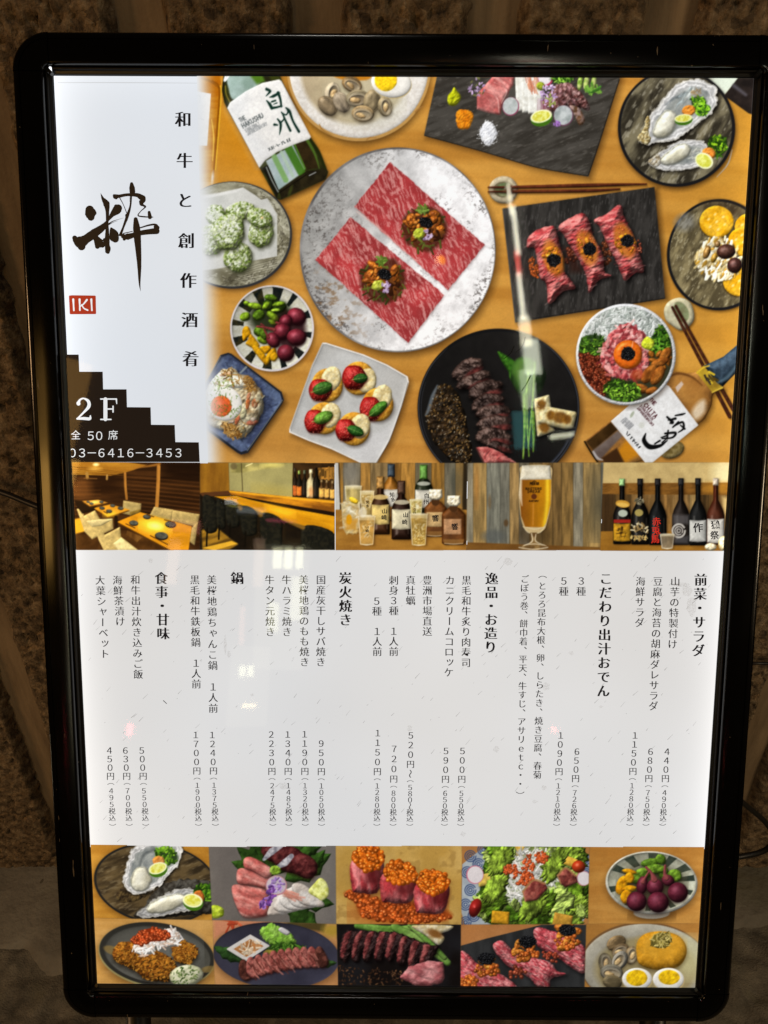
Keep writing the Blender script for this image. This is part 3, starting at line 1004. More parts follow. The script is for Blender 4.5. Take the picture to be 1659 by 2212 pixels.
    p.fill(p.stroke([(1612, 60), (1440, 600), (1362, 832)], 8), (34, 30, 27), 0.9)
    p.lump(p.poly([(225, 190), (255, 155), (275, 120), (300, 150), (332, 200), (300, 260), (255, 272), (225, 250)], smooth=True), (190, 192, 24), (160, 164, 10), rw=34, bump=8, bs=0.06, amb=0.5)
    p.lump(p.poly([(300, 315), (390, 305), (432, 340), (420, 400), (390, 455), (305, 445)], smooth=True, wob=6, wf=0.1), (226, 122, 14), (240, 146, 26), rw=24, bump=7, bs=0.08, amb=0.6)
    p.lump(p.poly([(480, 480), (530, 400), (580, 405), (625, 490), (590, 570), (550, 595), (505, 560)], smooth=True, wob=10, wf=0.12), (236, 234, 234), (210, 210, 214), rw=30, bump=8, bs=0.09, amb=0.7)
    p.bits(p.ell(550, 495, 92, 110), 70, ((235, 235, 236),), 3, 8, 3, 6)
    # red and white fish
    p.lump(p.poly([(460, 180), (500, 130), (600, 20), (770, 20), (750, 110), (690, 200), (645, 345), (560, 330), (460, 300)]), (188, 92, 88), (226, 150, 142), rw=26, bump=10, bs=0.02, amb=0.55, ts=0.02, ang=35, stretch=3)
    for q in ([(520, 150), (620, 200), (640, 330)], [(600, 80), (700, 140), (660, 250)], [(660, 40), (740, 90)]):
        p.fill(p.stroke(q, [4, 8, 4][:len(q)]), (236, 190, 180), 0.75, soft=8)
        p.fill(p.stroke([(x + 14, y + 8) for x, y in q], 6), (140, 50, 50), 0.5, soft=10)
    p.bits(p.ell(470, 120, 70, 90, 20), 30, ((160, 130, 170), (190, 160, 200), (110, 110, 60)), 10, 26, 8, 14)
    for k in range(4):
        x = 775 + k * 48
        p.lump(p.poly([(x, 30), (x + 62, 30), (x + 64, 300 + k * 12), (x + 10, 310 + k * 10)], smooth=False, rnd=6), (206, 202, 190), (226, 224, 216), rw=20, k=0.6, amb=0.6)
    p.bits(p.poly([(840, 30), (960, 30), (950, 160), (860, 150)]), 26, ((196, 112, 82), (212, 140, 104)), 30, 70, 8, 14, ang=78, spread=15, a=0.7)
    p.fill(p.ell(734, 276, 68, 76, 10), (150, 70, 96))
    p.fill(p.ell(732, 272, 62, 70, 10), noise_mix((196, 198, 196), (170, 176, 172), 0.03))
    p.fill(p.ell(1015, 50, 62, 60), (190, 60, 96))
    p.fill(p.ell(1010, 44, 54, 54), (222, 214, 216))
    p.lump(p.ell(975, 110, 34, 34, wob=0.1), (150, 160, 40), rw=20, bump=8, bs=0.08)
    for k in range(7):
        x, y = 1010 + k * 48, 250 - 110 * math.sin(k / 6 * 2.4)
        p.lump(p.ell(x, y + 40, 40, 115, 24 - k * 10), (140, 96, 98) if k % 2 else (166, 128, 124), (96, 52, 48), rw=24, bump=10, bs=0.04, spec=0.16, amb=0.4, seed=k)
    p.lump(p.poly([(1210, 270), (1290, 290), (1335, 390), (1290, 430), (1250, 350)], smooth=True), (170, 140, 132), (110, 76, 50), rw=24, bump=6)
    p.fill(p.poly([(950, 205), (1010, 225), (1030, 320), (950, 330)]), noise_mix((206, 190, 190), (120, 40, 60), 0.05, 0.005))
    p.bits(p.ell(1045, 190, 70, 90), 60, ((176, 140, 190), (206, 178, 214), (150, 160, 80)), 8, 22, 8, 16)
    p.greens(p.ell(1150, 55, 90, 26), 50, 34, 14)
    for x in (1295, 1345, 1405):
        p.lump(p.ell(x, 85, 22, 60, 8), (196, 206, 120), (120, 160, 50), rw=18)
    p.bits(p.ell(1400, 140, 60, 24), 20, ((70, 130, 40), (120, 170, 60)), 30, 60, 14, 22)
    p.fill(p.ell(1160, 350, 80, 84), (120, 74, 96))
    p.fill(p.ell(1158, 346, 74, 78), noise_mix((186, 190, 190), (150, 158, 156), 0.03))
    p.fill(p.ell(1158, 346, 30, 30), (206, 210, 208), 0.6, soft=20)
    lime(p, 980, 355, 88, -14, 0.58)
    p.bits(p.ell(1110, 415, 30, 20), 12, ((160, 110, 190),), 8, 18, 8, 14)

    # ---- oyster plate
    p.at(2440, 300, 600)
    p.part('printed_plate')
    p.fill(p.poly([(1050, 20), (1425, 30), (1260, 230), (1180, 190)]), (205, 214, 196), soft=8)
    st = stone_plate(p, 733, 590, 650, 655, seed=2, c1=(132, 122, 94), c2=(58, 52, 40), c3=(176, 168, 146), rw=34, ang=-58)
    p.cur = 0
    p.fill(p.poly([(1425, 20), (1660, 20), (1640, 460), (1530, 425), (1260, 230)]), noise_mix((34, 28, 26), (52, 42, 38), 0.01), soft=10)
    p.fill(p.stroke([(1370, 120), (1500, 220)], [40, 30]), (96, 92, 100), 0.8, soft=30)
    p.cur = len(p.names) - 1
    # the upper oyster
    p.oyster([(300, 690), (330, 740), (420, 775), (520, 740), (640, 745), (760, 700), (900, 600), (1020, 500), (1120, 430), (1190, 300), (1170, 230), (1190, 150), (1150, 110), (1080, 90), (1000, 45), (850, 60), (740, 100), (650, 190), (580, 270), (520, 360), (470, 400), (420, 470), (390, 560), (370, 640)],
             [(470, 640), (490, 560), (540, 470), (620, 390), (700, 400), (740, 470), (720, 570), (660, 660), (570, 700), (500, 690)], 1)
    p.lump(p.poly([(300, 690), (330, 740), (420, 770), (450, 700), (430, 640), (440, 480), (400, 460), (370, 600)], smooth=True, wob=14, wf=0.05), (160, 134, 76), (216, 202, 156), rw=20, bump=16, bs=0.05, ts=0.05)
    p.fill(p.stroke([(620, 330), (700, 260), (770, 240), (840, 190)], [10, 26, 22, 8]), (74, 86, 92), 0.6, soft=26)
    p.bits(p.ell(840, 240, 130, 60, -40), 40, ((186, 200, 202), (140, 152, 152), (206, 210, 204)), 30, 80, 10, 18, ang=-50, spread=26, a=0.45)
    p.bits(p.ell(960, 190, 60, 50, -40), 20, ((150, 120, 80), (176, 148, 104)), 20, 50, 10, 18, a=0.5)
    p.fill(p.ell(545, 590, 40, 60, 20), (238, 236, 222), 0.7, soft=50)
    p.greens(p.poly([(900, 280), (960, 240), (1050, 260), (1060, 330), (1110, 370), (1060, 440), (980, 450), (920, 380)], smooth=True), 80, 44, 22, ((80, 140, 20), (130, 190, 30), (40, 90, 15), (150, 200, 60)))
    p.lump(p.ell(870, 395, 76, 60, -10, wob=0.08), (226, 132, 36), (244, 160, 66), rw=26, bump=8, bs=0.05)
    lime(p, 810, 480, 98, -6, 0.46)
    # the lower oyster
    p.oyster([(418, 955), (500, 890), (590, 830), (720, 740), (870, 715), (1010, 730), (1080, 790), (1040, 960), (900, 1040), (640, 1060), (520, 1035), (440, 1000)],
             [(550, 940), (640, 850), (760, 770), (850, 765), (890, 830), (830, 920), (700, 985), (600, 995)], 5, 0.1)
    p.lump(p.poly([(425, 958), (540, 880), (560, 980), (500, 1020)], smooth=True, wob=12, wf=0.05), (150, 132, 100), (206, 200, 186), rw=18, bump=12, bs=0.05)
    p.bits(p.ell(960, 880, 70, 90, 30), 20, ((206, 204, 190), (170, 168, 150)), 30, 60, 10, 16, ang=-40, spread=30, a=0.5)
    p.greens(p.poly([(1080, 740), (1150, 670), (1280, 700), (1290, 820), (1200, 910), (1130, 880)], smooth=True), 70, 46, 24, ((80, 130, 20), (150, 200, 30), (40, 80, 15), (60, 110, 20)))
    p.lump(p.ell(1090, 870, 74, 66, 10, wob=0.08), (222, 122, 30), (240, 150, 56), rw=26, bump=8, bs=0.05)
    p.fill(p.ell(1040, 950, 104, 84, 30), (236, 238, 190))
    p.fill(p.ell(1036, 950, 88, 68, 30), noise_mix((206, 206, 60), (232, 234, 130), 0.04))
    p.fill(p.stroke([(1180, 1130), (1300, 990), (1350, 830)], [6, 14, 6]), (170, 172, 180), 0.8)

    # ---- green fried balls
    p.at(780, 700, 500)
    p.part('printed_plate')
    pl = p.ell(500, 800, 790, 712, wob=0.01, wf=1, pad=90)
    p.shadow(pl, 22, 30, 110, 0.5)
    p.fill(pl, (58, 58, 60))
    p.fill(p.ell(492, 788, 768, 690, wob=0.01, wf=1), noise_mix((168, 164, 140), (118, 112, 88), 0.004, 0.01, 3, 6, c3=(196, 192, 172)), soft=8)
    p.clip(p.ell(492, 788, 760, 684))
    for k in range(260):
        a = p.rs.uniform(-60, 100)
        r = p.rs.uniform(0.82, 0.99)
        x, y = 492 + 768 * r * math.cos(RAD(a)), 788 + 690 * r * math.sin(RAD(a))
        t = a + 90 + p.rs.uniform(-40, 40)
        L = p.rs.uniform(14, 40)
        p.fill(p.stroke([(x, y), (x + L * math.cos(RAD(t)), y + L * math.sin(RAD(t)))], p.rs.uniform(4, 9), n=2), (66, 60, 46) if p.rs.rand() < 0.6 else (206, 200, 178), 0.8)
    for k in range(7):
        p.fill(p.stroke([(480 - k * 20, 1330 + 20 * k), (800, 1190 + k * 30), (1080 + k * 15, 1120 + 26 * k)], 7), (60, 54, 40), 0.6)
    p.clip(None)
    p.fill(p.poly([(-100, 340), (640, 168), (800, 270), (880, 330), (960, 310), (1090, 520), (1090, 1080), (760, 1140), (330, 1240), (-100, 1290)]), noise_mix((214, 212, 206), (194, 194, 188), 0.003))
    p.fill(p.poly([(0, 290), (640, 172), (560, 230), (200, 300)]), (228, 226, 222), 0.7, soft=20)
    for (cx, cy, rx, ry, rot, w) in ((880, 760, 170, 215, 8, 0.2), (600, 480, 200, 120, -10, 0.25), (860, 570, 180, 130, 20, 0.15), (270, 530, 140, 130, 0, 0.45), (220, 860, 180, 210, 0, 0.5), (570, 1090, 200, 200, 20, 0.3), (450, 760, 215, 240, 10, 0.75)):
        e = p.ell(cx, cy, rx, ry, rot, wob=0.12, wf=2.2, seed=cx, pad=60)
        p.shadow(e, 14, 30, 70, 0.6, (60, 62, 40))
        p.lump(e, (130, 148, 72), (198, 204, 158), rw=min(rx, ry) * 0.8, k=0.6, bump=20, bs=0.03, amb=0.42, ts=0.03, seed=int(cx))
        p.bits(p.ell(cx, cy, rx * 0.93, ry * 0.93, rot), 110, ((88, 118, 30), (118, 144, 50), (70, 96, 24)), 10, 30, 8, 18, a=0.6)
        p.bits(p.ell(cx - rx * 0.12, cy - ry * 0.15, rx * 0.8, ry * 0.8, rot), int(210 * w), ((226, 228, 214), (206, 212, 186)), 12, 34, 12, 24, a=0.75)
    p.ball(890, 568, 18, 14, 0, (240, 196, 130), spec=0.4, amb=0.8)

    # ---- bowl of pickles
    p.at(900, 1120, 380)
    p.part('printed_bowl')
    bw = p.ell(822, 845, 732, 752, pad=110)
    p.shadow(bw, 26, 40, 120, 0.45)
    p.fill(bw, (216, 208, 210))
    inn = p.ell(820, 840, 700, 722)
    p.lump(inn, (206, 204, 190), (196, 192, 170), rw=260, k=-0.25, amb=0.6)
    p.clip(inn)
    for a, wd, L in ((-112, 12, 0.62), (-81, 13, 0.6), (-54, 7, 0.66), (-20, 9, 0.78), (10, 7, 0.78), (42, 10, 0.72), (72, 7, 0.72), (97, 11, 0.7), (127, 10, 0.72), (160, 11, 0.66), (188, 7, 0.7), (219, 10, 0.66)):
        q = []
        for r, w in ((0.99, 1.0), (L, 0.55)):
            for s in (-1, 1) if r > 0.9 else (1, -1):
                q.append((820 + 712 * r * math.cos(RAD(a + s * wd * 0.62 * (w if r > 0.9 else 0.8))), 840 + 730 * r * math.sin(RAD(a + s * wd * 0.62 * (w if r > 0.9 else 0.8)))))
        p.fill(p.poly(q, wob=5, wf=0.03), noise_mix((38, 40, 36) if -100 < a < 90 else (58, 52, 28), (20, 28, 28), 0.02))
    p.clip(None)
    p.fill(p.ell(800, 640, 380, 300), (34, 42, 18), 0.9, soft=140)
    G = ((140, 178, 30), (96, 136, 24), (160, 196, 50), (60, 92, 20))
    for (cx, cy, rx, ry, rot, k) in ((900, 480, 180, 110, -10, 3), (760, 430, 90, 120, 10, 3), (800, 310, 110, 60, 10, 1), (940, 420, 110, 40, -12, 0), (380, 410, 60, 40, 20, 0), (530, 460, 130, 58, 14, 0), (350, 640, 90, 75, -20, 0), (590, 610, 110, 90, -30, 1),
                                     (840, 640, 130, 66, 40, 0), (720, 450, 50, 80, 40, 0), (610, 900, 110, 100, 20, 1), (650, 1050, 100, 60, 30, 0), (680, 960, 60, 90, -20, 1), (830, 740, 80, 40, 30, 0), (880, 530, 80, 30, -8, 2)):
        e = p.ell(cx, cy, rx, ry, rot, wob=0.1, wf=1.6, seed=cx, pad=30)
        p.shadow(e, 8, 14, 40, 0.5, (15, 20, 5))
        p.lump(e, G[k], np.array(G[k]) * 0.72, rw=min(rx, ry) * 0.8, bump=7, bs=0.02, amb=0.35, spec=0.1, ts=0.02, seed=int(cx))
    for q in ([(300, 900), (350, 810), (420, 830), (455, 950), (390, 1010), (318, 1065)], [(420, 980), (460, 950), (560, 1070), (600, 1150), (520, 1200), (365, 1120), (400, 1050)],
              [(470, 1170), (560, 1150), (700, 1300), (740, 1460), (690, 1470), (540, 1290)], [(620, 1170), (780, 1150), (800, 1220), (720, 1290), (650, 1240)], [(700, 1420), (740, 1290), (860, 1180), (900, 1270), (830, 1320), (750, 1470)],
              [(790, 1320), (870, 1260), (930, 1330), (870, 1420), (800, 1400)]):
        e = p.poly(q, smooth=True, pad=30)
        p.shadow(e, 8, 14, 36, 0.4, (50, 25, 0))
        p.lump(e, (226, 164, 14), (206, 140, 8), rw=44, bump=9, bs=0.02, amb=0.5, ts=0.015, spec=0.06)
    p.fill(p.ell(1130, 880, 280, 340), (44, 12, 16), 0.85, soft=120)
    for (cx, cy, rx, ry, rot) in ((1250, 640, 170, 150, 30), (1060, 720, 110, 120, 40), (1000, 900, 150, 150, 20), (840, 1050, 110, 140, -30), (1250, 1000, 170, 145, 0), (1060, 1275, 150, 145, 0)):
        e = p.ell(cx, cy, rx, ry, rot, wob=0.02, pad=40)
        p.shadow(e, 14, 20, 60, 0.6, (25, 5, 8))
        p.lump(e, (128, 38, 50), (112, 28, 42), rw=min(rx, ry) * 0.98, k=1.0, amb=0.34, spec=0.22, shp=16, ts=0.01)
    for q, w in (([(565, 815), (700, 830), (860, 870)], [40, 40, 60]), ([(680, 860), (730, 950), (760, 1000)], [26, 40, 60]), ([(630, 770), (680, 800)], 30), ([(900, 745), (950, 760)], 40)):
        p.lump(p.stroke(q, w), (150, 62, 58), (130, 44, 48), rw=18, amb=0.5)

    # ---- blue plate with potato salad and egg
    p.at(800, 1380, 360)
    p.part('printed_plate')
    pl = p.poly([(385, 190), (520, 150), (580, 170), (1500, 870), (1540, 1010), (1500, 1090), (880, 1980), (760, 2015), (690, 1980), (-60, 1420), (100, 720)], rnd=8, pad=160)
    p.shadow(pl, 50, 60, 150, 0.55)
    p.fill(pl, (38, 42, 52))
    p.lump(p.poly([(400, 215), (520, 178), (570, 195), (1470, 890), (1505, 1010), (1470, 1080), (860, 1935), (760, 1965), (700, 1935), (-60, 1370), (120, 720)], rnd=4), (64, 74, 106), (96, 112, 146), rw=90, k=-0.3, bump=8, bs=0.02, ts=0.006, amb=0.6)
    p.bits(p.poly([(400, 240), (540, 200), (1450, 900), (1470, 1040), (860, 1900), (740, 1920)]), 160, ((48, 58, 96), (110, 124, 150), (40, 46, 66), (84, 96, 140)), 30, 90, 14, 40, ang=30, spread=60, a=0.35)
    p.fill(p.stroke([(1508, 1020), (1460, 1110), (870, 1950)], 8), (196, 200, 190), 0.8)
    p.fill(p.stroke([(380, 210), (250, 440), (110, 720)], 8), (180, 178, 165), 0.7)
    p.fill(p.stroke([(850, 410), (740, 520)], [40, 30]), (150, 160, 160), 0.8)
    pile = p.poly([(240, 640), (380, 480), (580, 420), (740, 540), (900, 560), (1080, 760), (1160, 900), (1180, 1140), (1060, 1420), (960, 1560), (760, 1720), (600, 1660), (400, 1580), (200, 1480), (80, 1200), (90, 900)], smooth=True, wob=30, wf=0.012, pad=60)
    p.shadow(pile, 20, 30, 80, 0.6, (15, 15, 20))
    p.lump(pile, (206, 194, 160), (150, 120, 80), rw=130, bump=34, bs=0.012, amb=0.42, ts=0.01, spec=0.05)
    p.lump(p.poly([(120, 900), (240, 620), (420, 500), (640, 560), (860, 640), (840, 780), (400, 820), (160, 1000)], smooth=True, wob=20, wf=0.02), (226, 220, 196), (240, 236, 222), rw=80, bump=16, bs=0.02, amb=0.55)
    for (cx, cy, rx, ry, rot, c) in ((470, 540, 110, 40, -10, (228, 176, 130)), (880, 1080, 40, 110, 8, (210, 106, 50)), (1010, 1080, 60, 90, 0, (190, 112, 70)), (690, 1380, 40, 90, 20, (206, 100, 60)), (960, 1430, 110, 50, -10, (180, 96, 70)), (900, 940, 36, 70, 20, (206, 130, 90)),
                                     (1080, 960, 60, 110, 10, (190, 176, 140)), (800, 1260, 60, 110, 10, (214, 206, 160)), (760, 1560, 90, 70, 0, (176, 160, 116)), (580, 1400, 60, 50, 0, (226, 200, 180)), (980, 1370, 50, 40, 0, (206, 190, 170))):
        p.lump(p.ell(cx, cy, rx, ry, rot, wob=0.08), c, np.array(c) * 0.8, rw=min(rx, ry) * 0.7, bump=8, bs=0.03, amb=0.5, a=0.9)
    brown = ((150, 104, 44), (176, 126, 56), (110, 70, 26), (196, 150, 80))
    p.bits(p.poly([(860, 560), (960, 600), (1020, 820), (900, 860), (820, 700)]), 60, brown, 40, 110, 12, 24)
    p.bits(p.poly([(400, 1440), (640, 1480), (760, 1680), (600, 1720), (420, 1600)]), 90, brown, 40, 110, 14, 26)
    p.bits(p.poly([(360, 480), (600, 420), (860, 640), (700, 720), (580, 740)]), 26, brown, 50, 120, 12, 22)
    p.bits(pile, 60, brown + ((196, 188, 150),), 30, 90, 12, 26, a=0.6)
    egg_half(p, 455, 1080, 310, 330, -50, 390, 1130, 195, (222, 92, 36))
    p.ball(400, 1130, 130, 120, 20, (226, 96, 60), spec=0.15, amb=0.8, a=0.5)
    p.bits(p.ell(455, 1080, 290, 310, -50), 90, ((70, 110, 20), (96, 130, 30)), 14, 34, 8, 14)
    p.bits(p.ell(440, 680, 200, 140), 40, ((96, 130, 30), (130, 150, 60)), 14, 40, 8, 14)

    # ---- the big silver plate with two slabs of beef
    p.at(1180, 580, 820)
    p.part('printed_plate')
    pl = p.ell(832, 848, 792, 828, pad=110, wob=0.004, wf=1)
    p.shadow(pl, 22, 34, 100, 0.55)
    p.fill(pl, noise_mix((150, 148, 148), (96, 92, 92), 0.005))
    inn = p.ell(836, 850, 780, 816, wob=0.004, wf=1)
    sl, X, Y, d = inn
    lit = np.clip((X - 100) / 1100 + (Y - 400) / 4200, 0, 1)[..., None]
    n1 = fbm(X * 0.012, Y * 0.012, 5, 0.6, seed=21)[..., None]
    c = np.array((150, 149, 146)) * (1 - lit) + np.array((238, 235, 235)) * lit
    c = c * (0.84 + 0.32 * n1)
    edge = np.clip((d + 150) / 150, 0, 1)[..., None]
    pit = np.clip((fbm(X * 0.05, Y * 0.06, 4, 0.7, seed=23)[..., None] - 0.56 + edge * 0.05) * 10, 0, 1)
    zone = np.clip(fbm(X * 0.006, Y * 0.006, 2, seed=24)[..., None] * 2.6 - 1.25 + edge * 0.5, 0, 1)
    c = c * (1 - pit * zone * 0.62) + np.array((70, 62, 58)) * pit * zone * 0.62
    ru = np.clip((fbm(X * 0.02, Y * 0.03, 4, seed=25)[..., None] - 0.57) * 9, 0, 1) * np.clip((700 - X) / 400, 0, 1)[..., None] * np.clip((Y - 950) / 200, 0, 1)[..., None]
    c = c * (1 - ru * 0.6) + np.array((130, 92, 54)) * ru * 0.6
    p.put(sl, np.clip(c, 0, 245), p.alpha(d, 6))
    A = p.poly([(770, 138), (1535, 810), (1238, 1175), (478, 500)], pad=30, wob=7, wf=0.03)
    B = p.poly([(450, 585), (1212, 1215), (915, 1600), (165, 930)], pad=30, wob=7, wf=0.03)
    for S, sd in ((A, 31), (B, 37)):
        p.shadow(S, 4, 10, 26, 0.35, (90, 60, 60))
        p.fill(S, beef_tex(p, 62, sd))
    p.fill(p.stroke([(500, 540), (640, 640), (800, 780), (1000, 960)], [12, 20, 14, 4]), (238, 200, 190), 0.5, soft=14)
    for (cx, cy, sd) in ((1050, 670, 4), (715, 1090, 9)):
        p.fill(p.ell(cx, cy + 6, 185, 180, wob=0.12, wf=2, seed=sd), (70, 34, 16), 0.75, soft=30)
        p.bits(p.ell(cx - 10, cy + 20, 180, 175), 60, ((60, 66, 24), (96, 104, 36), (90, 46, 20)), 30, 70, 10, 20)
        uni(p, cx - 5, cy - 10, 130, 15, sd, (196, 108, 30), (140, 66, 20))
        uni(p, cx - 60, cy - 60, 60, 6, sd + 1, (222, 138, 46), (190, 96, 26))
        p.bits(p.ell(cx + 70, cy + 70, 60, 50), 20, ((60, 28, 14), (110, 60, 24)), 30, 60, 16, 30)
        p.caviar(p.ell(cx + 10, cy - 42, 56, 42, 20, wob=0.08), 60, 9)
        p.lump(p.ell(cx - 45, cy + 45, 52, 40, -30, wob=0.15), (176, 186, 50), (206, 212, 90), rw=20, bump=10, bs=0.07, amb=0.6)
        p.bits(p.ell(cx + 20, cy + 60, 36, 40), 16, ((170, 140, 186), (206, 184, 214)), 12, 26, 10, 18)
        p.bits(p.ell(cx - 20, cy - 150, 40, 30), 14, ((96, 130, 40), (120, 150, 60)), 24, 44, 12, 18)
    p.fill(p.ell(1190, 930, 26, 38, -20), (250, 130, 60), soft=18)

    # ---- white plate with strawberry tarts
    p.at(1140, 1360, 520)
    p.part('printed_plate')
    q = [(480, 40), (520, 40), (1000, 190), (1300, 320), (1560, 470), (1575, 540), (1480, 860), (1330, 1280), (1150, 1590), (980, 1570), (600, 1390), (300, 1280), (60, 1175), (62, 1130), (200, 740), (350, 320)]
    pl = p.poly(q, rnd=6, pad=120)
    p.shadow(pl, 30, 40, 120, 0.5)
    p.fill(pl, (232, 228, 224))
    p.lump(p.poly([(800 + (x - 800) * 0.985, 800 + (y - 800) * 0.985) for x, y in q]), (184, 182, 178), (196, 195, 192), rw=70, k=-0.2, amb=0.6, ts=0.003)
    p.fill(p.stroke([(1150, 1590), (1330, 1285), (1480, 870), (1570, 545)], 8), (60, 54, 46), 0.7)
    p.fill(p.stroke([(480, 45), (350, 325), (205, 735), (64, 1130)], 6), (90, 84, 78), 0.6)
    p.fill(p.poly([(700, 1420), (1100, 1210), (1380, 1090), (1300, 1260), (1150, 1560), (1000, 1555)]), (206, 204, 204), 0.7, soft=70)
    tarts = ((540, 580, 200, 215, (445, 640, 150, 150, 25), (480, 615, 140, 78, -20), (590, 500)), (940, 490, 205, 215, (880, 480, 160, 165, 20), (965, 490, 100, 62, -8), (1040, 520)),
             (1185, 825, 200, 215, (1090, 880, 145, 165, 30), (1190, 880, 150, 66, -38), (1240, 730)), (500, 1000, 200, 205, (380, 1040, 140, 160, 10), (490, 990, 140, 76, -22), (580, 960)),
             (880, 1135, 205, 215, (775, 1150, 140, 150, 30), (900, 1160, 120, 64, 22), (960, 1100)))
    for i, (cx, cy, rx, ry, (sx_, sy_, sw, sh_, sr), (lx, ly, lw, lh, lr), (fx, fy)) in enumerate(tarts):
        e = p.ell(cx, cy, rx, ry, pad=50)
        p.shadow(e, 16, 26, 60, 0.55, (70, 60, 55))
        p.lump(e, (206, 138, 36), (226, 166, 54), rw=70, bump=5, bs=0.03, amb=0.5, k=0.6)
        p.lump(p.ell(fx, fy, 125, 160, 15, wob=0.09, wf=1.6, seed=i * 7), (216, 192, 130), (232, 216, 166), rw=60, bump=7, bs=0.012, amb=0.55, spec=0.08, k=0.7)
        s = p.poly([(sx_ + math.cos(RAD(t)) * sw * (1.05 if t % 120 == 0 else 0.95), sy_ + math.sin(RAD(t)) * sh_ * (1.0 if t % 90 else 0.94)) for t in range(0, 360, 30)], smooth=True, pad=30)
        p.shadow(s, 12, 16, 40, 0.5, (70, 20, 5))
        p.lump(s, (190, 32, 26), (160, 20, 18), rw=sw * 0.85, k=0.8, bump=6, bs=0.07, amb=0.35, spec=0.25, shp=12, ts=0.01)
        p.bits(s, 60, ((226, 110, 90), (236, 140, 110)), 6, 14, 5, 8, a=0.65)
        lf = p.ell(lx, ly, lw * 0.92, lh, lr, pad=40, wob=0.03)
        p.shadow(lf, 10, 16, 30, 0.5, (60, 10, 5))
        gcol = ((64, 120, 36), (44, 104, 30), (74, 140, 34), (104, 160, 44), (44, 108, 30))[i]
        p.lump(lf, gcol, np.array(gcol) * 0.75, rw=lh * 0.8, bump=7, bs=0.025, amb=0.45, spec=0.12, ts=0.02, shp=10)
        ca, sa = math.cos(RAD(lr)), math.sin(RAD(lr))
        p.fill(p.stroke([(lx - ca * lw * 1.1, ly - sa * lw * 1.1), (lx + ca * lw * 0.8, ly + sa * lw * 0.8)], [12, 4]), (150, 196, 90), 0.7)
        for t in (-0.4, 0, 0.4):
            for s2 in (-1, 1):
                bx, by = lx + ca * lw * t, ly + sa * lw * t
                p.fill(p.stroke([(bx, by), (bx + ca * 30 - sa * s2 * lh * 0.75, by + sa * 30 + ca * s2 * lh * 0.75)], [5, 2], n=2), np.array(gcol) * 0.6, 0.6)


GLYPH = {'A': ['0,1 .5,0 1,1', '.2,.65 .8,.65'], 'B': ['0,0 0,1 .7,1 .95,.75 .7,.5 0,.5', '.7,.5 .9,.25 .65,0 0,0'], 'C': ['1,.15 .5,0 0,.5 .5,1 1,.85'], 'D': ['0,0 0,1 .5,1 1,.5 .5,0 0,0'],
         'E': ['1,0 0,0 0,1 1,1', '0,.5 .8,.5'], 'F': ['1,0 0,0 0,1', '0,.5 .8,.5'], 'G': ['1,.15 .5,0 0,.5 .5,1 1,.85 1,.55 .6,.55'], 'H': ['0,0 0,1', '1,0 1,1', '0,.5 1,.5'], 'I': ['.5,0 .5,1'],
         'J': ['.8,0 .8,.8 .5,1 .1,.85'], 'K': ['0,0 0,1', '1,0 0,.55', '.3,.4 1,1'], 'L': ['0,0 0,1 1,1'], 'M': ['0,1 .1,0 .5,.8 .9,0 1,1'], 'N': ['0,1 0,0 1,1 1,0'], 'O': ['.5,0 0,.5 .5,1 1,.5 .5,0'],
         'P': ['0,1 0,0 .7,0 .95,.27 .7,.55 0,.55'], 'R': ['0,1 0,0 .7,0 .95,.27 .7,.55 0,.55', '.5,.55 1,1'], 'S': ['1,.1 .5,0 .05,.25 .95,.7 .5,1 0,.9'], 'T': ['0,0 1,0', '.5,0 .5,1'],
         'U': ['0,0 0,.75 .5,1 1,.75 1,0'], 'V': ['0,0 .5,1 1,0'], 'W': ['0,0 .25,1 .5,.3 .75,1 1,0'], 'X': ['0,0 1,1', '1,0 0,1'], 'Y': ['0,0 .5,.5 1,0', '.5,.5 .5,1'], 'Z': ['0,0 1,0 0,1 1,1']}


def latin(p, word, x, y, h, gap, ang, col, a=1.0, wt=0.14):
    """a word in plain stroke capitals, running along the direction ang"""
    ca, sa = math.cos(RAD(ang)), math.sin(RAD(ang))
    w = gap * 0.68
    for k, ch in enumerate(word):
        for pl in GLYPH.get(ch, ()):
            pts = []
            for q in pl.split():
                u, v = [float(z) for z in q.split(',')]
                lx, ly = k * gap + u * w, v * h
                pts.append((x + ca * lx - sa * ly, y + sa * lx + ca * ly))
            for i in range(len(pts) - 1):
                p.fill(p.stroke([pts[i], pts[i + 1]], h * wt + 2, n=2), col, a)


def kanji_blot(p, cx, cy, r, col, seed, n=6, w=0.16, a=1.0):
    """brush-written character too small to read: a handful of strokes"""
    rs = np.random.RandomState(seed)
    for k in range(n):
        if k % 2:
            y = cy + r * rs.uniform(-0.8, 0.8)
            q = [(cx - r * rs.uniform(0.3, 0.9), y + r * 0.1), (cx + r * rs.uniform(0.3, 0.9), y - r * 0.1)]
        else:
            x = cx + r * rs.uniform(-0.7, 0.7)
            q = [(x + r * 0.1, cy - r * rs.uniform(0.2, 0.9)), (x - r * rs.uniform(0, 0.3), cy + r * rs.uniform(0.2, 0.9))]
        p.fill(p.stroke(q, [r * w * 1.5, r * w * 0.8], n=3), col, a)


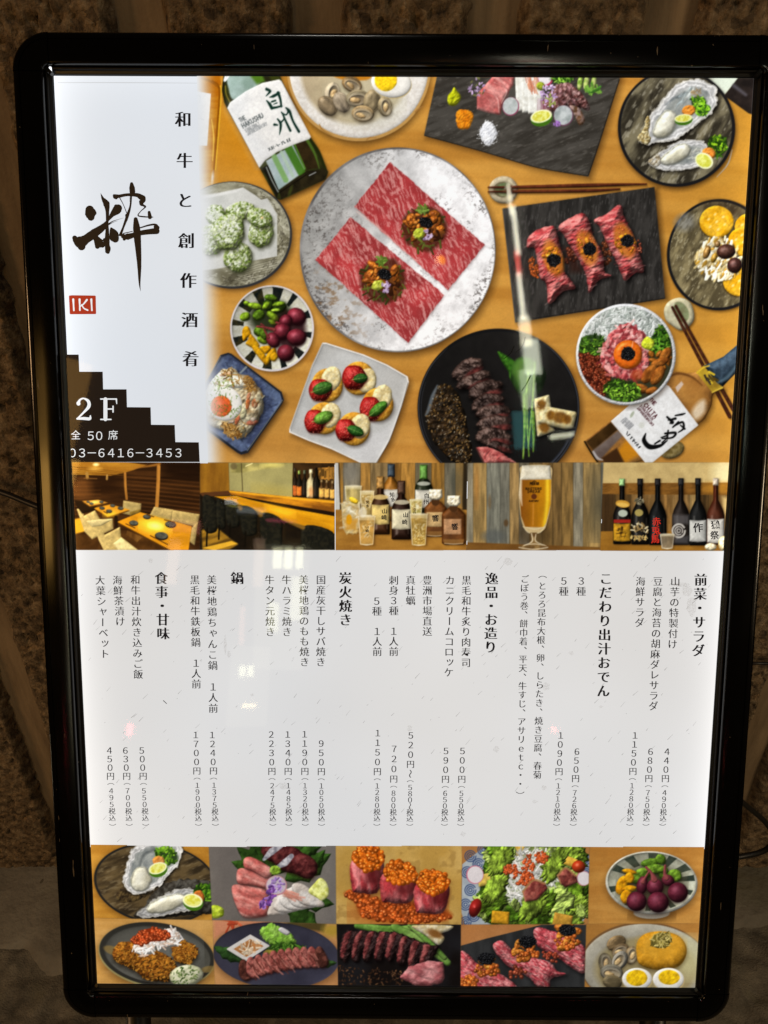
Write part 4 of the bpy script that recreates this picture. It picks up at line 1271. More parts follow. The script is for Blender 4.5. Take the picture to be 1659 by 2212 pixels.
def paint_header2(p):
    # ---- black plate with sliced steak
    p.at(1650, 1290, 700)
    p.part('printed_plate')
    pl = p.ell(815, 810, 768, 752, pad=100)
    p.shadow(pl, 22, 30, 100, 0.6)
    p.fill(pl, (26, 26, 28))
    sl, X, Y, d = p.ell(815, 812, 742, 726)
    c = np.array((30, 28, 27)) * (1 + 0.35 * np.clip((X - 300) / 900, 0, 1) * np.clip(1 - Y / 900, 0, 1))[..., None] * (0.9 + 0.25 * fbm(X * 0.01, Y * 0.01, 3))[..., None]
    p.put(sl, c, p.alpha(d, 8))
    for r0, a0, a1, w, cc in ((0.985, -70, 60, 7, (92, 96, 106)), (0.955, 5, 62, 7, (96, 104, 124)), (0.985, 120, 230, 8, (84, 84, 90)), (0.94, 10, 60, 5, (70, 78, 98)), (0.955, 150, 200, 6, (60, 62, 70))):
        q = [(815 + 768 * r0 * math.cos(RAD(t)), 810 + 752 * r0 * math.sin(RAD(t))) for t in np.linspace(a0, a1, 7)]
        p.fill(p.stroke(q, [2, w, w, w, w, w, 2]), cc, 0.85)
    # pepper sauce
    s = p.poly([(230, 600), (330, 590), (420, 660), (480, 800), (520, 1000), (560, 1200), (540, 1340), (420, 1340), (280, 1230), (180, 1080), (120, 880), (170, 760)], smooth=True, wob=14, wf=0.02, pad=20)
    p.lump(s, (34, 26, 18), (58, 40, 22), rw=60, bump=16, bs=0.03, amb=0.4, spec=0.12, ts=0.03, shp=20)
    p.fill(p.stroke([(235, 600), (190, 700), (150, 830), (125, 880)], [16, 34, 30, 16]), (120, 134, 146), 0.7, soft=16)
    p.bits(s, 230, ((104, 72, 30), (140, 104, 50), (70, 46, 18), (170, 130, 70)), 6, 16, 6, 12, a=0.8)
    p.bits(s, 60, ((206, 200, 180),), 5, 14, 4, 7, a=0.8)
    # steak slices
    for i, (cx, cy, rx, ry, rot) in enumerate(((520, 440, 160, 84, -32), (575, 550, 170, 66, -24), (690, 640, 170, 86, -18), (710, 760, 160, 84, -14), (760, 860, 170, 76, -8), (780, 960, 170, 80, -6), (770, 1090, 170, 96, 4), (830, 1180, 110, 50, 20))):
        e = p.ell(cx, cy, rx, ry, rot, wob=0.13, wf=2.6, seed=i * 5, pad=40)
        p.shadow(e, 8, 24, 40, 0.8, (8, 6, 6))
        p.lump(e, (84, 62, 54), (40, 26, 22), rw=44, bump=24, bs=0.03, amb=0.3, spec=0.2, shp=10, ts=0.02, ang=rot + 60, stretch=2.2, seed=i)
        p.fill(p.ell(cx + rx * 0.35, cy + ry * 0.45, rx * 0.55, ry * 0.36, rot, wob=0.12, wf=3, seed=i), noise_mix((148, 66, 60), (84, 34, 32), 0.03), 0.85, soft=22)
    p.lump(p.poly([(605, 1185), (700, 1175), (820, 1220), (980, 1330), (680, 1345)], smooth=False, wob=10, wf=0.03), (176, 76, 74), (206, 120, 112), rw=40, bump=12, bs=0.03, amb=0.5, ts=0.03)
    p.fill(p.stroke([(605, 1190), (660, 1300), (690, 1345)], [14, 20, 14]), (90, 50, 46), 0.8)
    # greens
    p.lump(p.poly([(805, 275), (870, 300), (960, 360), (1000, 420), (960, 560), (920, 530), (910, 470), (850, 380)], smooth=True), (66, 128, 30), (44, 96, 22), rw=60, bump=9, bs=0.02, amb=0.4)
    p.lump(p.poly([(940, 430), (1000, 340), (1100, 330), (1180, 360), (1250, 440), (1265, 520), (1220, 640), (1120, 720), (1020, 690), (940, 560)], smooth=True), (48, 92, 26), (22, 50, 16), rw=120, bump=12, bs=0.012, amb=0.45, ts=0.008)
    p.fill(p.poly([(960, 420), (1010, 350), (1130, 350), (1150, 500), (1130, 690), (1040, 680), (970, 560)], smooth=True), noise_mix((112, 156, 62), (84, 132, 44), 0.01), 0.7, soft=60)
    for q, w in (([(1100, 480), (1080, 760), (1095, 1080), (1105, 1270)], [20, 34, 22, 14]), ([(1160, 380), (1150, 620), (1130, 860), (1100, 1180)], [18, 22, 24, 14]), ([(1060, 690), (1066, 960), (1050, 1290)], [40, 34, 16]), ([(1140, 860), (1150, 1050), (1145, 1225)], [40, 34, 12])):
        p.lump(p.stroke(q, w), (96, 140, 40), (140, 176, 70), rw=12, amb=0.5)
    # grilled leeks
    for q, rd in (([(1165, 735), (1285, 700), (1330, 1020), (1195, 1070)], 14), ([(1240, 815), (1530, 870), (1500, 980), (1440, 985), (1215, 930)], 26)):
        e = p.poly(q, rnd=rd, pad=30)
        p.shadow(e, 8, 16, 36, 0.7, (5, 5, 5))
        p.lump(e, (204, 186, 130), (222, 210, 164), rw=50, k=0.8, bump=4, bs=0.03, amb=0.5)
    for (cx, cy, rx, ry) in ((1220, 780, 40, 44), (1250, 1000, 46, 40), (1310, 880, 34, 44), (1400, 900, 70, 50), (1470, 920, 34, 40)):
        p.fill(p.ell(cx, cy, rx, ry, 15, wob=0.2, wf=2, seed=cx), noise_mix((104, 62, 20), (58, 32, 22), 0.04), 0.85, soft=22)
        p.fill(p.ell(cx - 6, cy, rx * 1.25, ry * 1.2, 15, wob=0.2, wf=2, seed=cx), (190, 120, 20), 0.35, soft=30)

    # ---- slate with beef rolls
    p.at(1930, 690, 770)
    p.part('printed_slate')
    S = p.poly([(175, 315), (1478, 130), (1570, 1085), (285, 1290)], rnd=4, pad=80)
    p.shadow(S, 26, 10, 80, 0.6)
    p.fill(S, noise_mix((46, 43, 40), (66, 62, 58), 0.03, 0.006, 3.2, 31, 8, c3=(92, 88, 84)))
    p.fill(p.stroke([(178, 320), (285, 1288)], 9), (88, 86, 84), 0.7)
    p.fill(p.stroke([(285, 1285), (1568, 1085)], 8), (28, 26, 25), 0.8)
    p.fill(p.poly([(700, 640), (800, 700), (860, 860), (760, 860)]), (60, 28, 20), 0.7, soft=60)
    p.roe(p.ell(1060, 680, 70, 130, 20), 26, 22, (110, 50, 26), spec=0.4)
    p.roe(p.ell(760, 720, 50, 90, 10), 16, 22, (96, 40, 24), spec=0.4)
    rolls = ([(385, 650), (395, 560), (480, 490), (600, 462), (640, 520), (690, 720), (700, 850), (800, 990), (690, 1030), (570, 1135), (550, 960), (490, 900), (450, 660)],
             [(655, 470), (740, 400), (860, 350), (920, 420), (960, 560), (1040, 720), (1050, 850), (1115, 890), (1000, 930), (920, 1040), (890, 880), (830, 760), (710, 560)],
             [(960, 410), (1060, 360), (1180, 280), (1220, 380), (1290, 520), (1360, 720), (1390, 850), (1310, 870), (1225, 935), (1160, 790), (1090, 650), (1010, 480)])
    for i, q in enumerate(rolls):
        e = p.poly(q, smooth=True, pad=50, wob=6, wf=0.03)
        p.shadow(e, 22, 18, 50, 0.7, (8, 6, 6))
        p.lump(e, (184, 62, 64), (216, 124, 118), rw=110, bump=13, bs=0.022, amb=0.38, ts=0.020, ang=60 + i * 8, stretch=0.4, spec=0.06, seed=i * 3)
        p.bits(p.poly(q, smooth=True), 40, ((232, 170, 162), (150, 36, 46)), 40, 90, 5, 10, ang=-25, spread=25, a=0.3)
    for i, (cx, cy, kx, ky) in enumerate(((605, 740, 615, 755), (905, 650, 922, 660), (1225, 590, 1252, 590))):
        p.fill(p.ell(cx, cy, 82, 155, -18, wob=0.08, wf=1.5, seed=i), (206, 118, 30), 0.8, soft=30)
        uni(p, cx, cy - 10, 78, 9, 40 + i, (232, 152, 30), (210, 116, 24))
        uni(p, cx + 10, cy + 60, 56, 5, 50 + i, (226, 140, 30), (206, 110, 24))
        p.roe(p.ell(cx, cy, 80, 130, -18), 14, 13, (218, 100, 44), spec=0.4)
        p.caviar(p.ell(kx, ky, 56, 54, wob=0.14, wf=2), 70, 11)
    p.roe(p.ell(445, 820, 40, 95, -10), 24, 16, (176, 76, 26), spec=0.4)
    p.roe(p.ell(1340, 640, 40, 70), 12, 12, (150, 60, 40))

    # ---- chopsticks and rest
    p.part('printed_chopsticks')
    r = p.ell(180, 150, 125, 118, pad=30)
    p.shadow(r, 8, 14, 40, 0.5)
    p.lump(r, (176, 160, 130), (196, 182, 150), rw=34, k=0.8, amb=0.5)
    p.fill(p.ell(182, 148, 88, 70), (120, 110, 80))
    p.fill(p.ell(184, 148, 70, 54), noise_mix((150, 158, 116), (96, 116, 70), 0.02))
    for y0, y1, w in ((128, 96, 30), (166, 150, 26)):
        x1 = 1410 if y0 < 150 else 1180
        e = p.stroke([(50, y0), (300, y0 - 1), (900, (y0 + y1) / 2), (x1, y1 + (4 if y0 < 150 else -6))], [12, 28, w + 4, 16], pad=20)
        p.shadow(e, 4, 14, 24, 0.45)
        p.lump(e, (110, 50, 26), (86, 36, 20), rw=14, amb=0.5, ts=0.01, spec=0.06)

    # ---- plate with crackers
    p.at(2620, 780, 380)
    p.part('printed_plate')
    stone_plate(p, 1110, 1045, 905, 970, seed=7, c1=(150, 134, 94), c2=(92, 80, 54), c3=(196, 184, 146), rw=46, ang=-62)
    p.fill(p.ell(520, 480, 180, 150, -20), noise_mix((150, 148, 142), (110, 106, 96), 0.012, 0.04, 3, 2, -60), 0.75, soft=120)
    p.fill(p.ell(1200, 260, 380, 140, 10), (70, 52, 34), 0.7, soft=140)
    for (cx, cy, r) in ((1640, 560, 250), (1540, 820, 270), (1075, 470, 298), (1470, 1500, 285)):
        e = p.ell(cx, cy, r, r * 0.94, pad=40, wob=0.012, wf=14)
        p.shadow(e, -16, 22, 50, 0.6, (50, 30, 5))
        p.lump(e, (232, 164, 14), (244, 184, 40), rw=50, bump=6, bs=0.02, k=0.5, amb=0.6, ts=0.008)
        for k in range(7):
            a = k * 60 + 20
            hx, hy = (cx, cy) if k == 6 else (cx + r * 0.5 * math.cos(RAD(a)), cy + r * 0.45 * math.sin(RAD(a)))
            p.fill(p.ell(hx, hy, 30, 18, -45), (250, 224, 140), 0.85, soft=18)
    pile = p.poly([(690, 1050), (800, 900), (960, 780), (1120, 720), (1300, 800), (1420, 960), (1480, 1200), (1400, 1420), (1100, 1500), (920, 1430), (800, 1360), (700, 1200)], smooth=True, wob=30, wf=0.012, pad=60)
    p.shadow(pile, 10, 20, 60, 0.5, (40, 30, 15))
    p.lump(pile, (214, 196, 150), (150, 116, 56), rw=120, bump=30, bs=0.014, amb=0.5, ts=0.012)
    p.bits(pile, 170, ((236, 222, 186), (246, 238, 214), (214, 190, 130), (200, 150, 50)), 40, 120, 24, 50, ang=-55, spread=40)
    for (cx, cy, rx, ry, rot, c) in ((905, 1000, 60, 120, 18, (170, 120, 50)), (1090, 860, 50, 60, 20, (176, 130, 70)), (1240, 990, 165, 130, -10, (96, 54, 40)), (1390, 1230, 130, 140, 20, (90, 48, 40)), (1030, 1100, 50, 90, 20, (206, 150, 40))):
        p.lump(p.ell(cx, cy, rx, ry, rot, wob=0.03), c, np.array(c) * 0.75, rw=min(rx, ry) * 0.95, amb=0.4, spec=0.3, shp=14)

    # ---- second rest and chopsticks, whisky bottle, rice bowl
    p.at(2320, 1160, 680)
    p.part('printed_chopsticks')
    e = p.poly([(820, 190), (870, 110), (980, 75), (1080, 130), (1115, 270), (1060, 360), (980, 395), (900, 350), (835, 290)], smooth=True, pad=40)
    p.shadow(e, 10, 16, 40, 0.5)
    p.lump(e, (196, 186, 148), (206, 198, 164), rw=40, k=0.8, amb=0.5)
    p.fill(p.ell(985, 215, 70, 105, -25), noise_mix((130, 130, 90), (150, 164, 116), 0.02), soft=10)
    for ox in (0, 34):
        e = p.stroke([(900 + ox, 170 - ox * 0.4), (1180 + ox, 700 - ox), (1460 + ox, 1235 - ox * 2)], [26, 34, 40], pad=20)
        p.shadow(e, 10, 10, 24, 0.4)
        p.lump(e, (96, 48, 28), (70, 32, 20), rw=16, amb=0.5)
    p.part('printed_bottle')
    e = p.ell(900, 1560, 120, 80, -20, pad=30)
    p.shadow(e, 8, 12, 30, 0.5)
    p.lump(e, (150, 130, 80), (120, 100, 50), rw=40, k=0.7)
    body = p.poly([(45, 1480), (300, 1280), (480, 1130), (700, 930), (800, 840), (920, 800), (1040, 815), (1120, 810), (1160, 775), (1230, 730), (1400, 955), (1310, 1000), (1285, 1040), (1280, 1120), (1220, 1250), (1120, 1330), (700, 1630), (420, 1720), (190, 1700)], rnd=4, pad=70)
    p.shadow(body, 20, 24, 80, 0.5)
    p.lump(body, (176, 120, 54), (136, 86, 34), rw=80, k=0.3, amb=0.5, spec=0.04, shp=10, ts=0.004, ang=-38, stretch=3)
    p.fill(p.poly([(880, 850), (1000, 820), (1140, 870), (1230, 1010), (1180, 1180), (1080, 1200), (980, 1020)], smooth=True), noise_mix((198, 138, 62), (166, 106, 42), 0.006, seed=3), 0.8, soft=70)
    p.fill(p.stroke([(860, 850), (960, 815), (1090, 850), (1190, 930)], [10, 26, 20, 10]), (96, 52, 18), 0.7, soft=16)
    p.fill(p.poly([(1090, 1190), (1160, 1090), (1220, 1080), (1215, 1190), (1130, 1265)], smooth=True), (226, 208, 180), 0.85, soft=50)
    p.fill(p.poly([(930, 950), (990, 890), (1010, 920), (950, 1000)]), (206, 190, 184), 0.8, soft=12)
    p.fill(p.stroke([(1290, 1010), (1275, 1130), (1190, 1280)], 10), (84, 48, 14), 0.8, soft=8)
    p.fill(p.poly([(60, 1480), (300, 1290), (370, 1360), (130, 1570)]), noise_mix((60, 38, 14), (84, 56, 24), 0.01), soft=16)
    p.fill(p.poly([(120, 1570), (370, 1370), (420, 1420), (300, 1540), (200, 1660), (150, 1640)]), noise_mix((120, 104, 96), (96, 78, 70), 0.008), soft=22)
    p.fill(p.poly([(350, 1590), (460, 1450), (590, 1600), (440, 1690)]), (206, 130, 20), soft=40)
    p.fill(p.poly([(210, 1640), (360, 1540), (430, 1680), (260, 1720)]), (74, 44, 20), soft=22)
    p.fill(p.stroke([(45, 1480), (110, 1590), (185, 1700)], 16), (40, 26, 10))
    p.fill(p.stroke([(130, 1580), (170, 1640), (220, 1660)], [20, 26, 10]), (190, 186, 186), 0.8, soft=10)
    # neck and capsule
    p.fill(p.poly([(1130, 800), (1230, 720), (1400, 960), (1290, 1000)]), noise_mix((150, 116, 30), (196, 160, 40), 0.012), soft=8)
    cap = p.poly([(1210, 740), (1400, 650), (1540, 530), (1640, 470), (1640, 760), (1530, 800), (1390, 945), (1330, 900)])
    p.lump(cap, (40, 56, 72), (54, 74, 92), rw=90, k=0.8, amb=0.3, spec=0.12, shp=10)
    p.fill(p.stroke([(1140, 810), (1200, 760), (1260, 740)], 14), (226, 180, 40), 0.9)
    p.fill(p.stroke([(1290, 1000), (1390, 950)], 12), (214, 180, 60), 0.9)
    p.fill(p.stroke([(1350, 900), (1440, 850), (1530, 740)], [24, 40, 26]), (110, 140, 158), 0.6, soft=24)
    p.bits(p.ell(1260, 860, 70, 60), 14, ((90, 70, 20), (226, 190, 40), (60, 50, 40)), 30, 60, 12, 22, ang=45, spread=20)
    lab = p.poly([(300, 1280), (480, 1125), (835, 920), (870, 940), (1155, 1320), (700, 1690), (640, 1690)])
    p.lump(lab, (218, 216, 214), (226, 225, 224), rw=40, k=0.08, amb=0.5)
    B = (18, 18, 18)
    for q, w in (([(640, 1400), (625, 1470), (680, 1530), (780, 1520), (850, 1470)], [10, 44, 52, 30, 10]), ([(730, 1500), (780, 1470)], [14, 18]), ([(845, 1450), (800, 1490)], [10, 14]),
                 ([(850, 1240), (900, 1290), (880, 1300)], [20, 34, 16]), ([(930, 1225), (990, 1215), (1025, 1205)], [14, 22, 10]), ([(860, 1270), (930, 1255)], [10, 26]), ([(905, 1340), (960, 1290)], [14, 22]), ([(930, 1320), (1000, 1290), (1010, 1350), (960, 1390)], [16, 22, 20, 10]),
                 ([(830, 1400), (930, 1395), (900, 1440), (800, 1450)], [20, 26, 18, 14]), ([(860, 1370), (850, 1450)], [14, 20]), ([(790, 1440), (850, 1420)], [10, 16]), ([(980, 1320), (1020, 1355)], [12, 22])):
        p.fill(p.stroke(q, w), B)
    latin(p, 'CHITA', 648, 1100, 40, 36, 49, (80, 30, 36))
    latin(p, 'THE', 700, 1050, 34, 26, 49, (80, 30, 36))
    latin(p, 'SINGLEGRAIN', 598, 1120, 22, 17, 49, (96, 60, 64), 0.9)
    latin(p, 'JAPANESEWHISKY', 570, 1140, 22, 17, 49, (96, 60, 64), 0.9)
    p.text_rows(440, 1240, 8, 60, 8, 15, (150, 150, 152), 0.7, 44, 2)
    p.text_rows(462, 1380, 7, 26, 24, 30, (40, 40, 42), 0.95, 49, 3)
    p.fill(p.ell(600, 1320, 30, 30), (206, 206, 196), 0.8, soft=10)
    p.fill(p.ell(508, 1215, 36, 14, -60), (150, 160, 130), 0.7, soft=8)

    p.at(2280, 1190, 480)
    p.part('printed_bowl')
    bw = p.ell(772, 790, 690, 702, pad=110)
    p.shadow(bw, 20, 34, 110, 0.5)
    p.lump(bw, (206, 206, 208), (226, 226, 226), rw=40, k=0.6, bump=5, bs=0.06, amb=0.5)
    inn = p.ell(768, 786, 650, 660)
    p.fill(inn, (60, 60, 40))
    p.clip(inn)
    top = p.poly([(150, 600), (200, 400), (420, 180), (760, 110), (1080, 180), (1300, 360), (1380, 520), (1100, 580), (800, 500), (480, 580), (300, 600)], smooth=True)
    p.lump(top, (186, 190, 184), (156, 162, 152), rw=60, bump=22, bs=0.02, amb=0.4)
    p.bits(top, 420, ((206, 208, 202), (222, 224, 220), (180, 186, 178), (150, 158, 150)), 50, 120, 12, 22, lum=0.12)
    p.greens(p.ell(310, 660, 190, 150), 110, 60, 26, ((60, 100, 24), (90, 140, 40), (34, 64, 14), (130, 180, 40)))
    p.greens(p.poly([(1130, 560), (1200, 430), (1320, 390), (1390, 560), (1360, 700), (1200, 760), (1090, 720)], smooth=True), 110, 70, 34, ((56, 104, 22), (90, 146, 34), (30, 62, 14), (120, 160, 40)))
    r = p.poly([(120, 780), (300, 790), (440, 860), (520, 1000), (560, 1120), (500, 1330), (420, 1350), (240, 1180), (140, 980)], smooth=True)
    p.fill(r, (74, 24, 14))
    p.roe(r, 180, 28, (136, 50, 26), spec=0.5)
    meat = p.poly([(410, 820), (470, 640), (560, 480), (700, 390), (810, 350), (900, 410), (1010, 490), (1040, 600), (1090, 780), (1080, 940), (960, 1100), (820, 1150), (700, 1130), (560, 1080), (450, 970)], smooth=True, wob=20, wf=0.02)
    p.lump(meat, (190, 74, 76), (230, 156, 150), rw=60, bump=30, bs=0.018, amb=0.42, ts=0.016, spec=0.05)
    p.bits(meat, 90, ((214, 110, 106), (236, 176, 168), (160, 46, 52)), 60, 130, 24, 46, a=0.7)
    uni(p, 1230, 860, 150, 10, 61, (196, 114, 30), (150, 80, 20))
    for (cx, cy, rx, ry, rot) in ((1320, 800, 120, 70, -60), (1240, 900, 130, 60, -20), (1090, 1060, 150, 80, -55), (1210, 1080, 150, 78, -60), (970, 1260, 120, 66, 10), (1130, 1290, 90, 50, -20)):
        p.lump(p.ell(cx, cy, rx, ry, rot, wob=0.05, wf=2), (178, 104, 36), (138, 72, 22), rw=50, bump=10, bs=0.025, amb=0.42, ts=0.02, ang=rot, stretch=2)
    p.fill(p.ell(930, 1070, 90, 80), (190, 74, 30), 0.7, soft=60)
    p.greens(p.ell(720, 1290, 260, 150, 10), 150, 60, 26, ((60, 100, 24), (96, 146, 34), (30, 56, 14), (140, 190, 50)))
    p.lump(p.poly([(990, 620), (1070, 540), (1160, 610), (1140, 690), (1090, 725), (1000, 690)], smooth=True), (196, 206, 30), (216, 224, 60), rw=40, bump=12, bs=0.03)
    y = p.ell(800, 790, 198, 200, pad=30)
    p.shadow(y, 8, 16, 40, 0.5, (80, 20, 10))
    p.lump(y, (224, 92, 14), (236, 112, 20), rw=80, k=0.8, amb=0.6, spec=0.25, shp=30)
    p.fill(p.stroke([(870, 610), (855, 690)], [10, 14]), (250, 190, 150), 0.8, soft=10)
    p.caviar(p.ell(800, 780, 92, 92, wob=0.1, wf=1.5), 120, 15)
    p.clip(None)


def fade_left(p):
    """the big picture melts into the white panel on its left"""
    p.at(0, 0, 1659)
    sl, X, Y = p.box(740, 280, 920, 1850)
    x0 = 778 + (Y - 300) * 0.028
    a = np.clip((X - x0) / 95.0, 0, 1)
    a = (a * a * (3 - 2 * a))[..., None]
    p.C[sl] = np.array((226, 228, 231), np.float32) * (1 - a) + p.C[sl] * a
    ID = p.ID[sl]
    ID[a[..., 0] < 0.02] = 0
    p.ID[sl] = ID
    b = p.ID[:, :]
    b[p.DX < 770] = 0


def panel(p, name, q):
    """start one of the small pictures: q is its outline in artwork units"""
    p.at(0, 0, 1659)
    sh = p.poly(q)
    p.clip(None)
    p.part(name)
    p.fill(sh, (60, 50, 40))
    p.clip(sh)
    return sh


def planks(p, x0, x1, y0, y1, cols, seed, sx=0.05):
    rs = np.random.RandomState(seed)
    x = x0
    k = 0
    while x < x1:
        w = rs.uniform(90, 220)
        c = np.array(cols[k % len(cols)], float)
        p.fill(p.poly([(x, y0), (x + w + 4, y0), (x + w + 4, y1), (x, y1)]), noise_mix(c * 1.06, c * 0.78, 0.03, 0.004, 2.6, seed + k, 0))
        p.fill(p.stroke([(x, y0), (x, y1)], 7, n=2), c * 0.5, 0.6)
        x += w
        k += 1


def bottle(p, x, y, w, h, col, shoulder=0.42, neck=0.3, cap=None, cap_h=0.12, label=None, lab=(0.55, 0.9), hi=0.25, neckcol=None):
    """upright bottle, base centre (x, y)"""
    t = y - h
    sy = t + h * shoulder
    nw = w * neck
    ny = t + h * shoulder * 0.62
    q = [(x - nw / 2, t), (x + nw / 2, t), (x + nw / 2, ny), (x + w * 0.42, sy - h * 0.04), (x + w / 2, sy + h * 0.04), (x + w / 2, y - 8), (x + w * 0.44, y), (x - w * 0.44, y), (x - w / 2, y - 8), (x - w / 2, sy + h * 0.04), (x - w * 0.42, sy - h * 0.04), (x - nw / 2, ny)]
    e = p.poly(q, rnd=3, pad=40)
    p.shadow(e, 14, 8, 40, 0.45)
    p.lump(e, col, np.array(col) * 0.8, rw=w * 0.42, k=0.9, amb=0.4, spec=hi * 0.4, shp=10, ts=0.006, light=(-0.5, -0.15, 0.8))
    p.fill(p.stroke([(x - w * 0.22, sy + h * 0.05), (x - w * 0.24, y - h * 0.1)], [w * 0.06, w * 0.10], n=3), (235, 225, 210), hi, soft=w * 0.12)
    p.fill(p.stroke([(x + w * 0.36, sy + h * 0.08), (x + w * 0.36, y - h * 0.1)], w * 0.05, n=3), (235, 215, 190), hi * 0.6, soft=w * 0.08)
    if cap is not None:
        p.lump(p.poly([(x - nw * 0.56, t - 2), (x + nw * 0.56, t - 2), (x + nw * 0.58, t + h * cap_h), (x - nw * 0.58, t + h * cap_h)], rnd=3), cap, np.array(cap) * 0.8, rw=nw * 0.5, k=0.9, amb=0.4, spec=0.15, shp=8, light=(-0.5, -0.2, 0.8))
    if label is not None:
        a, b = t + h * lab[0], t + h * lab[1]
        p.lump(p.poly([(x - w * 0.49, a), (x, a + 8), (x + w * 0.49, a), (x + w * 0.49, b), (x, b + 10), (x - w * 0.49, b)]), label, np.array(label) * 0.94, rw=w * 0.4, k=0.5, amb=0.45, light=(-0.5, -0.1, 0.8))


def tumbler(p, x, y, w, h, col, ice=True, top=1.12):
    q = [(x - w / 2 * top, y - h), (x + w / 2 * top, y - h), (x + w / 2 * 0.92, y - 6), (x + w * 0.38, y), (x - w * 0.38, y), (x - w / 2 * 0.92, y - 6)]
    e = p.poly(q, rnd=4, pad=30)
    p.shadow(e, 22, 4, 40, 0.3)
    p.fill(e, noise_mix(np.array(col) * 1.1, np.array(col) * 0.82, 0.012, 0.008, 3, int(x)), 0.92)
    p.fill(p.poly([(x - w / 2 * top, y - h), (x + w / 2 * top, y - h), (x + w / 2 * top, y - h * 0.86), (x - w / 2 * top, y - h * 0.86)]), (226, 212, 170), 0.5, soft=14)
    if ice:
        p.bits(p.poly([(x - w * 0.4, y - h * 0.86), (x + w * 0.4, y - h * 0.86), (x + w * 0.36, y - h * 0.3), (x - w * 0.36, y - h * 0.3)]), 34, ((240, 230, 200), (206, 176, 110), (170, 130, 60)), 20, 60, 8, 22, a=0.45)
    p.fill(p.stroke([(x - w * 0.5 * top, y - h), (x - w * 0.46, y - 8)], 8, n=3), (245, 236, 214), 0.75)
    p.fill(p.stroke([(x + w * 0.5 * top, y - h), (x + w * 0.46, y - 8)], 7, n=3), (245, 232, 205), 0.6)
    p.fill(p.stroke([(x - w * 0.4, y - 8), (x, y), (x + w * 0.4, y - 8)], [8, 16, 8]), (240, 228, 196), 0.75, soft=6)
    p.fill(p.ell(x, y - h, w / 2 * top, w * 0.09), (236, 226, 196), 0.55)


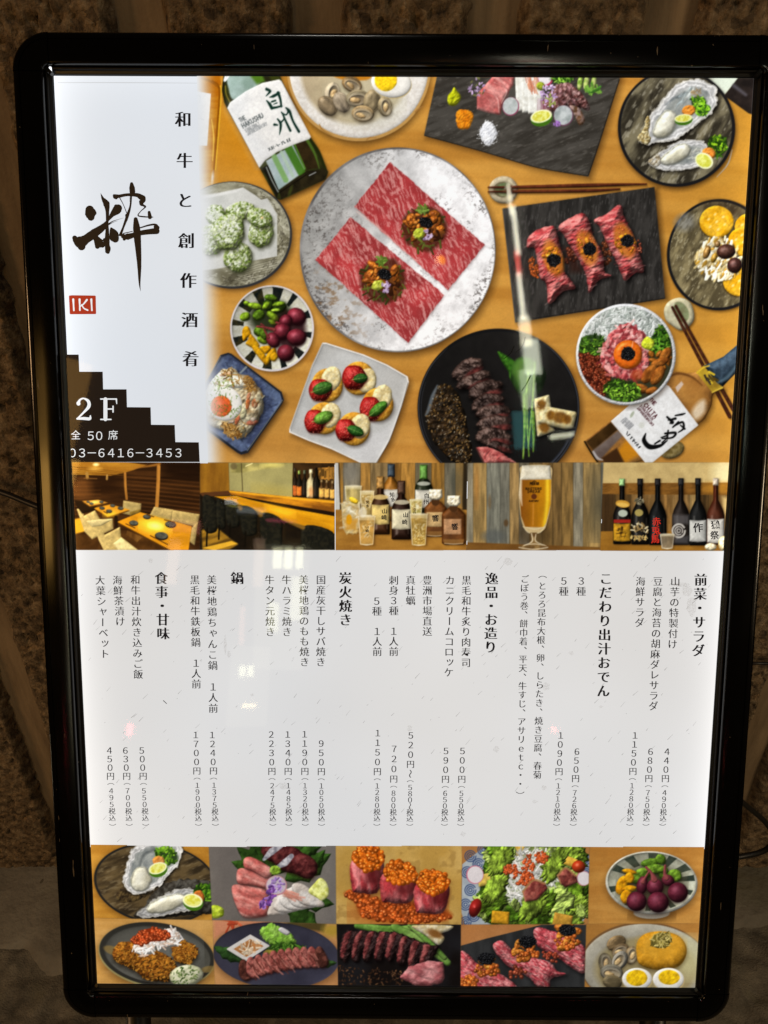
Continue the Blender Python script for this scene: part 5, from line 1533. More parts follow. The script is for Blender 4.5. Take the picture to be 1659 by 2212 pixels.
def paint_strip(p):
    # ---- dining room
    panel(p, 'printed_photo', [(180, 1847), (800, 1850), (800, 2200), (180, 2200)])
    p.at(270, 1840, 550)
    p.fill(p.poly([(-200, 0), (1700, 0), (1700, 1200), (-200, 1200)]), noise_mix((72, 42, 18), (50, 28, 12), 0.002, 0.02, 3, 3, 3))
    for k in range(24):
        y = 190 + k * 24
        p.fill(p.stroke([(720, y - 10), (1150, y + 20 + k), (1620, y + 60 + k * 2)], [5, 9, 8]), (112, 66, 28) if k % 2 else (34, 18, 8), 0.6, soft=8)
        p.fill(p.stroke([(40, y + 10), (400, y + 6)], 7, n=3), (120, 72, 30) if k % 2 else (50, 28, 12), 0.5, soft=7)
    p.fill(p.poly([(1150, 0), (1700, 0), (1700, 260), (1150, 200)]), (26, 14, 8), 0.7, soft=160)
    p.fill(p.ell(450, 240, 180, 120), (40, 22, 10), 0.7, soft=120)
    p.fill(p.ell(160, 360, 130, 140), (140, 84, 36), 0.45, soft=120)
    p.fill(p.poly([(-50, 15), (620, 15), (960, 60), (800, 120), (700, 150), (520, 190), (-50, 170)]), noise_mix((176, 124, 36), (150, 98, 26), 0.004, 0.02))
    for y0, y1 in ((75, 150), (110, 165), (135, 185), (160, 190)):
        p.fill(p.stroke([(-40, y0), (300, (y0 + y1) / 2 - 10), (680, y1)], [10, 8, 6]), (96, 58, 16), 0.8, soft=6)
    p.fill(p.ell(345, 55, 30, 16), (255, 236, 170), soft=24)
    p.fill(p.ell(330, 105, 70, 20), (230, 180, 80), 0.6, soft=30)
    p.fill(p.stroke([(800, 100), (1000, 70), (1110, 50)], [10, 24, 30]), (150, 96, 34), 0.9, soft=16)
    for q, w in (([(695, 160), (700, 320), (715, 470)], 28), ([(1100, 80), (1092, 320), (1078, 560)], 42)):
        p.fill(p.stroke(q, w), noise_mix((176, 118, 48), (140, 90, 34), 0.02, 0.004))
    p.fill(p.stroke([(235, 160), (240, 215)], 36), (150, 110, 50))
    p.fill(p.stroke([(478, 185), (476, 230)], 24), (160, 120, 60))
    p.fill(p.stroke([(200, 222), (355, 226)], 10), (120, 80, 36))
    # benches, chairs, tables
    p.fill(p.poly([(60, 720), (200, 690), (210, 860), (80, 900)]), (206, 150, 30), soft=20)
    p.fill(p.poly([(-20, 900), (900, 860), (1700, 1120), (-20, 1120)]), noise_mix((70, 42, 16), (96, 60, 24), 0.01), 0.85, soft=60)
    cr = (186, 162, 104)

    def blk(q, c, k=1.0):
        p.lump(p.poly(q, smooth=False, rnd=6), np.array(c) * k, np.array(c) * k * 0.88, rw=40, k=0.35, amb=0.5, ts=0.006)
    blk([(1050, 570), (1270, 605), (1255, 730), (1000, 665)], cr, 0.95)
    blk([(1275, 610), (1590, 660), (1560, 800), (1262, 735)], cr, 0.95)
    blk([(680, 495), (885, 530), (880, 600), (760, 660), (670, 640)], cr, 0.92)
    blk([(760, 630), (880, 600), (875, 640), (760, 670)], (120, 96, 40))
    blk([(1490, 830), (1570, 760), (1530, 1020), (1475, 980)], cr, 0.9)
    blk([(120, 595), (160, 600), (200, 680), (330, 615), (400, 740), (540, 715), (548, 830), (300, 950), (210, 860), (150, 680)], cr, 1.0)
    blk([(240, 740), (400, 720), (540, 715), (400, 790), (300, 800)], (206, 188, 136))
    blk([(340, 840), (400, 850), (450, 910), (630, 815), (640, 930), (850, 1090), (450, 1100), (380, 960)], cr, 0.98)
    blk([(560, 1010), (650, 945), (840, 1090), (620, 1090)], (206, 190, 140))
    blk([(90, 490), (170, 500), (340, 560), (330, 600), (180, 640), (120, 560)], (44, 28, 14))
    for q, c in (([(180, 495), (370, 480), (485, 515), (270, 555)], (200, 134, 40)), ([(320, 580), (520, 535), (755, 600), (485, 685)], (206, 140, 30)), ([(600, 745), (880, 630), (1500, 800), (1460, 1090), (1250, 1090)], (206, 136, 18))):
        p.fill(p.poly([(x, y + 14) for x, y in q]), (90, 54, 12))
        p.fill(p.poly(q), noise_mix(c, np.array(c) * 0.9, 0.006, 0.02))
    p.fill(p.ell(1060, 795, 170, 80, 8), (250, 214, 60), 0.9, soft=120)
    p.fill(p.ell(1060, 795, 70, 34, 8), (255, 240, 140), 0.8, soft=50)
    p.fill(p.ell(520, 650, 70, 30, -10), (250, 200, 50), 0.7, soft=60)
    p.fill(p.ell(330, 510, 60, 16, -5), (250, 226, 120), 0.8, soft=30)
    for (x, y, r) in ((800, 757, 54), (958, 682, 46), (1245, 772, 66), (1135, 910, 80), (418, 578, 32), (545, 548, 30), (642, 580, 34), (503, 615, 36), (290, 525, 24), (410, 505, 24), (250, 505, 20)):
        p.fill(p.ell(x, y + r * 0.12, r, r * 0.6, 6), (24, 22, 20))
        p.fill(p.ell(x, y, r * 0.92, r * 0.5, 6), noise_mix((66, 68, 66), (88, 90, 86), 0.03))
    for q in ([(705, 770), (815, 820)], [(1000, 912), (1210, 1020)], [(1170, 722), (1290, 752)], [(440, 622), (480, 644)], [(960, 660), (1040, 685)]):
        p.fill(p.stroke(q, 10, n=2), (66, 36, 12))
    p.fill(p.poly([(720, 850), (910, 930), (840, 990), (710, 900)]), noise_mix((130, 90, 40), (90, 56, 22), 0.02, 0.002))
    p.fill(p.stroke([(585, 690), (590, 800)], 40), (40, 24, 12))

    # ---- counter bar
    panel(p, 'printed_photo', [(800, 1851), (1338, 1852), (1338, 2200), (800, 2200)])
    p.at(790, 1840, 560)
    p.fill(p.poly([(0, 0), (1700, 0), (1700, 1100), (0, 1100)]), noise_mix((26, 20, 14), (40, 30, 18), 0.006))
    p.fill(p.poly([(20, 30), (370, 30), (380, 370), (30, 390)]), noise_mix((110, 70, 20), (140, 96, 26), 0.01, 0.002))
    p.fill(p.poly([(370, 30), (1130, 30), (1125, 440), (380, 360)]), noise_mix((150, 144, 96), (136, 130, 88), 0.003))
    p.fill(p.poly([(400, 40), (1100, 40), (1000, 70), (530, 150), (400, 150)]), noise_mix((170, 160, 100), (110, 104, 60), 0.008), 0.9, soft=20)
    p.fill(p.ell(880, 60, 120, 30), (200, 190, 110), 0.7, soft=40)
    p.fill(p.ell(900, 370, 240, 60, 8), (170, 150, 70), 0.5, soft=120)
    p.fill(p.stroke([(520, 40), (535, 370)], 8, n=2), (60, 50, 30))
    p.fill(p.stroke([(570, 75), (650, 40)], 8, n=2), (226, 216, 170))
    p.fill(p.ell(430, 75, 40, 40), (96, 84, 56), 0.8, soft=20)
    p.fill(p.poly([(1130, 30), (1640, 30), (1640, 490), (1125, 440)]), noise_mix((44, 30, 16), (66, 44, 22), 0.01))
    for y in (100, 215):
        p.fill(p.stroke([(1410, y + 5), (1640, y - 5)], 20, n=2), (176, 120, 50))
    p.bits(p.poly([(1440, 130), (1630, 120), (1630, 200), (1440, 205)]), 34, ((120, 84, 34), (150, 104, 40), (80, 56, 24)), 60, 80, 16, 30, ang=90, spread=4)
    for (x, y, w, h, c, l, cp) in ((1155, 430, 50, 330, (30, 20, 12), (190, 96, 40), (40, 30, 20)), (1205, 430, 62, 300, (26, 20, 12), (206, 110, 40), (120, 150, 60)), (1268, 435, 60, 310, (30, 22, 14), None, (70, 80, 60)), (1345, 445, 96, 330, (190, 176, 140), None, (220, 206, 170)), (1410, 455, 80, 360, (24, 18, 12), None, None),
                                   (1472, 465, 60, 230, (90, 60, 30), (206, 160, 80), (120, 96, 60)), (1534, 470, 60, 230, (90, 60, 30), (206, 160, 80), (120, 96, 60)), (1600, 480, 60, 230, (90, 60, 30), (206, 160, 80), (120, 96, 60))):
        bottle(p, x, y, w, h, c, label=l, lab=(0.6, 0.96) if h > 250 else (0.42, 0.86), cap=cp, hi=0.18)
    p.fill(p.ell(1345, 380, 30, 60), (196, 110, 50), 0.5, soft=30)
    p.fill(p.poly([(370, 360), (700, 395), (1120, 440), (1640, 490), (1640, 660), (1300, 590), (900, 500), (380, 410)]), noise_mix((190, 122, 22), (120, 70, 18), 0.004, 0.02, 3, 4, 9))
    p.fill(p.stroke([(380, 372), (900, 428), (1640, 500)], [16, 22, 34]), (222, 158, 30), 0.8, soft=14)
    p.fill(p.poly([(430, 415), (900, 500), (1640, 620), (1640, 665), (1000, 560), (560, 460)]), (36, 22, 12), soft=8)
    p.fill(p.poly([(200, 432), (460, 425), (620, 470), (1000, 555), (1640, 670), (1640, 880), (1300, 790), (900, 680), (480, 520)]), noise_mix((206, 148, 16), (180, 120, 10), 0.003, 0.02, 2.5, 8, 14))
    p.fill(p.ell(980, 600, 160, 40, 14), (236, 186, 40), 0.6, soft=90)
    p.fill(p.poly([(20, 390), (370, 365), (400, 410), (200, 430), (60, 430)]), (84, 50, 26))
    p.fill(p.poly([(50, 830), (200, 780), (480, 1000), (380, 1060), (60, 1070)]), noise_mix((150, 110, 30), (90, 64, 20), 0.004, 0.02, 3, 2, -18), soft=20)
    p.fill(p.poly([(60, 1040), (400, 960), (480, 990), (200, 1070)]), (196, 150, 40), soft=10)
    for (x, y, w, h) in ((150, 640, 170, 420), (280, 640, 110, 330), (420, 640, 160, 300), (610, 720, 190, 330), (880, 830, 250, 380), (1440, 1000, 380, 420)):
        p.lump(p.poly([(x - w / 2, y - h / 2), (x + w * 0.42, y - h * 0.36), (x + w / 2, y + h * 0.2), (x + w * 0.4, y + h * 0.5), (x - w * 0.4, y + h * 0.45)], smooth=True), (18, 18, 14), (30, 28, 20), rw=40, k=0.5, amb=0.5, spec=0.05, shp=6)
        p.fill(p.stroke([(x - w * 0.2, y + h * 0.4), (x - w * 0.25, y + h * 0.9)], 20, n=2), (20, 16, 10))
    for q in ([(700, 590), (750, 650)], [(480, 520), (510, 575)], [(1010, 700), (1250, 800)]):
        p.fill(p.stroke(q, [30, 50], n=2), (150, 108, 36), 0.7, soft=20)
    p.fill(p.ell(420, 545, 60, 14, 8), (120, 124, 40), 0.6, soft=20)

    q = np.clip((p.DX < 1338) & (p.DY > 1850) & (p.DY < 2201), 0, 1)[..., None]
    p.C = np.where(q > 0, np.clip(p.C * np.array((1.22, 1.18, 1.05), np.float32), 0, 255), p.C)

    # ---- whisky bottles and glasses
    panel(p, 'printed_photo', [(1340, 1851), (1868, 1852), (1866, 2201), (1340, 2201)])
    p.at(1320, 1840, 560)
    planks(p, 40, 1640, 20, 640, ((170, 120, 48), (136, 124, 100), (176, 126, 56), (150, 120, 74), (164, 112, 44), (180, 128, 54), (120, 108, 80)), 5)
    p.fill(p.ell(1500, 260, 120, 260), (76, 78, 66), 0.6, soft=160)
    p.fill(p.ell(240, 150, 90, 130), (130, 124, 112), 0.7, soft=80)
    p.fill(p.poly([(1580, 20), (1640, 20), (1640, 600), (1570, 600)]), (34, 26, 16), 0.8, soft=20)
    p.fill(p.poly([(50, 35), (100, 35), (120, 590), (50, 590)]), (196, 192, 184), soft=6)
    p.fill(p.stroke([(105, 40), (125, 590)], 16, n=2), (60, 44, 24), 0.8)
    p.fill(p.poly([(40, 590), (1640, 590), (1640, 1100), (40, 1100)]), noise_mix((178, 122, 44), (156, 102, 34), 0.003, 0.01), soft=8)
    bottle(p, 725, 720, 200, 670, (150, 90, 20), 0.40, 0.36, (54, 68, 80), 0.22, (210, 204, 190), (0.44, 0.74), 0.4)
    bottle(p, 1110, 640, 205, 580, (26, 32, 14), 0.42, 0.36, (92, 150, 52), 0.28, (212, 206, 190), (0.50, 0.86), 0.4)
    tumbler(p, 275, 560, 170, 250, (196, 172, 100), False)
    tumbler(p, 440, 660, 140, 290, (190, 160, 90))
    bottle(p, 598, 880, 215, 680, (70, 34, 12), 0.46, 0.34, (176, 122, 50), 0.2, (222, 190, 110), (0.48, 0.82), 0.4)
    bottle(p, 845, 940, 225, 690, (46, 22, 12), 0.44, 0.34, (84, 54, 36), 0.22, (216, 204, 168), (0.48, 0.82), 0.35)
    p.fill(p.ell(600, 440, 90, 30), (216, 184, 110), 0.85)
    p.fill(p.ell(850, 500, 95, 28), (200, 190, 160), 0.85)
    p.fill(p.ell(1110, 280, 80, 24), (196, 196, 180), 0.85)
    tumbler(p, 1020, 640, 130, 170, (176, 160, 80))
    for (x, y, w, h, lc) in ((1250, 905, 250, 410, (206, 168, 110)), (1465, 1000, 270, 430, (190, 140, 96))):
        e = p.poly([(x - w * 0.22, y - h), (x + w * 0.22, y - h), (x + w / 2, y - h * 0.82), (x + w / 2, y - 20), (x + w * 0.4, y), (x - w * 0.4, y), (x - w / 2, y - 20), (x - w / 2, y - h * 0.82)], rnd=6, pad=40)
        p.shadow(e, 20, 8, 40, 0.45)
        p.lump(e, (118, 62, 18), (84, 42, 12), rw=60, k=0.8, amb=0.5, spec=0.12, shp=8, ts=0.006)
        p.fill(p.poly([(x - w * 0.46, y - 60), (x + w * 0.46, y - 60), (x + w * 0.42, y - 6), (x - w * 0.42, y - 6)]), (150, 104, 50), 0.8, soft=16)
        p.fill(p.stroke([(x - w * 0.4, y - 12), (x, y - 4), (x + w * 0.4, y - 12)], [8, 12, 8]), (222, 200, 160), 0.7)
        p.lump(p.poly([(x - w * 0.43, y - h * 0.70), (x + w * 0.33, y - h * 0.70), (x + w * 0.33, y - h * 0.28), (x - w * 0.43, y - h * 0.28)]), lc, np.array(lc) * 0.92, rw=40, k=0.2, amb=0.5)
        cy = y - h - 80
        p.fill(p.stroke([(x, y - h), (x, cy + 40)], 96, n=2), (84, 50, 24))
        p.lump(p.poly([(x - 66, cy - 60), (x + 70, cy - 60), (x + 76, cy + 20), (x + 40, cy + 50), (x - 40, cy + 50), (x - 72, cy + 20)], rnd=8), (186, 172, 140), (226, 216, 190), rw=30, bump=8, bs=0.03, amb=0.5, spec=0.2, shp=8)
    e = p.poly([(140, 520), (200, 490), (340, 500), (355, 600), (335, 800), (300, 860), (190, 860), (160, 800)], rnd=8, pad=30)
    p.shadow(e, 20, 8, 40, 0.3)
    p.fill(e, noise_mix((206, 190, 150), (186, 160, 106), 0.012, seed=4), 0.95)
    p.bits(e, 60, ((240, 232, 210), (190, 150, 80), (226, 206, 150)), 30, 80, 14, 34, a=0.4)
    p.fill(p.poly([(170, 720), (330, 700), (310, 830), (190, 830)]), (206, 142, 40), 0.8, soft=40)
    p.fill(p.ell(226, 705, 34, 62), (222, 150, 14))
    p.lump(p.poly([(230, 450), (270, 440), (330, 480), (320, 520), (250, 500)], smooth=True), (236, 186, 20), (246, 206, 60), rw=24)
    tumbler(p, 435, 1005, 160, 340, (200, 150, 70), True, 1.2)
    p.fill(p.ell(390, 620, 46, 60), (226, 216, 190), 0.7, soft=20)
    tumbler(p, 1052, 1010, 165, 370, (190, 150, 66), True, 1.2)
    p.bits(p.poly([(980, 820), (1130, 820), (1120, 990), (990, 990)]), 120, ((236, 206, 130), (150, 110, 40)), 5, 12, 5, 9, a=0.8)

    # ---- beer
    panel(p, 'printed_photo', [(1870, 1852), (2414, 1850), (2400, 2201), (1866, 2201)])
    p.at(1850, 1840, 580)
    planks(p, 30, 1640, 20, 1000, ((150, 140, 116), (172, 138, 80), (132, 130, 114), (126, 122, 106), (176, 140, 84), (118, 108, 88), (136, 108, 62), (140, 106, 56), (132, 100, 54), (144, 110, 58)), 9)
    p.fill(p.ell(1560, 500, 110, 420), (82, 80, 66), 0.65, soft=160)
    p.fill(p.ell(360, 870, 130, 70), (92, 94, 90), 0.7, soft=50)
    p.fill(p.ell(800, 850, 200, 140), (70, 50, 26), 0.5, soft=140)
    p.fill(p.ell(498, 720, 26, 40), (96, 66, 34), 0.8, soft=16)
    p.fill(p.ell(310, 480, 18, 80), (110, 84, 50), 0.6, soft=16)
    p.fill(p.ell(160, 300, 26, 240), (196, 130, 56), 0.6, soft=40)
    p.fill(p.poly([(30, 940), (1640, 1000), (1640, 1060), (30, 1060)]), noise_mix((132, 88, 34), (116, 74, 28), 0.004, 0.02), soft=12)
    g = p.poly([(682, 70), (1000, 70), (1015, 250), (1010, 500), (965, 720), (930, 800), (840, 835), (770, 830), (700, 770), (660, 620), (645, 400), (660, 180)], smooth=True, pad=30)
    p.shadow(g, 10, 10, 40, 0.35)
    p.fill(g, (196, 170, 120))
    sl, X, Y, d = p.poly([(672, 215), (1012, 215), (1008, 500), (955, 720), (925, 770), (715, 765), (670, 640), (655, 420)], smooth=False)
    t = np.clip((X - 660) / 340, 0, 1)[..., None]
    c = np.array((140, 78, 16)) * (1 - t) + np.array((206, 138, 10)) * t
    c = c * (0.92 + 0.2 * fbm(X * 0.02, Y * 0.004, 3))[..., None]
    rim = np.exp(-((X - 972 + np.clip(Y - 480, 0, 400) * 0.12) / 24) ** 2)[..., None]
    c = c * (1 - rim * 0.8) + np.array((246, 206, 40)) * rim * 0.8
    p.put(sl, c, p.alpha(d, 6))
    p.lump(p.poly([(684, 66), (1000, 66), (1012, 218), (662, 222)], rnd=4), (214, 204, 178), (224, 216, 194), rw=70, k=0.5, amb=0.55, light=(-0.5, -0.05, 0.8))
    p.fill(p.stroke([(672, 230), (664, 400), (680, 520)], [16, 34, 10]), (226, 212, 186), 0.75, soft=16)
    p.fill(p.stroke([(810, 500), (806, 740)], 14, n=3), (214, 140, 50), 0.7, soft=10)
    for q, w in (([(700, 770), (760, 830), (880, 830), (935, 770)], [10, 14, 14, 10]), ([(690, 760), (820, 790), (940, 765)], [8, 12, 8])):
        p.fill(p.stroke(q, w), (222, 204, 160), 0.75)
    p.fill(p.poly([(775, 830), (850, 830), (838, 920), (860, 960), (990, 990), (970, 1025), (650, 1025), (640, 985), (760, 960), (788, 910)]), noise_mix((150, 116, 66), (110, 78, 40), 0.02))
    for q, w in (([(790, 840), (796, 930), (690, 985)], [12, 14, 6]), ([(838, 850), (840, 930), (960, 985)], [10, 12, 6]), ([(645, 1000), (810, 1022), (975, 1000)], [10, 12, 10]), ([(700, 975), (820, 960), (940, 975)], [6, 10, 6])):
        p.fill(p.stroke(q, w), (236, 222, 190), 0.75)
    p.fill(p.ell(818, 418, 32, 32), (96, 44, 22), 0.9)
    latin(p, 'PREMIUM', 772, 258, 26, 15, 0, (50, 28, 10))
    latin(p, 'MASTERS', 722, 316, 26, 27, 0, (50, 28, 10))
    latin(p, 'DREAM', 748, 350, 24, 29, 0, (50, 28, 10))
    latin(p, 'SUNTORY', 762, 462, 16, 16, 0, (60, 32, 12))
    p.fill(p.stroke([(800, 250), (822, 240), (845, 252)], [6, 12, 6]), (60, 34, 12))

    # ---- six sake bottles
    panel(p, 'printed_photo', [(2414, 1850), (3050, 1850), (3050, 2204), (2400, 2203)])
    p.at(2390, 1840, 560)
    p.fill(p.poly([(20, 10), (1700, 10), (1700, 290), (20, 290)]), noise_mix((190, 160, 100), (206, 176, 112), 0.01))
    p.fill(p.ell(1500, 150, 140, 160), (240, 226, 170), 0.7, soft=160)
    planks(p, 50, 1640, 400, 900, ((92, 66, 34), (110, 78, 38), (146, 108, 58), (150, 110, 58), (156, 112, 56), (160, 120, 66), (190, 150, 86)), 3)
    p.fill(p.poly([(40, 275), (1650, 265), (1650, 415), (40, 405)]), noise_mix((150, 98, 36), (116, 74, 26), 0.01, 0.03), soft=6)
    p.fill(p.ell(1420, 330, 200, 60), (222, 150, 40), 0.6, soft=80)
    p.fill(p.poly([(50, 400), (190, 400), (190, 840), (40, 840)]), (70, 46, 24), 0.6, soft=20)
    p.fill(p.poly([(1480, 440), (1650, 440), (1650, 900), (1480, 900)]), (240, 206, 130), 0.7, soft=50)
    p.fill(p.poly([(20, 845), (1650, 845), (1650, 1100), (20, 1100)]), noise_mix((168, 114, 36), (150, 98, 28), 0.004, 0.01), soft=8)
    for (x, y, h, col, cp, lb, rng) in ((290, 995, 770, (20, 17, 15), (150, 196, 120), (206, 148, 30), (0.68, 0.95)), (505, 1000, 775, (20, 17, 14), (26, 24, 24), None, None), (712, 1005, 780, (16, 17, 17), (30, 26, 26), None, None), (988, 1005, 785, (34, 26, 22), (34, 34, 36), None, None),
                                         (1190, 1010, 790, (20, 20, 19), (26, 26, 28), (196, 194, 186), (0.62, 0.94)), (1400, 1000, 780, (84, 34, 16), (206, 186, 160), (206, 200, 188), (0.61, 0.97))):
        bottle(p, x, y, 205 if x != 988 else 200, h, col, 0.52, 0.26, cp, 0.10, lb, rng or (0, 0), 0.3)
    p.fill(p.poly([(190, 705), (390, 705), (390, 745), (190, 745)]), (176, 40, 30))
    kanji_blot(p, 275, 830, 60, (50, 30, 12), 3, 7, 0.12, 0.8)
    kanji_blot(p, 300, 890, 46, (50, 30, 12), 4, 6, 0.12, 0.7)
    p.fill(p.ell(298, 520, 84, 44, 8), (206, 150, 50))
    p.fill(p.ell(298, 530, 70, 24, 8), (226, 180, 80))
    p.fill(p.ell(300, 632, 56, 42), (176, 184, 166))
    p.fill(p.ell(490, 625, 50, 42), (170, 150, 80))
    p.bits(p.ell(490, 490, 50, 40), 26, ((150, 140, 110), (96, 88, 66)), 16, 40, 8, 16)
    p.bits(p.poly([(405, 760), (600, 760), (600, 850), (405, 850)]), 40, ((150, 120, 70), (206, 190, 150), (30, 26, 20)), 20, 60, 10, 20)
    p.bits(p.poly([(400, 905), (600, 905), (590, 945), (405, 945)]), 40, ((190, 150, 80), (206, 180, 110)), 12, 34, 8, 14)
    p.fill(p.poly([(890, 650), (1085, 650), (1080, 760), (895, 760)]), (96, 92, 92), 0.7, soft=40)
    p.fill(p.poly([(895, 900), (1085, 900), (1075, 990), (900, 990)]), (90, 88, 90), 0.7, soft=40)
    for r, w, a0 in ((74, 22, 0), (46, 14, 60), (20, 12, 30)):
        q = [(962 + r * math.cos(RAD(a0 + t)), 838 + r * 1.05 * math.sin(RAD(a0 + t))) for t in range(0, 331, 30)]
        p.fill(p.stroke(q, w), (186, 180, 170))
    tumbler(p, 825, 1050, 130, 170, (150, 130, 100), False, 1.25)
    p.lump(p.ell(1340, 1030, 70, 46), (190, 172, 130), (226, 214, 180), rw=30, bump=8, bs=0.03, amb=0.5, spec=0.2, shp=8)
    p.lump(p.ell(1500, 990, 70, 90), (206, 180, 120), (236, 220, 180), rw=40, bump=8, bs=0.03, amb=0.5, spec=0.2, shp=8)
    p.clip(None)


def sashimi_leaf(p, cx, cy, L, ang, w=0.3, col=(60, 100, 34)):
    ca, sa = math.cos(RAD(ang)), math.sin(RAD(ang))
    q = []
    n = 9
    for s in (1, -1):
        for k in range(n):
            t = k / (n - 1) if s == 1 else 1 - k / (n - 1)
            wd = w * L * math.sin(math.pi * min(t * 1.02 + 0.02, 1)) * (1.0 if k % 2 else 0.72)
            q.append((cx + ca * L * t - sa * s * wd, cy + sa * L * t + ca * s * wd))
    p.lump(p.poly(q), col, np.array(col) * 0.7, rw=30, bump=8, bs=0.03, amb=0.45, ts=0.02)


def lettuce(p, sh, n, seed):
    """frilly salad leaves"""
    rs = np.random.RandomState(seed)
    pts = p.rand_in(sh, n)
    for (x, y) in pts:
        c = ((160, 194, 56), (120, 164, 34), (84, 126, 24), (186, 212, 96))[rs.randint(4)]
        r = rs.uniform(40, 120)
        p.lump(p.ell(x, y, r, r * rs.uniform(0.5, 0.9), rs.uniform(0, 180), wob=0.3, wf=5, seed=x), c, np.array(c) * 0.55, rw=r * 0.25, bump=13, bs=0.05, amb=0.35, ts=0.03, seed=int(x), stretch=2, ang=rs.uniform(0, 180), spec=0.05)


def paint_bottom(p):
    T1 = [(300, 3380), (455 * ART, 3390), (846, 3676), (300, 3672)]
    # ---- oysters, close
    panel(p, 'printed_photo', [(250, 3374), (835, 3386), (850, 3690), (250, 3684)])
    p.at(300, 3340, 1072)
    p.fill(p.poly([(-100, 30), (900, 30), (900, 580), (-100, 580)]), noise_mix((200, 142, 50), (180, 120, 36), 0.004, 0.02))
    pl = p.ell(500, 300, 385, 248, 8, pad=60)
    p.shadow(pl, 0, 14, 60, 0.4)
    p.fill(pl, (40, 38, 36))
    p.fill(p.ell(502, 300, 372, 236, 8), noise_mix((104, 84, 52), (58, 46, 30), 0.008, 0.03, 3.4, 4, -20, c3=(130, 112, 80)))
    p.lump(p.poly([(360, 500), (430, 440), (470, 370), (560, 300), (700, 270), (870, 300), (910, 420), (890, 480), (640, 500), (450, 520)], smooth=True, wob=10, wf=0.04), (84, 80, 72), (52, 46, 38), rw=40, bump=11, bs=0.03, amb=0.5)
    p.oyster([(378, 492), (440, 435), (520, 380), (640, 330), (740, 340), (790, 400), (740, 460), (620, 490), (460, 512)], [(440, 460), (470, 420), (560, 375), (650, 360), (690, 390), (650, 440), (560, 475), (470, 485)], 3, 0.35)
    p.lump(p.poly([(250, 380), (290, 330), (340, 345), (440, 370), (380, 405), (300, 415)], smooth=True, wob=8, wf=0.06), (120, 96, 54), (60, 46, 30), rw=14, bump=9, bs=0.07)
    p.oyster([(300, 250), (330, 130), (390, 60), (500, 35), (640, 50), (665, 110), (640, 190), (600, 230), (540, 300), (480, 340), (400, 365), (330, 350), (300, 310)], [(345, 310), (360, 230), (400, 195), (450, 215), (475, 285), (440, 335), (385, 350)], 9)
    p.fill(p.stroke([(400, 190), (430, 120), (500, 90), (560, 100)], [8, 20, 18, 8]), (70, 76, 78), 0.55, soft=16)
    p.fill(p.ell(390, 260, 22, 40, 10), (236, 234, 220), 0.6, soft=24)
    p.greens(p.ell(570, 125, 72, 46, 20), 60, 30, 15, ((90, 140, 26), (130, 180, 40), (50, 90, 18)))
    p.lump(p.ell(518, 160, 38, 32, wob=0.08), (226, 140, 56), (236, 160, 80), rw=18, bump=5)
    lime(p, 512, 205, 58, -18, 0.6)
    p.greens(p.ell(800, 355, 62, 56), 50, 30, 15, ((70, 120, 20), (110, 160, 30), (40, 80, 14)))
    p.lump(p.ell(765, 385, 36, 44, wob=0.08), (206, 110, 40), rw=18, bump=5)
    lime(p, 728, 405, 62, 10, 0.68)

    # ---- sashimi
    panel(p, 'printed_photo', [(835, 3386), (1343, 3382), (1345, 3706), (850, 3690)])
    p.at(300, 3340, 1072)
    p.fill(p.poly([(800, 30), (1700, 30), (1700, 600), (800, 600)]), noise_mix((124, 116, 108), (112, 104, 98), 0.004))
    for (x, y, L, a) in ((1230, 260, 280, -160), (1230, 250, 300, -120), (1260, 240, 340, -60), (1300, 280, 330, -30), (1330, 380, 280, 10), (1300, 420, 290, 40), (1200, 240, 260, -140), (1440, 220, 170, -50), (1380, 120, 160, -20)):
        sashimi_leaf(p, x, y, L, a, 0.28, (58, 96, 30))
    for (cx, cy, rx, ry, rot) in ((1240, 110, 90, 60, 20), (1330, 150, 130, 80, 25), (1420, 190, 90, 70, 40)):
        e = p.ell(cx, cy, rx, ry, rot, wob=0.06, pad=20)
        p.shadow(e, 6, 12, 30, 0.5)
        p.lump(e, (110, 46, 44), (72, 24, 26), rw=40, bump=6, bs=0.03, amb=0.45, spec=0.08)
    for q in ([(1170, 150), (1220, 100), (1275, 65)], [(1250, 200), (1300, 170), (1340, 130)]):
        p.fill(p.stroke(q, [20, 44, 30]), noise_mix((206, 204, 206), (130, 130, 140), 0.05), 0.95)
    for k, q in enumerate(([(970, 330), (1000, 305), (1100, 320), (1190, 350), (1200, 480), (1130, 510), (1040, 505), (990, 420)], [(1005, 220), (1050, 205), (1140, 240), (1210, 280), (1180, 330), (1100, 315), (1010, 300)], [(1045, 150), (1090, 135), (1180, 180), (1225, 220), (1190, 270), (1100, 225), (1050, 205)])):
        e = p.poly(q, smooth=True, pad=20)
        p.shadow(e, 4, 10, 24, 0.45, (60, 20, 20))
        p.lump(e, (196, 96, 88), (226, 152, 140), rw=34, bump=8, bs=0.025, amb=0.5, ts=0.03, ang=25, stretch=3, seed=k)
    for k in range(5):
        x = 1200 + k * 38
        p.lump(p.poly([(x - 10, 480 - k * 42), (x + 70, 340 - k * 8), (x + 190, 390 + k * 8), (x + 150, 470 - k * 6), (x + 40, 500 - k * 20)], smooth=True), (190, 176, 164), (214, 206, 198), rw=24, bump=5, bs=0.03, amb=0.55, ts=0.02)
    p.bits(p.poly([(1240, 340), (1300, 330), (1420, 390), (1300, 400)]), 20, ((206, 130, 110),), 40, 90, 8, 14, ang=20, spread=12, a=0.6)
    p.fill(p.ell(1246, 312, 66, 62), (196, 130, 140))
    p.fill(p.ell(1246, 310, 60, 56), noise_mix((206, 190, 194), (186, 170, 176), 0.03))
    p.bits(p.ell(1245, 310, 40, 46), 20, ((150, 110, 180), (180, 150, 206)), 10, 24, 10, 16)
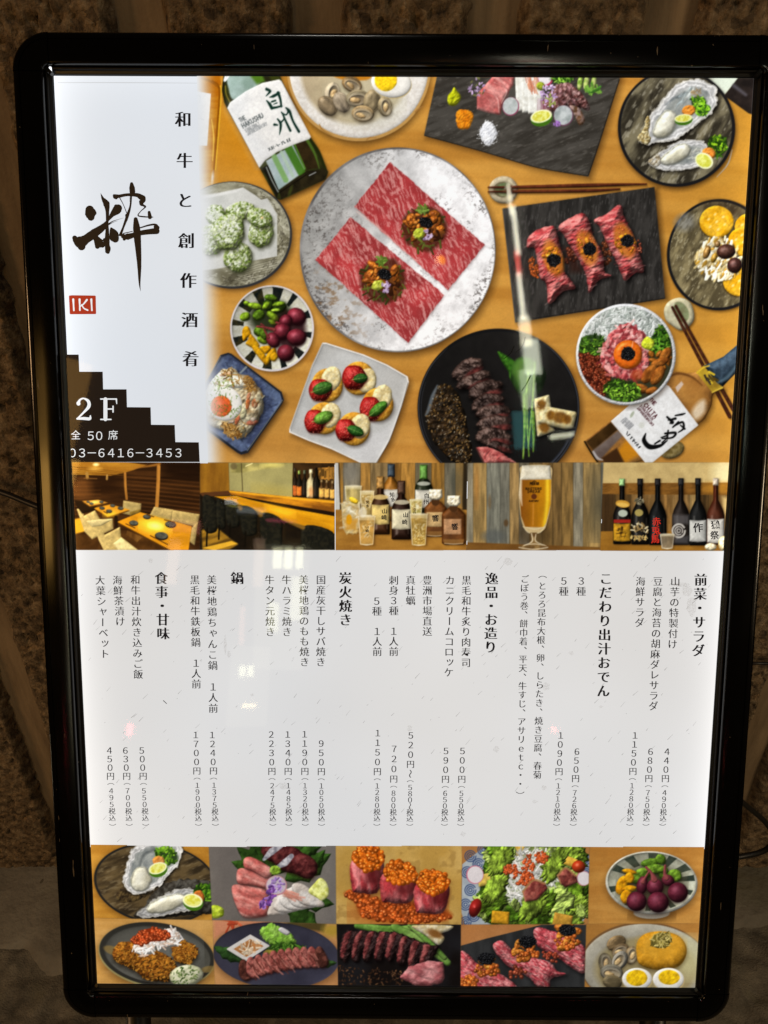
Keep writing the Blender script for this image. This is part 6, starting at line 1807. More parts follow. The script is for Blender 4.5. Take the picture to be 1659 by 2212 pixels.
    p.bits(p.stroke([(1215, 340), (1205, 400), (1160, 430)], 44), 34, ((140, 80, 176), (170, 120, 200), (100, 60, 130)), 10, 24, 10, 18)
    p.lump(p.ell(1240, 218, 34, 30, wob=0.12), (130, 166, 40), (160, 196, 70), rw=16, bump=8)
    p.lump(p.poly([(1445, 350), (1480, 300), (1520, 265), (1560, 300), (1570, 370), (1530, 405), (1500, 390)], smooth=True), (196, 196, 90), (222, 222, 140), rw=20, k=0.5)
    p.lump(p.ell(870, 475, 54, 42, 10, wob=0.1), (166, 190, 30), (190, 206, 60), rw=24, bump=6)

    # ---- roe on beef
    panel(p, 'printed_photo', [(1343, 3382), (1848, 3382), (1845, 3708), (1345, 3706)])
    p.at(1300, 3340, 1072)
    p.fill(p.poly([(40, 30), (900, 30), (900, 600), (40, 600)]), noise_mix((206, 166, 90), (190, 146, 66), 0.006, c3=(166, 126, 60)))
    p.fill(p.ell(450, 480, 300, 90), (196, 80, 14), 0.6, soft=90)
    base = p.poly([(120, 360), (200, 350), (350, 400), (550, 420), (760, 470), (760, 520), (560, 540), (380, 530), (230, 500), (190, 420)], smooth=True)
    p.fill(base, (176, 66, 16), 0.85, soft=30)
    p.roe(base, 190, 19, (206, 84, 24), spec=0.45)
    for i, (x0, y0, w, h) in enumerate(((260, 230, 180, 260), (455, 310, 200, 220), (660, 370, 190, 230))):
        e = p.poly([(x0 - w / 2, y0 - h * 0.3), (x0 + w / 2, y0 - h * 0.3), (x0 + w * 0.52, y0 + h * 0.2), (x0 + w * 0.3, y0 + h * 0.5), (x0 - w * 0.3, y0 + h * 0.48), (x0 - w * 0.52, y0 + h * 0.4)], smooth=True, pad=30, wob=4, wf=0.05)
        p.shadow(e, 6, 14, 36, 0.5, (80, 20, 10))
        p.lump(e, (184, 58, 62), (222, 124, 122), rw=60, bump=9, bs=0.03, amb=0.4, ts=0.03, ang=80, stretch=3, seed=i)
        p.fill(p.poly([(x0 + w * 0.05, y0 - h * 0.15), (x0 + w * 0.45, y0 - h * 0.1), (x0 + w * 0.45, y0 + h * 0.25), (x0, y0 + h * 0.25)], smooth=True), (96, 24, 26), 0.75, soft=40)
        t = p.ell(x0 + 10, y0 - h * 0.34, w * 0.52, h * 0.32, 8)
        p.fill(t, (206, 84, 10))
        p.roe(t, 70, 21, (226, 100, 14), spec=0.55)

    # ---- salad
    panel(p, 'printed_photo', [(1848, 3382), (2358, 3385), (2352, 3707), (1845, 3708)])
    p.at(1300, 3340, 1072)
    p.fill(p.poly([(840, 30), (1700, 30), (1700, 600), (840, 600)]), (180, 120, 60))
    pl = p.poly([(850, 180), (1000, 60), (1200, 20), (1450, 20), (1640, 130), (1640, 460), (1560, 600), (880, 600), (845, 480)])
    p.fill(pl, noise_mix((176, 182, 184), (150, 158, 166), 0.01))
    for (cx, cy) in ((900, 130), (880, 230), (900, 340), (870, 430), (920, 500), (980, 90), (870, 540), (1560, 90), (1610, 150), (1500, 60), (1620, 230), (1620, 420), (950, 180), (1610, 330)):
        for r in (34, 22, 10):
            q = [(cx + r * math.cos(RAD(t)), cy + r * math.sin(RAD(t))) for t in range(0, 331, 30)]
            p.fill(p.stroke(q, 7), (56, 76, 124), 0.85)
    bed = p.poly([(960, 330), (1000, 120), (1060, 60), (1250, 50), (1480, 60), (1580, 200), (1630, 330), (1600, 500), (1480, 570), (1200, 570), (1000, 540), (950, 430)], smooth=True)
    p.fill(bed, (50, 80, 20))
    lettuce(p, bed, 90, 5)
    for (x, y, w, rot, c) in ((1185, 95, 44, 10, (226, 176, 60)), (995, 275, 46, -12, (226, 190, 80)), (1085, 510, 50, 5, (226, 160, 30)), (1470, 530, 54, 12, (206, 150, 50)), (1520, 165, 34, 20, (226, 176, 60))):
        ca, sa = math.cos(RAD(rot)), math.sin(RAD(rot))
        q = [(x + ca * u - sa * v, y + sa * u + ca * v) for u, v in ((-w, -w * 0.7), (w, -w * 0.7), (w, w * 0.7), (-w, w * 0.7))]
        e = p.poly(q, rnd=4, pad=20)
        p.shadow(e, 5, 10, 24, 0.5, (20, 30, 5))
        p.lump(e, c, np.array(c) * 0.92, rw=24, k=0.5, amb=0.5)
    for (x, y, r) in ((928, 245, 54), (1600, 268, 44)):
        p.fill(p.ell(x, y, r, r * 1.05), (206, 110, 130))
        p.fill(p.ell(x + 2, y, r * 0.9, r * 0.96), (216, 206, 206))
    p.ball(1570, 195, 42, 38, 0, (206, 60, 24), spec=0.3)
    p.ball(930, 450, 36, 60, 20, (176, 36, 30), spec=0.25)
    fish = p.poly([(1050, 250), (1120, 150), (1240, 90), (1370, 110), (1450, 220), (1400, 320), (1300, 330), (1240, 420), (1150, 410), (1120, 320)], smooth=True, pad=20)
    p.fill(fish, (176, 174, 156), 0.7, soft=70)
    p.bits(fish, 430, ((220, 216, 208), (196, 192, 184), (166, 166, 158), (228, 220, 212)), 24, 60, 5, 10)
    for q_ in ([(1040, 300), (1100, 380), (1060, 340)], [(1380, 130), (1440, 200), (1420, 320)], [(1130, 430), (1200, 440), (1290, 440)], [(1090, 130), (1140, 110), (1060, 190)]):
        lettuce(p, p.poly(q_, rnd=24), 3, 8)
    for e in (p.ell(1150, 215, 50, 30), p.ell(1255, 190, 40, 70, 10), p.ell(1340, 140, 40, 34), p.ell(1230, 270, 60, 40)):
        p.roe(e, 26, 13, (216, 84, 36), spec=0.35)
    for (q, c) in (([(1225, 350), (1290, 280), (1360, 300), (1375, 330), (1310, 400), (1240, 410)], (136, 56, 50)), ([(1440, 250), (1490, 205), (1550, 250), (1560, 290), (1490, 320), (1460, 300)], (120, 50, 44))):
        e = p.poly(q, pad=20, rnd=3)
        p.shadow(e, 6, 12, 24, 0.5, (20, 30, 5))
        p.lump(e, c, (170, 90, 76), rw=20, bump=4, bs=0.04, amb=0.5)
        p.fill(p.stroke(q[:3], 14), (176, 126, 76), 0.8)
        p.fill(p.stroke([q[0], q[-1]], 8, n=2), (190, 140, 90), 0.7)

    # ---- bowl of pickles, from the side
    panel(p, 'printed_photo', [(2358, 3385), (3000, 3388), (3000, 3702), (2352, 3704)])
    p.at(2000, 3340, 1072)
    p.fill(p.poly([(520, 40), (1600, 40), (1600, 590), (520, 590)]), noise_mix((196, 138, 62), (180, 118, 46), 0.003, 0.02))
    p.fill(p.ell(940, 500, 130, 36), (90, 56, 20), 0.7, soft=40)
    p.fill(p.ell(938, 482, 112, 36), (168, 162, 148))
    bw = p.ell(938, 295, 285, 195, 3, pad=40)
    p.shadow(bw, 4, 20, 60, 0.5)
    p.lump(bw, (196, 192, 178), (176, 172, 154), rw=60, k=0.4, amb=0.5)
    p.lump(p.ell(938, 290, 272, 182, 3), (186, 186, 164), (166, 164, 140), rw=120, k=-0.3, amb=0.55)
    for a, wd in ((-150, 11), (-122, 12), (-88, 11), (-60, 10), (-32, 12), (-8, 10), (22, 8), (60, 7), (95, 6), (125, 7), (165, 10)):
        q = []
        for r, sg in ((0.99, -1), (0.99, 1), (0.62, 1), (0.62, -1)):
            q.append((938 + 272 * r * math.cos(RAD(a + sg * wd * 0.6)), 290 + 182 * r * math.sin(RAD(a + sg * wd * 0.6))))
        p.fill(p.poly(q), noise_mix((44, 56, 46), (70, 76, 60), 0.03), 0.95)
    p.fill(p.ell(940, 320, 200, 130), (50, 40, 20), 0.8, soft=70)
    for (cx, cy, rx, ry, rot) in ((930, 170, 60, 26, -10), (995, 150, 30, 34, -40), (880, 240, 60, 36, -20), (1010, 230, 30, 40, 10), (1080, 250, 44, 40, 20), (960, 210, 60, 30, 0), (840, 270, 40, 30, 20)):
        e = p.ell(cx, cy, rx, ry, rot, wob=0.1, pad=12)
        p.shadow(e, 4, 8, 20, 0.5, (15, 20, 5))
        p.lump(e, (120, 160, 40), (80, 116, 26), rw=20, bump=4, bs=0.05, amb=0.4, spec=0.08)
    for (cx, cy, rx, ry, rot) in ((800, 225, 44, 16, 10), (755, 310, 34, 60, 20), (800, 265, 30, 36, 10), (800, 330, 44, 20, -5), (780, 380, 34, 44, 20)):
        e = p.ell(cx, cy, rx, ry, rot, wob=0.1, pad=12)
        p.shadow(e, 4, 8, 20, 0.4, (50, 25, 0))
        p.lump(e, (222, 154, 14), (200, 126, 10), rw=18, bump=4, amb=0.5)
    for (cx, cy, rx, ry, rot) in ((880, 310, 34, 56, 10), (1040, 280, 40, 34, 20), (960, 320, 52, 50, 0), (1100, 355, 62, 62, 10), (845, 410, 62, 60, 0), (978, 415, 66, 64, 0)):
        e = p.ell(cx, cy, rx, ry, rot, pad=20)
        p.shadow(e, 6, 10, 30, 0.55, (25, 5, 8))
        p.lump(e, (118, 40, 56), (96, 28, 44), rw=min(rx, ry) * 0.95, amb=0.36, spec=0.16, shp=14, ts=0.02)
    for q, w in (([(905, 200), (940, 240), (955, 275)], [16, 20, 40]), ([(1022, 190), (1020, 240), (1030, 265)], [16, 20, 36]), ([(920, 230), (895, 270), (885, 290)], [12, 18, 30])):
        p.lump(p.stroke(q, w), (150, 70, 70), rw=10, amb=0.5)

    # ---- row two: fried cutlet
    panel(p, 'printed_photo', [(250, 3670), (850, 3680), (862, 4000), (250, 4000)])
    p.at(300, 3340, 1072)
    p.fill(p.poly([(-100, 500), (900, 500), (900, 1040), (-100, 1040)]), noise_mix((206, 156, 84), (190, 136, 62), 0.004, 0.02))
    pl = p.ell(505, 745, 362, 200, 8, pad=60)
    p.shadow(pl, 0, 16, 60, 0.45)
    p.fill(pl, (150, 136, 84))
    p.fill(p.ell(507, 738, 358, 196, 8), (52, 50, 44))
    p.lump(p.ell(510, 740, 330, 176, 8), (96, 94, 86), (78, 76, 68), rw=70, k=-0.3, amb=0.6, ts=0.004)
    p.fill(p.ell(640, 720, 140, 100), (140, 142, 138), 0.5, soft=120)
    p.fill(p.ell(235, 715, 60, 26, 20), (150, 120, 60), 0.7, soft=8)
    p.fill(p.ell(825, 830, 44, 20, -10), (150, 120, 60), 0.7, soft=8)
    for q, k in (([(600, 680), (680, 650), (760, 710), (740, 770), (700, 800), (620, 770)], 1), ([(240, 770), (250, 690), (300, 660), (420, 680), (560, 740), (630, 800), (630, 860), (560, 905), (440, 890), (370, 840)], 2)):
        e = p.poly(q, smooth=True, wob=8, wf=0.04, pad=30)
        p.shadow(e, 4, 20, 40, 0.6, (20, 12, 5))
        p.lump(e, (186, 116, 32), (126, 68, 18), rw=70, bump=13, bs=0.06, amb=0.35, ts=0.06, seed=k)
        p.bits(e, 420, ((190, 124, 34), (150, 84, 20), (206, 142, 48), (116, 60, 16)), 5, 13, 4, 8, a=0.75)
    t = p.ell(690, 870, 105, 66, -8, wob=0.04, pad=20)
    p.shadow(t, 4, 10, 26, 0.4)
    p.lump(t, (206, 204, 174), (190, 190, 150), rw=40, bump=5, bs=0.03, amb=0.55)
    p.bits(p.ell(680, 870, 95, 56), 60, ((70, 96, 40), (110, 130, 70)), 6, 16, 4, 8)
    cr = p.poly([(365, 700), (400, 640), (470, 640), (500, 700), (470, 740), (390, 740)], smooth=True, wob=8, wf=0.06)
    cr2 = p.poly([(520, 600), (600, 580), (660, 620), (640, 680), (560, 700), (500, 680)], smooth=True, wob=8, wf=0.06)
    for e in (cr, cr2):
        p.lump(e, (214, 206, 196), (236, 230, 222), rw=30, bump=10, bs=0.06, amb=0.5)
        p.bits(e, 60, ((236, 230, 222), (206, 180, 160), (246, 240, 236)), 16, 44, 6, 12)
    r = p.poly([(350, 660), (400, 600), (490, 575), (590, 610), (560, 650), (470, 660), (400, 680)], smooth=True)
    p.fill(r, (160, 50, 16))
    p.roe(r, 70, 15, (200, 72, 28), spec=0.45)

    # ---- seared beef on a navy plate
    panel(p, 'printed_photo', [(850, 3680), (1347, 3696), (1354, 4000), (862, 4000)])
    p.at(300, 3340, 1072)
    p.fill(p.poly([(840, 510), (1700, 510), (1700, 1040), (840, 1040)]), noise_mix((190, 128, 74), (206, 150, 90), 0.004))
    p.fill(p.poly([(860, 525), (1280, 525), (1200, 560), (960, 600), (860, 640)]), (206, 130, 100), 0.8, soft=30)
    p.bits(p.ell(970, 545, 50, 30), 10, ((190, 70, 40), (206, 96, 60)), 50, 90, 10, 16)
    p.fill(p.poly([(1290, 530), (1560, 540), (1540, 600), (1340, 570)]), (60, 56, 24), 0.8, soft=20)
    p.fill(p.ell(1590, 590, 60, 40), (170, 140, 40), 0.8, soft=40)
    pl = p.ell(1245, 745, 392, 204, 4, pad=50)
    p.shadow(pl, 0, 16, 60, 0.5)
    p.lump(pl, (54, 52, 66), (66, 64, 80), rw=110, k=-0.2, amb=0.6, ts=0.004)
    sashimi_leaf(p, 860, 690, 220, 28, 0.20, (56, 96, 40))
    sashimi_leaf(p, 1620, 790, 150, 175, 0.2, (64, 104, 44))
    p.lump(p.poly([(1140, 600), (1180, 560), (1230, 550), (1330, 600), (1370, 660), (1300, 700), (1230, 690), (1180, 660)], smooth=True, wob=12, wf=0.05), (120, 170, 50), (150, 196, 80), rw=30, bump=10, bs=0.03, amb=0.5)
    p.lump(p.poly([(1280, 570), (1330, 600), (1310, 620), (1260, 590)], smooth=True), (196, 190, 190), rw=14)
    e = p.poly([(1190, 700), (1300, 660), (1410, 690), (1420, 730), (1320, 750), (1230, 750)], smooth=True)
    p.greens(e, 120, 34, 12, ((70, 116, 30), (110, 150, 50), (46, 84, 20)))
    p.lump(p.ell(1200, 735, 36, 26, wob=0.1), (150, 130, 50), rw=18, bump=6)
    d_ = p.poly([(945, 705), (1085, 620), (1198, 685), (1060, 775)], rnd=5, pad=24)
    p.shadow(d_, 6, 14, 30, 0.5, (10, 10, 20))
    p.fill(d_, (206, 200, 194))
    p.fill(p.poly([(985, 705), (1085, 645), (1165, 688), (1060, 752)], rnd=2), noise_mix((170, 104, 50), (196, 140, 90), 0.02))
    p.bits(p.ell(1080, 695, 70, 36, -20), 34, ((206, 180, 150), (222, 200, 170), (170, 110, 60)), 16, 40, 8, 14)
    for k in range(11):
        t = k / 10
        x, y = 1040 + 470 * t, 845 - 80 * t - 24 * math.sin(t * 3.14)
        e = p.poly([(x - 20, y - 60), (x + 16, y - 70), (x + 62, y + 24), (x + 20, y + 58), (x - 24, y + 20)], smooth=True, pad=16)
        p.shadow(e, 5, 8, 22, 0.6, (30, 10, 10))
        p.lump(e, (150, 72, 64) if 0 < k < 10 else (120, 66, 54), (176, 100, 90) if 0 < k < 10 else (80, 40, 32), rw=18, bump=6, bs=0.05, amb=0.45, ts=0.04, seed=k)
        p.fill(p.stroke([(x - 16, y - 40), (x + 40, y + 30)], 7, n=2), (84, 40, 30), 0.7)
    p.bits(p.poly([(1060, 800), (1480, 720), (1520, 800), (1100, 890)]), 60, ((196, 120, 106), (110, 50, 40)), 20, 50, 6, 12, ang=50, spread=20, a=0.6)

    # ---- sliced steak
    panel(p, 'printed_photo', [(1347, 3696), (1844, 3698), (1842, 4000), (1354, 4000)])
    p.at(1300, 3340, 1072)
    p.fill(p.poly([(40, 540), (900, 540), (900, 1040), (40, 1040)]), noise_mix((26, 20, 18), (36, 34, 36), 0.006))
    p.bits(p.poly([(80, 800), (500, 840), (470, 930), (90, 930)]), 120, ((90, 56, 34), (120, 80, 50), (60, 36, 22)), 5, 14, 4, 8)
    for q, w in (([(200, 560), (400, 590), (560, 570)], [40, 60, 30]), ([(430, 570), (560, 640), (680, 720), (760, 790)], [50, 60, 60, 40]), ([(520, 560), (640, 660), (740, 760)], [20, 40, 30])):
        p.lump(p.stroke(q, w), (96, 140, 50), (140, 176, 84), rw=18, amb=0.45, ts=0.01)
    p.lump(p.poly([(540, 560), (780, 560), (770, 590), (720, 610), (740, 640), (700, 680), (620, 620)], smooth=True), (216, 204, 174), (190, 170, 120), rw=20)
    p.fill(p.ell(680, 610, 50, 24, 20), (130, 70, 16), 0.8, soft=16)
    for k in range(8):
        x, y = 120 + k * 70, 690 + max(0, k - 4) * 22
        e = p.poly([(x - 30, y + 60), (x - 4, y - 80), (x + 56, y - 100 + k * 4), (x + 90, y - 60), (x + 40, y + 40), (x + 10, y + 100)], smooth=True, pad=20, wob=9, wf=0.05, seed=k)
        p.shadow(e, 12, 10, 30, 0.7, (8, 4, 4))
        p.lump(e, (60, 36, 34), (40, 22, 22), rw=30, bump=10, bs=0.04, amb=0.35, spec=0.12, shp=8, seed=k)
        p.lump(p.poly([(x - 26, y + 50), (x, y - 70), (x + 44, y - 96 + k * 4), (x + 24, y - 20), (x - 6, y + 70)], smooth=True, wob=8, wf=0.06, seed=k), (160, 82, 78), (110, 44, 44), rw=16, bump=7, bs=0.05, amb=0.45, ts=0.04, seed=k)
    p.lump(p.poly([(470, 880), (520, 820), (640, 785), (725, 790), (735, 880), (720, 910), (640, 930), (560, 925)], smooth=False, rnd=6, wob=5, wf=0.04), (176, 90, 92), (206, 136, 134), rw=30, bump=8, bs=0.04, amb=0.5, ts=0.03, ang=20, stretch=2)

    # ---- beef rolls, close
    panel(p, 'printed_photo', [(1844, 3698), (2345, 3696), (2337, 4000), (1842, 4000)])
    p.at(1300, 3340, 1072)
    p.fill(p.poly([(830, 540), (1700, 540), (1700, 1040), (830, 1040)]), noise_mix((196, 132, 76), (184, 118, 62), 0.004))
    p.fill(p.poly([(820, 690), (1000, 640), (1340, 555), (1700, 555), (1700, 1040), (820, 1040)]), noise_mix((46, 46, 46), (60, 60, 60), 0.02, 0.005, seed=3))
    for i, q in enumerate(([(835, 740), (880, 730), (950, 800), (1090, 860), (1190, 940), (1160, 975), (850, 975)], [(1040, 700), (1060, 660), (1110, 660), (1200, 740), (1380, 780), (1440, 840), (1495, 860), (1400, 890), (1390, 950), (1320, 940), (1260, 880), (1130, 810)],
                           [(1290, 600), (1320, 570), (1400, 590), (1540, 640), (1620, 720), (1610, 850), (1540, 830), (1440, 760), (1320, 690)])):
        e = p.poly(q, smooth=True, pad=30, wob=4, wf=0.05)
        p.shadow(e, 8, 16, 40, 0.6, (10, 8, 8))
        p.lump(e, (196, 70, 78), (230, 140, 138), rw=60, bump=10, bs=0.035, amb=0.42, ts=0.04, ang=-55, stretch=0.4, seed=i)
    for (cx, cy, s, kx, ky) in ((990, 810, 74, 1000, 765), (1240, 710, 70, 1255, 660), (1500, 640, 84, 1500, 588)):
        uni(p, cx, cy, s, 14, int(cx), (214, 130, 40), (180, 90, 26))
        p.roe(p.ell(cx + 10, cy + 20, s, s * 0.6), 18, 15, (214, 96, 30), spec=0.5)
        p.caviar(p.ell(kx, ky, 52, 36, wob=0.1), 60, 9)
    p.roe(p.ell(890, 910, 60, 36), 26, 17, (214, 100, 30), spec=0.5)
    p.roe(p.ell(1190, 850, 60, 50), 12, 17, (150, 60, 36), spec=0.4)
    p.roe(p.ell(1400, 750, 60, 30, 30), 14, 15, (190, 70, 44), spec=0.4)

    # ---- clams, radish and eggs
    panel(p, 'printed_photo', [(2345, 3695), (3000, 3692), (3000, 4000), (2337, 4000)])
    p.at(2000, 3340, 1072)
    p.fill(p.poly([(510, 530), (1600, 530), (1600, 1040), (510, 1040)]), noise_mix((190, 134, 64), (176, 118, 50), 0.004))
    pl = p.ell(890, 800, 395, 262, 0, pad=30)
    p.fill(pl, (130, 90, 50))
    p.lump(p.ell(895, 806, 390, 256), (176, 170, 152), (160, 152, 134), rw=80, k=0.3, amb=0.55, ts=0.005)
    p.fill(p.ell(905, 830, 320, 200), noise_mix((150, 132, 90), (166, 148, 104), 0.006), soft=30)
    p.fill(p.ell(1170, 760, 90, 140), (196, 190, 140), 0.6, soft=80)
    for (cx, cy, r, rot, c, op) in ((720, 668, 62, -25, (150, 120, 78), False), (745, 715, 56, -30, (130, 104, 70), True), (652, 790, 60, 80, (130, 116, 88), True), (812, 745, 56, 100, (150, 124, 86), True), (742, 775, 62, -60, (160, 152, 136), True), (690, 850, 70, 5, (124, 116, 98), True), (695, 908, 60, 10, (140, 120, 82), False)):
        p.clam(cx, cy, r, rot, c, op)
    d_ = p.poly([(845, 740), (850, 660), (900, 610), (1000, 595), (1100, 620), (1150, 680), (1150, 750), (1100, 815), (980, 835), (870, 805)], smooth=True, pad=30)
    p.shadow(d_, 6, 16, 40, 0.45, (70, 50, 20))
    p.lump(d_, (206, 138, 22), (216, 150, 34), rw=70, k=0.8, amb=0.5, spec=0.05)
    p.fill(p.ell(995, 690, 140, 80), (220, 160, 44), 0.6, soft=60)
    w = p.ell(998, 650, 66, 48, -15, wob=0.08)
    p.lump(w, (150, 130, 50), (110, 96, 34), rw=24, bump=8, bs=0.06)
    p.bits(w, 60, ((176, 156, 80), (206, 186, 110), (110, 96, 40)), 16, 40, 4, 8)
    egg_half(p, 848, 890, 92, 68, 0, 846, 884, 66, (226, 178, 16), 50)
    egg_half(p, 1042, 892, 96, 70, 0, 1046, 880, 66, (226, 178, 16), 46)
    p.clip(None)


def finish(p):
    """printing and film: deeper tones, a soft print edge, a little ink grain, the lower rows printed darker"""
    S = p.C
    S = (np.roll(S, 1, 0) + np.roll(S, -1, 0)) * 0.14 + S * 0.72
    S = (np.roll(S, 1, 1) + np.roll(S, -1, 1)) * 0.14 + S * 0.72
    L = (S * np.array((0.3, 0.59, 0.11), np.float32)).sum(-1, keepdims=True)
    C = (S * 0.95 + L * 0.05) * (np.clip(L, 1, 255) / 255.0) ** 0.13
    k = np.interp(p.DY, [300, 1800, 1846, 1852, 2200, 3380, 4000], [1.08, 1.05, 1.04, 1.08, 1.08, 1.05, 0.98])[..., None]
    g = 0.975 + 0.05 * vnoise(p.DX / 4.2, p.DY / 4.2)[..., None]
    g2 = 0.93 + 0.14 * fbm(p.DX / 90.0, p.DY / 90.0, 4, 0.7, seed=77)[..., None]
    keep = (p.ID > 0)[..., None]
    fade = np.clip((p.DX - (778 + (p.DY - 300) * 0.028)) / 95.0, 0, 1)[..., None]
    hd = (p.DY < 1848)[..., None]
    m = np.where(hd, fade, 1.0) * keep
    p.C = p.C * (1 - m) + np.clip(C * k * g * g2, 0, 255) * m


# ------------------------------------------------------------------ print the poster
NU, NV = 1010, 1400
uu = np.linspace(0, 1, NU)
vv = np.linspace(0, 1, NV)
UU, VV = np.meshgrid(uu, vv)
wq = HOM[2, 0] * UU + HOM[2, 1] * VV + HOM[2, 2]
PDX = (HOM[0, 0] * UU + HOM[0, 1] * VV + HOM[0, 2]) / wq
PDY = (HOM[1, 0] * UU + HOM[1, 1] * VV + HOM[1, 2]) / wq


def _inv(x, y):
    u, v = sheet_uv(x, y)
    return u * (NU - 1), v * (NV - 1)


P_ = Painter(PDX, PDY, 2.65, _inv)
paint_header(P_)
paint_header2(P_)
fade_left(P_)
paint_strip(P_)
paint_bottom(P_)
finish(P_)


def backlit(name, color=None, attr=None, sampling='NONE'):
    """print in front of an edge-lit light panel: it glows with its own ink colour, a little more along the lit edges"""
    k = NT(name)
    tc = k.n('TexCoord')
    sp = k.n('SeparateXYZ')
    k.l(tc.outputs['Object'], sp.inputs[0])
    dx = k.math('SUBTRACT', PW / 2, k.math('ABSOLUTE', sp.outputs[0]))
    dy = k.math('SUBTRACT', PH + 0.030, sp.outputs[1])
    ex = k.math('POWER', 2.718, k.math('MULTIPLY', dx, -1 / 0.016))
    ey = k.math('POWER', 2.718, k.math('MULTIPLY', dy, -1 / 0.020))
    nz = k.n('TexNoise', i_Scale=3.6, i_Detail=2.0)
    k.l(tc.outputs['Object'], nz.inputs['Vector'])
    s = k.math('ADD', k.math('ADD', k.math('MULTIPLY', ex, 0.34), k.math('MULTIPLY', ey, 0.14)), k.math('ADD', 0.86, k.math('MULTIPLY', nz.outputs['Fac'], 0.28)))
    # the diodes are not all the same white
    nt = k.n('TexNoise', i_Scale=2.6, i_Detail=1.0)
    nt.inputs['Vector'].default_value = (0, 0, 0)
    k.l(tc.outputs['Object'], nt.inputs['Vector'])
    tint = k.ramp(nt.outputs['Fac'], [(0.32, (0.985, 1.0, 1.012)), (0.68, (1.03, 1.0, 0.955))])
    em = k.n('Emission')
    mt = k.n('MixRGB', blend_type='MULTIPLY')
    mt.inputs[0].default_value = 1.0
    if attr:
        a = k.n('Attribute', attribute_name=attr)
        k.l(a.outputs['Color'], mt.inputs[1])
    else:
        mt.inputs[1].default_value = color
    k.l(tint, mt.inputs[2])
    k.l(mt.outputs[0], em.inputs['Color'])
    k.l(s, em.inputs['Strength'])
    k.l(em.outputs[0], k.out.inputs[0])
    k.m.cycles.emission_sampling = sampling
    return k.m


M_PRINT = backlit('printed_ink', attr='ink')
M_WHITE = backlit('white_backlit_film', srgb(226, 229, 234), sampling='AUTO')
M_PAPER = backlit('pale_paper_print', srgb(225, 224, 224), sampling='AUTO')
M_DARK = backlit('dark_brown_print', srgb(36, 27, 20))
M_BLACK = backlit('black_ink', srgb(30, 27, 28))
M_GREY = backlit('grey_ink', srgb(40, 38, 40))
M_BRUSH = backlit('brush_ink', srgb(44, 32, 20))
M_LIGHT = backlit('white_lettering', srgb(232, 232, 232))
M_SEAL = backlit('red_seal_ink', srgb(166, 54, 30))
M_REDINK = backlit('red_label_ink', srgb(206, 50, 36))
M_FIBRE = backlit('grey_fibre_ink', srgb(158, 156, 155))


def to_sheet(x, y, z=0.0):
    """artwork units -> metres on the sign"""
    u, v = sheet_uv(x, y)
    return ((u - 0.5) * PW + OFS.x, (0.5 - v) * PH + OFS.y, z)


def flat(name, polys, mat, parent, z):
    vs, fs = [], []
    for q in polys:
        b = len(vs)
        vs += [to_sheet(x, y, z) for x, y in q]
        fs.append(tuple(range(b, b + len(q))))
    me = mesh_of(name, vs, fs)
    if len(me.polygons) and me.polygons[0].normal.z < 0:
        me.flip_normals()
    return obj(name, me, mat, parent)


e_ = -0.0002
poster = obj('poster', mesh_of('poster', [(-PW / 2 - e_, OFS.y - PH / 2 - e_, 0), (PW / 2 + e_, OFS.y - PH / 2 - e_, 0),
                                          (PW / 2 + e_, OFS.y + PH / 2 + e_, 0), (-PW / 2 - e_, OFS.y + PH / 2 + e_, 0)], [(0, 1, 2, 3)]), M_WHITE, sign)
poster['label'] = 'backlit white menu poster with food photos and Japanese text'

flat('text_panel', [[(250, 2199), (1500, 2201), (3000, 2203), (2900, 3396), (2360, 3394), (1848, 3392), (1343, 3392), (835, 3396), (560, 3392), (250, 3386)]], M_PAPER, poster, 0.00008)

LABELS = {1: 'printed amber wooden table top behind the dishes', 2: 'printed amber whisky bottle fading into the white panel', 3: 'printed green whisky bottle with white label',
          4: 'printed white plate of clam soup with halved egg', 5: 'printed slate board of sashimi with lime and salt', 6: 'printed stone plate with two oysters',
          7: 'printed plate of green seaweed fritters on white paper', 8: 'printed striped bowl of pickled vegetables', 9: 'printed blue square plate of potato salad and egg',
          10: 'printed silver plate with two slabs of marbled beef', 11: 'printed white square plate with five strawberry tarts', 12: 'printed black plate of sliced steak',
          13: 'printed slate board with three beef rolls', 14: 'printed brown chopsticks beside the slate board', 15: 'printed stone plate of round crackers and mushrooms',
          16: 'printed chopsticks near the rice bowl', 17: 'printed whisky bottle with white label lying below the bowl', 18: 'printed rice bowl topped with raw beef and egg yolk',
          19: 'printed photo of a dining room with cream chairs', 20: 'printed photo of a wooden counter with bar stools', 21: 'printed photo of whisky bottles and highball glasses',
          22: 'printed photo of a glass of beer', 23: 'printed photo of six dark sake bottles', 24: 'printed photo of oysters with lime', 25: 'printed photo of pink and white sashimi',
          26: 'printed photo of beef topped with salmon roe', 27: 'printed photo of a green salad with whitebait', 28: 'printed photo of a striped bowl of purple pickles',
          29: 'printed photo of a fried cutlet with roe', 30: 'printed photo of seared beef on a navy plate', 31: 'printed photo of sliced rare steak', 32: 'printed photo of beef rolls with caviar',
          33: 'printed photo of clams, radish and halved eggs'}


def lin(c):
    c = np.clip(c / 255.0, 0, 1)
    return np.where(c <= 0.04045, c / 12.92, ((c + 0.055) / 1.055) ** 2.4)


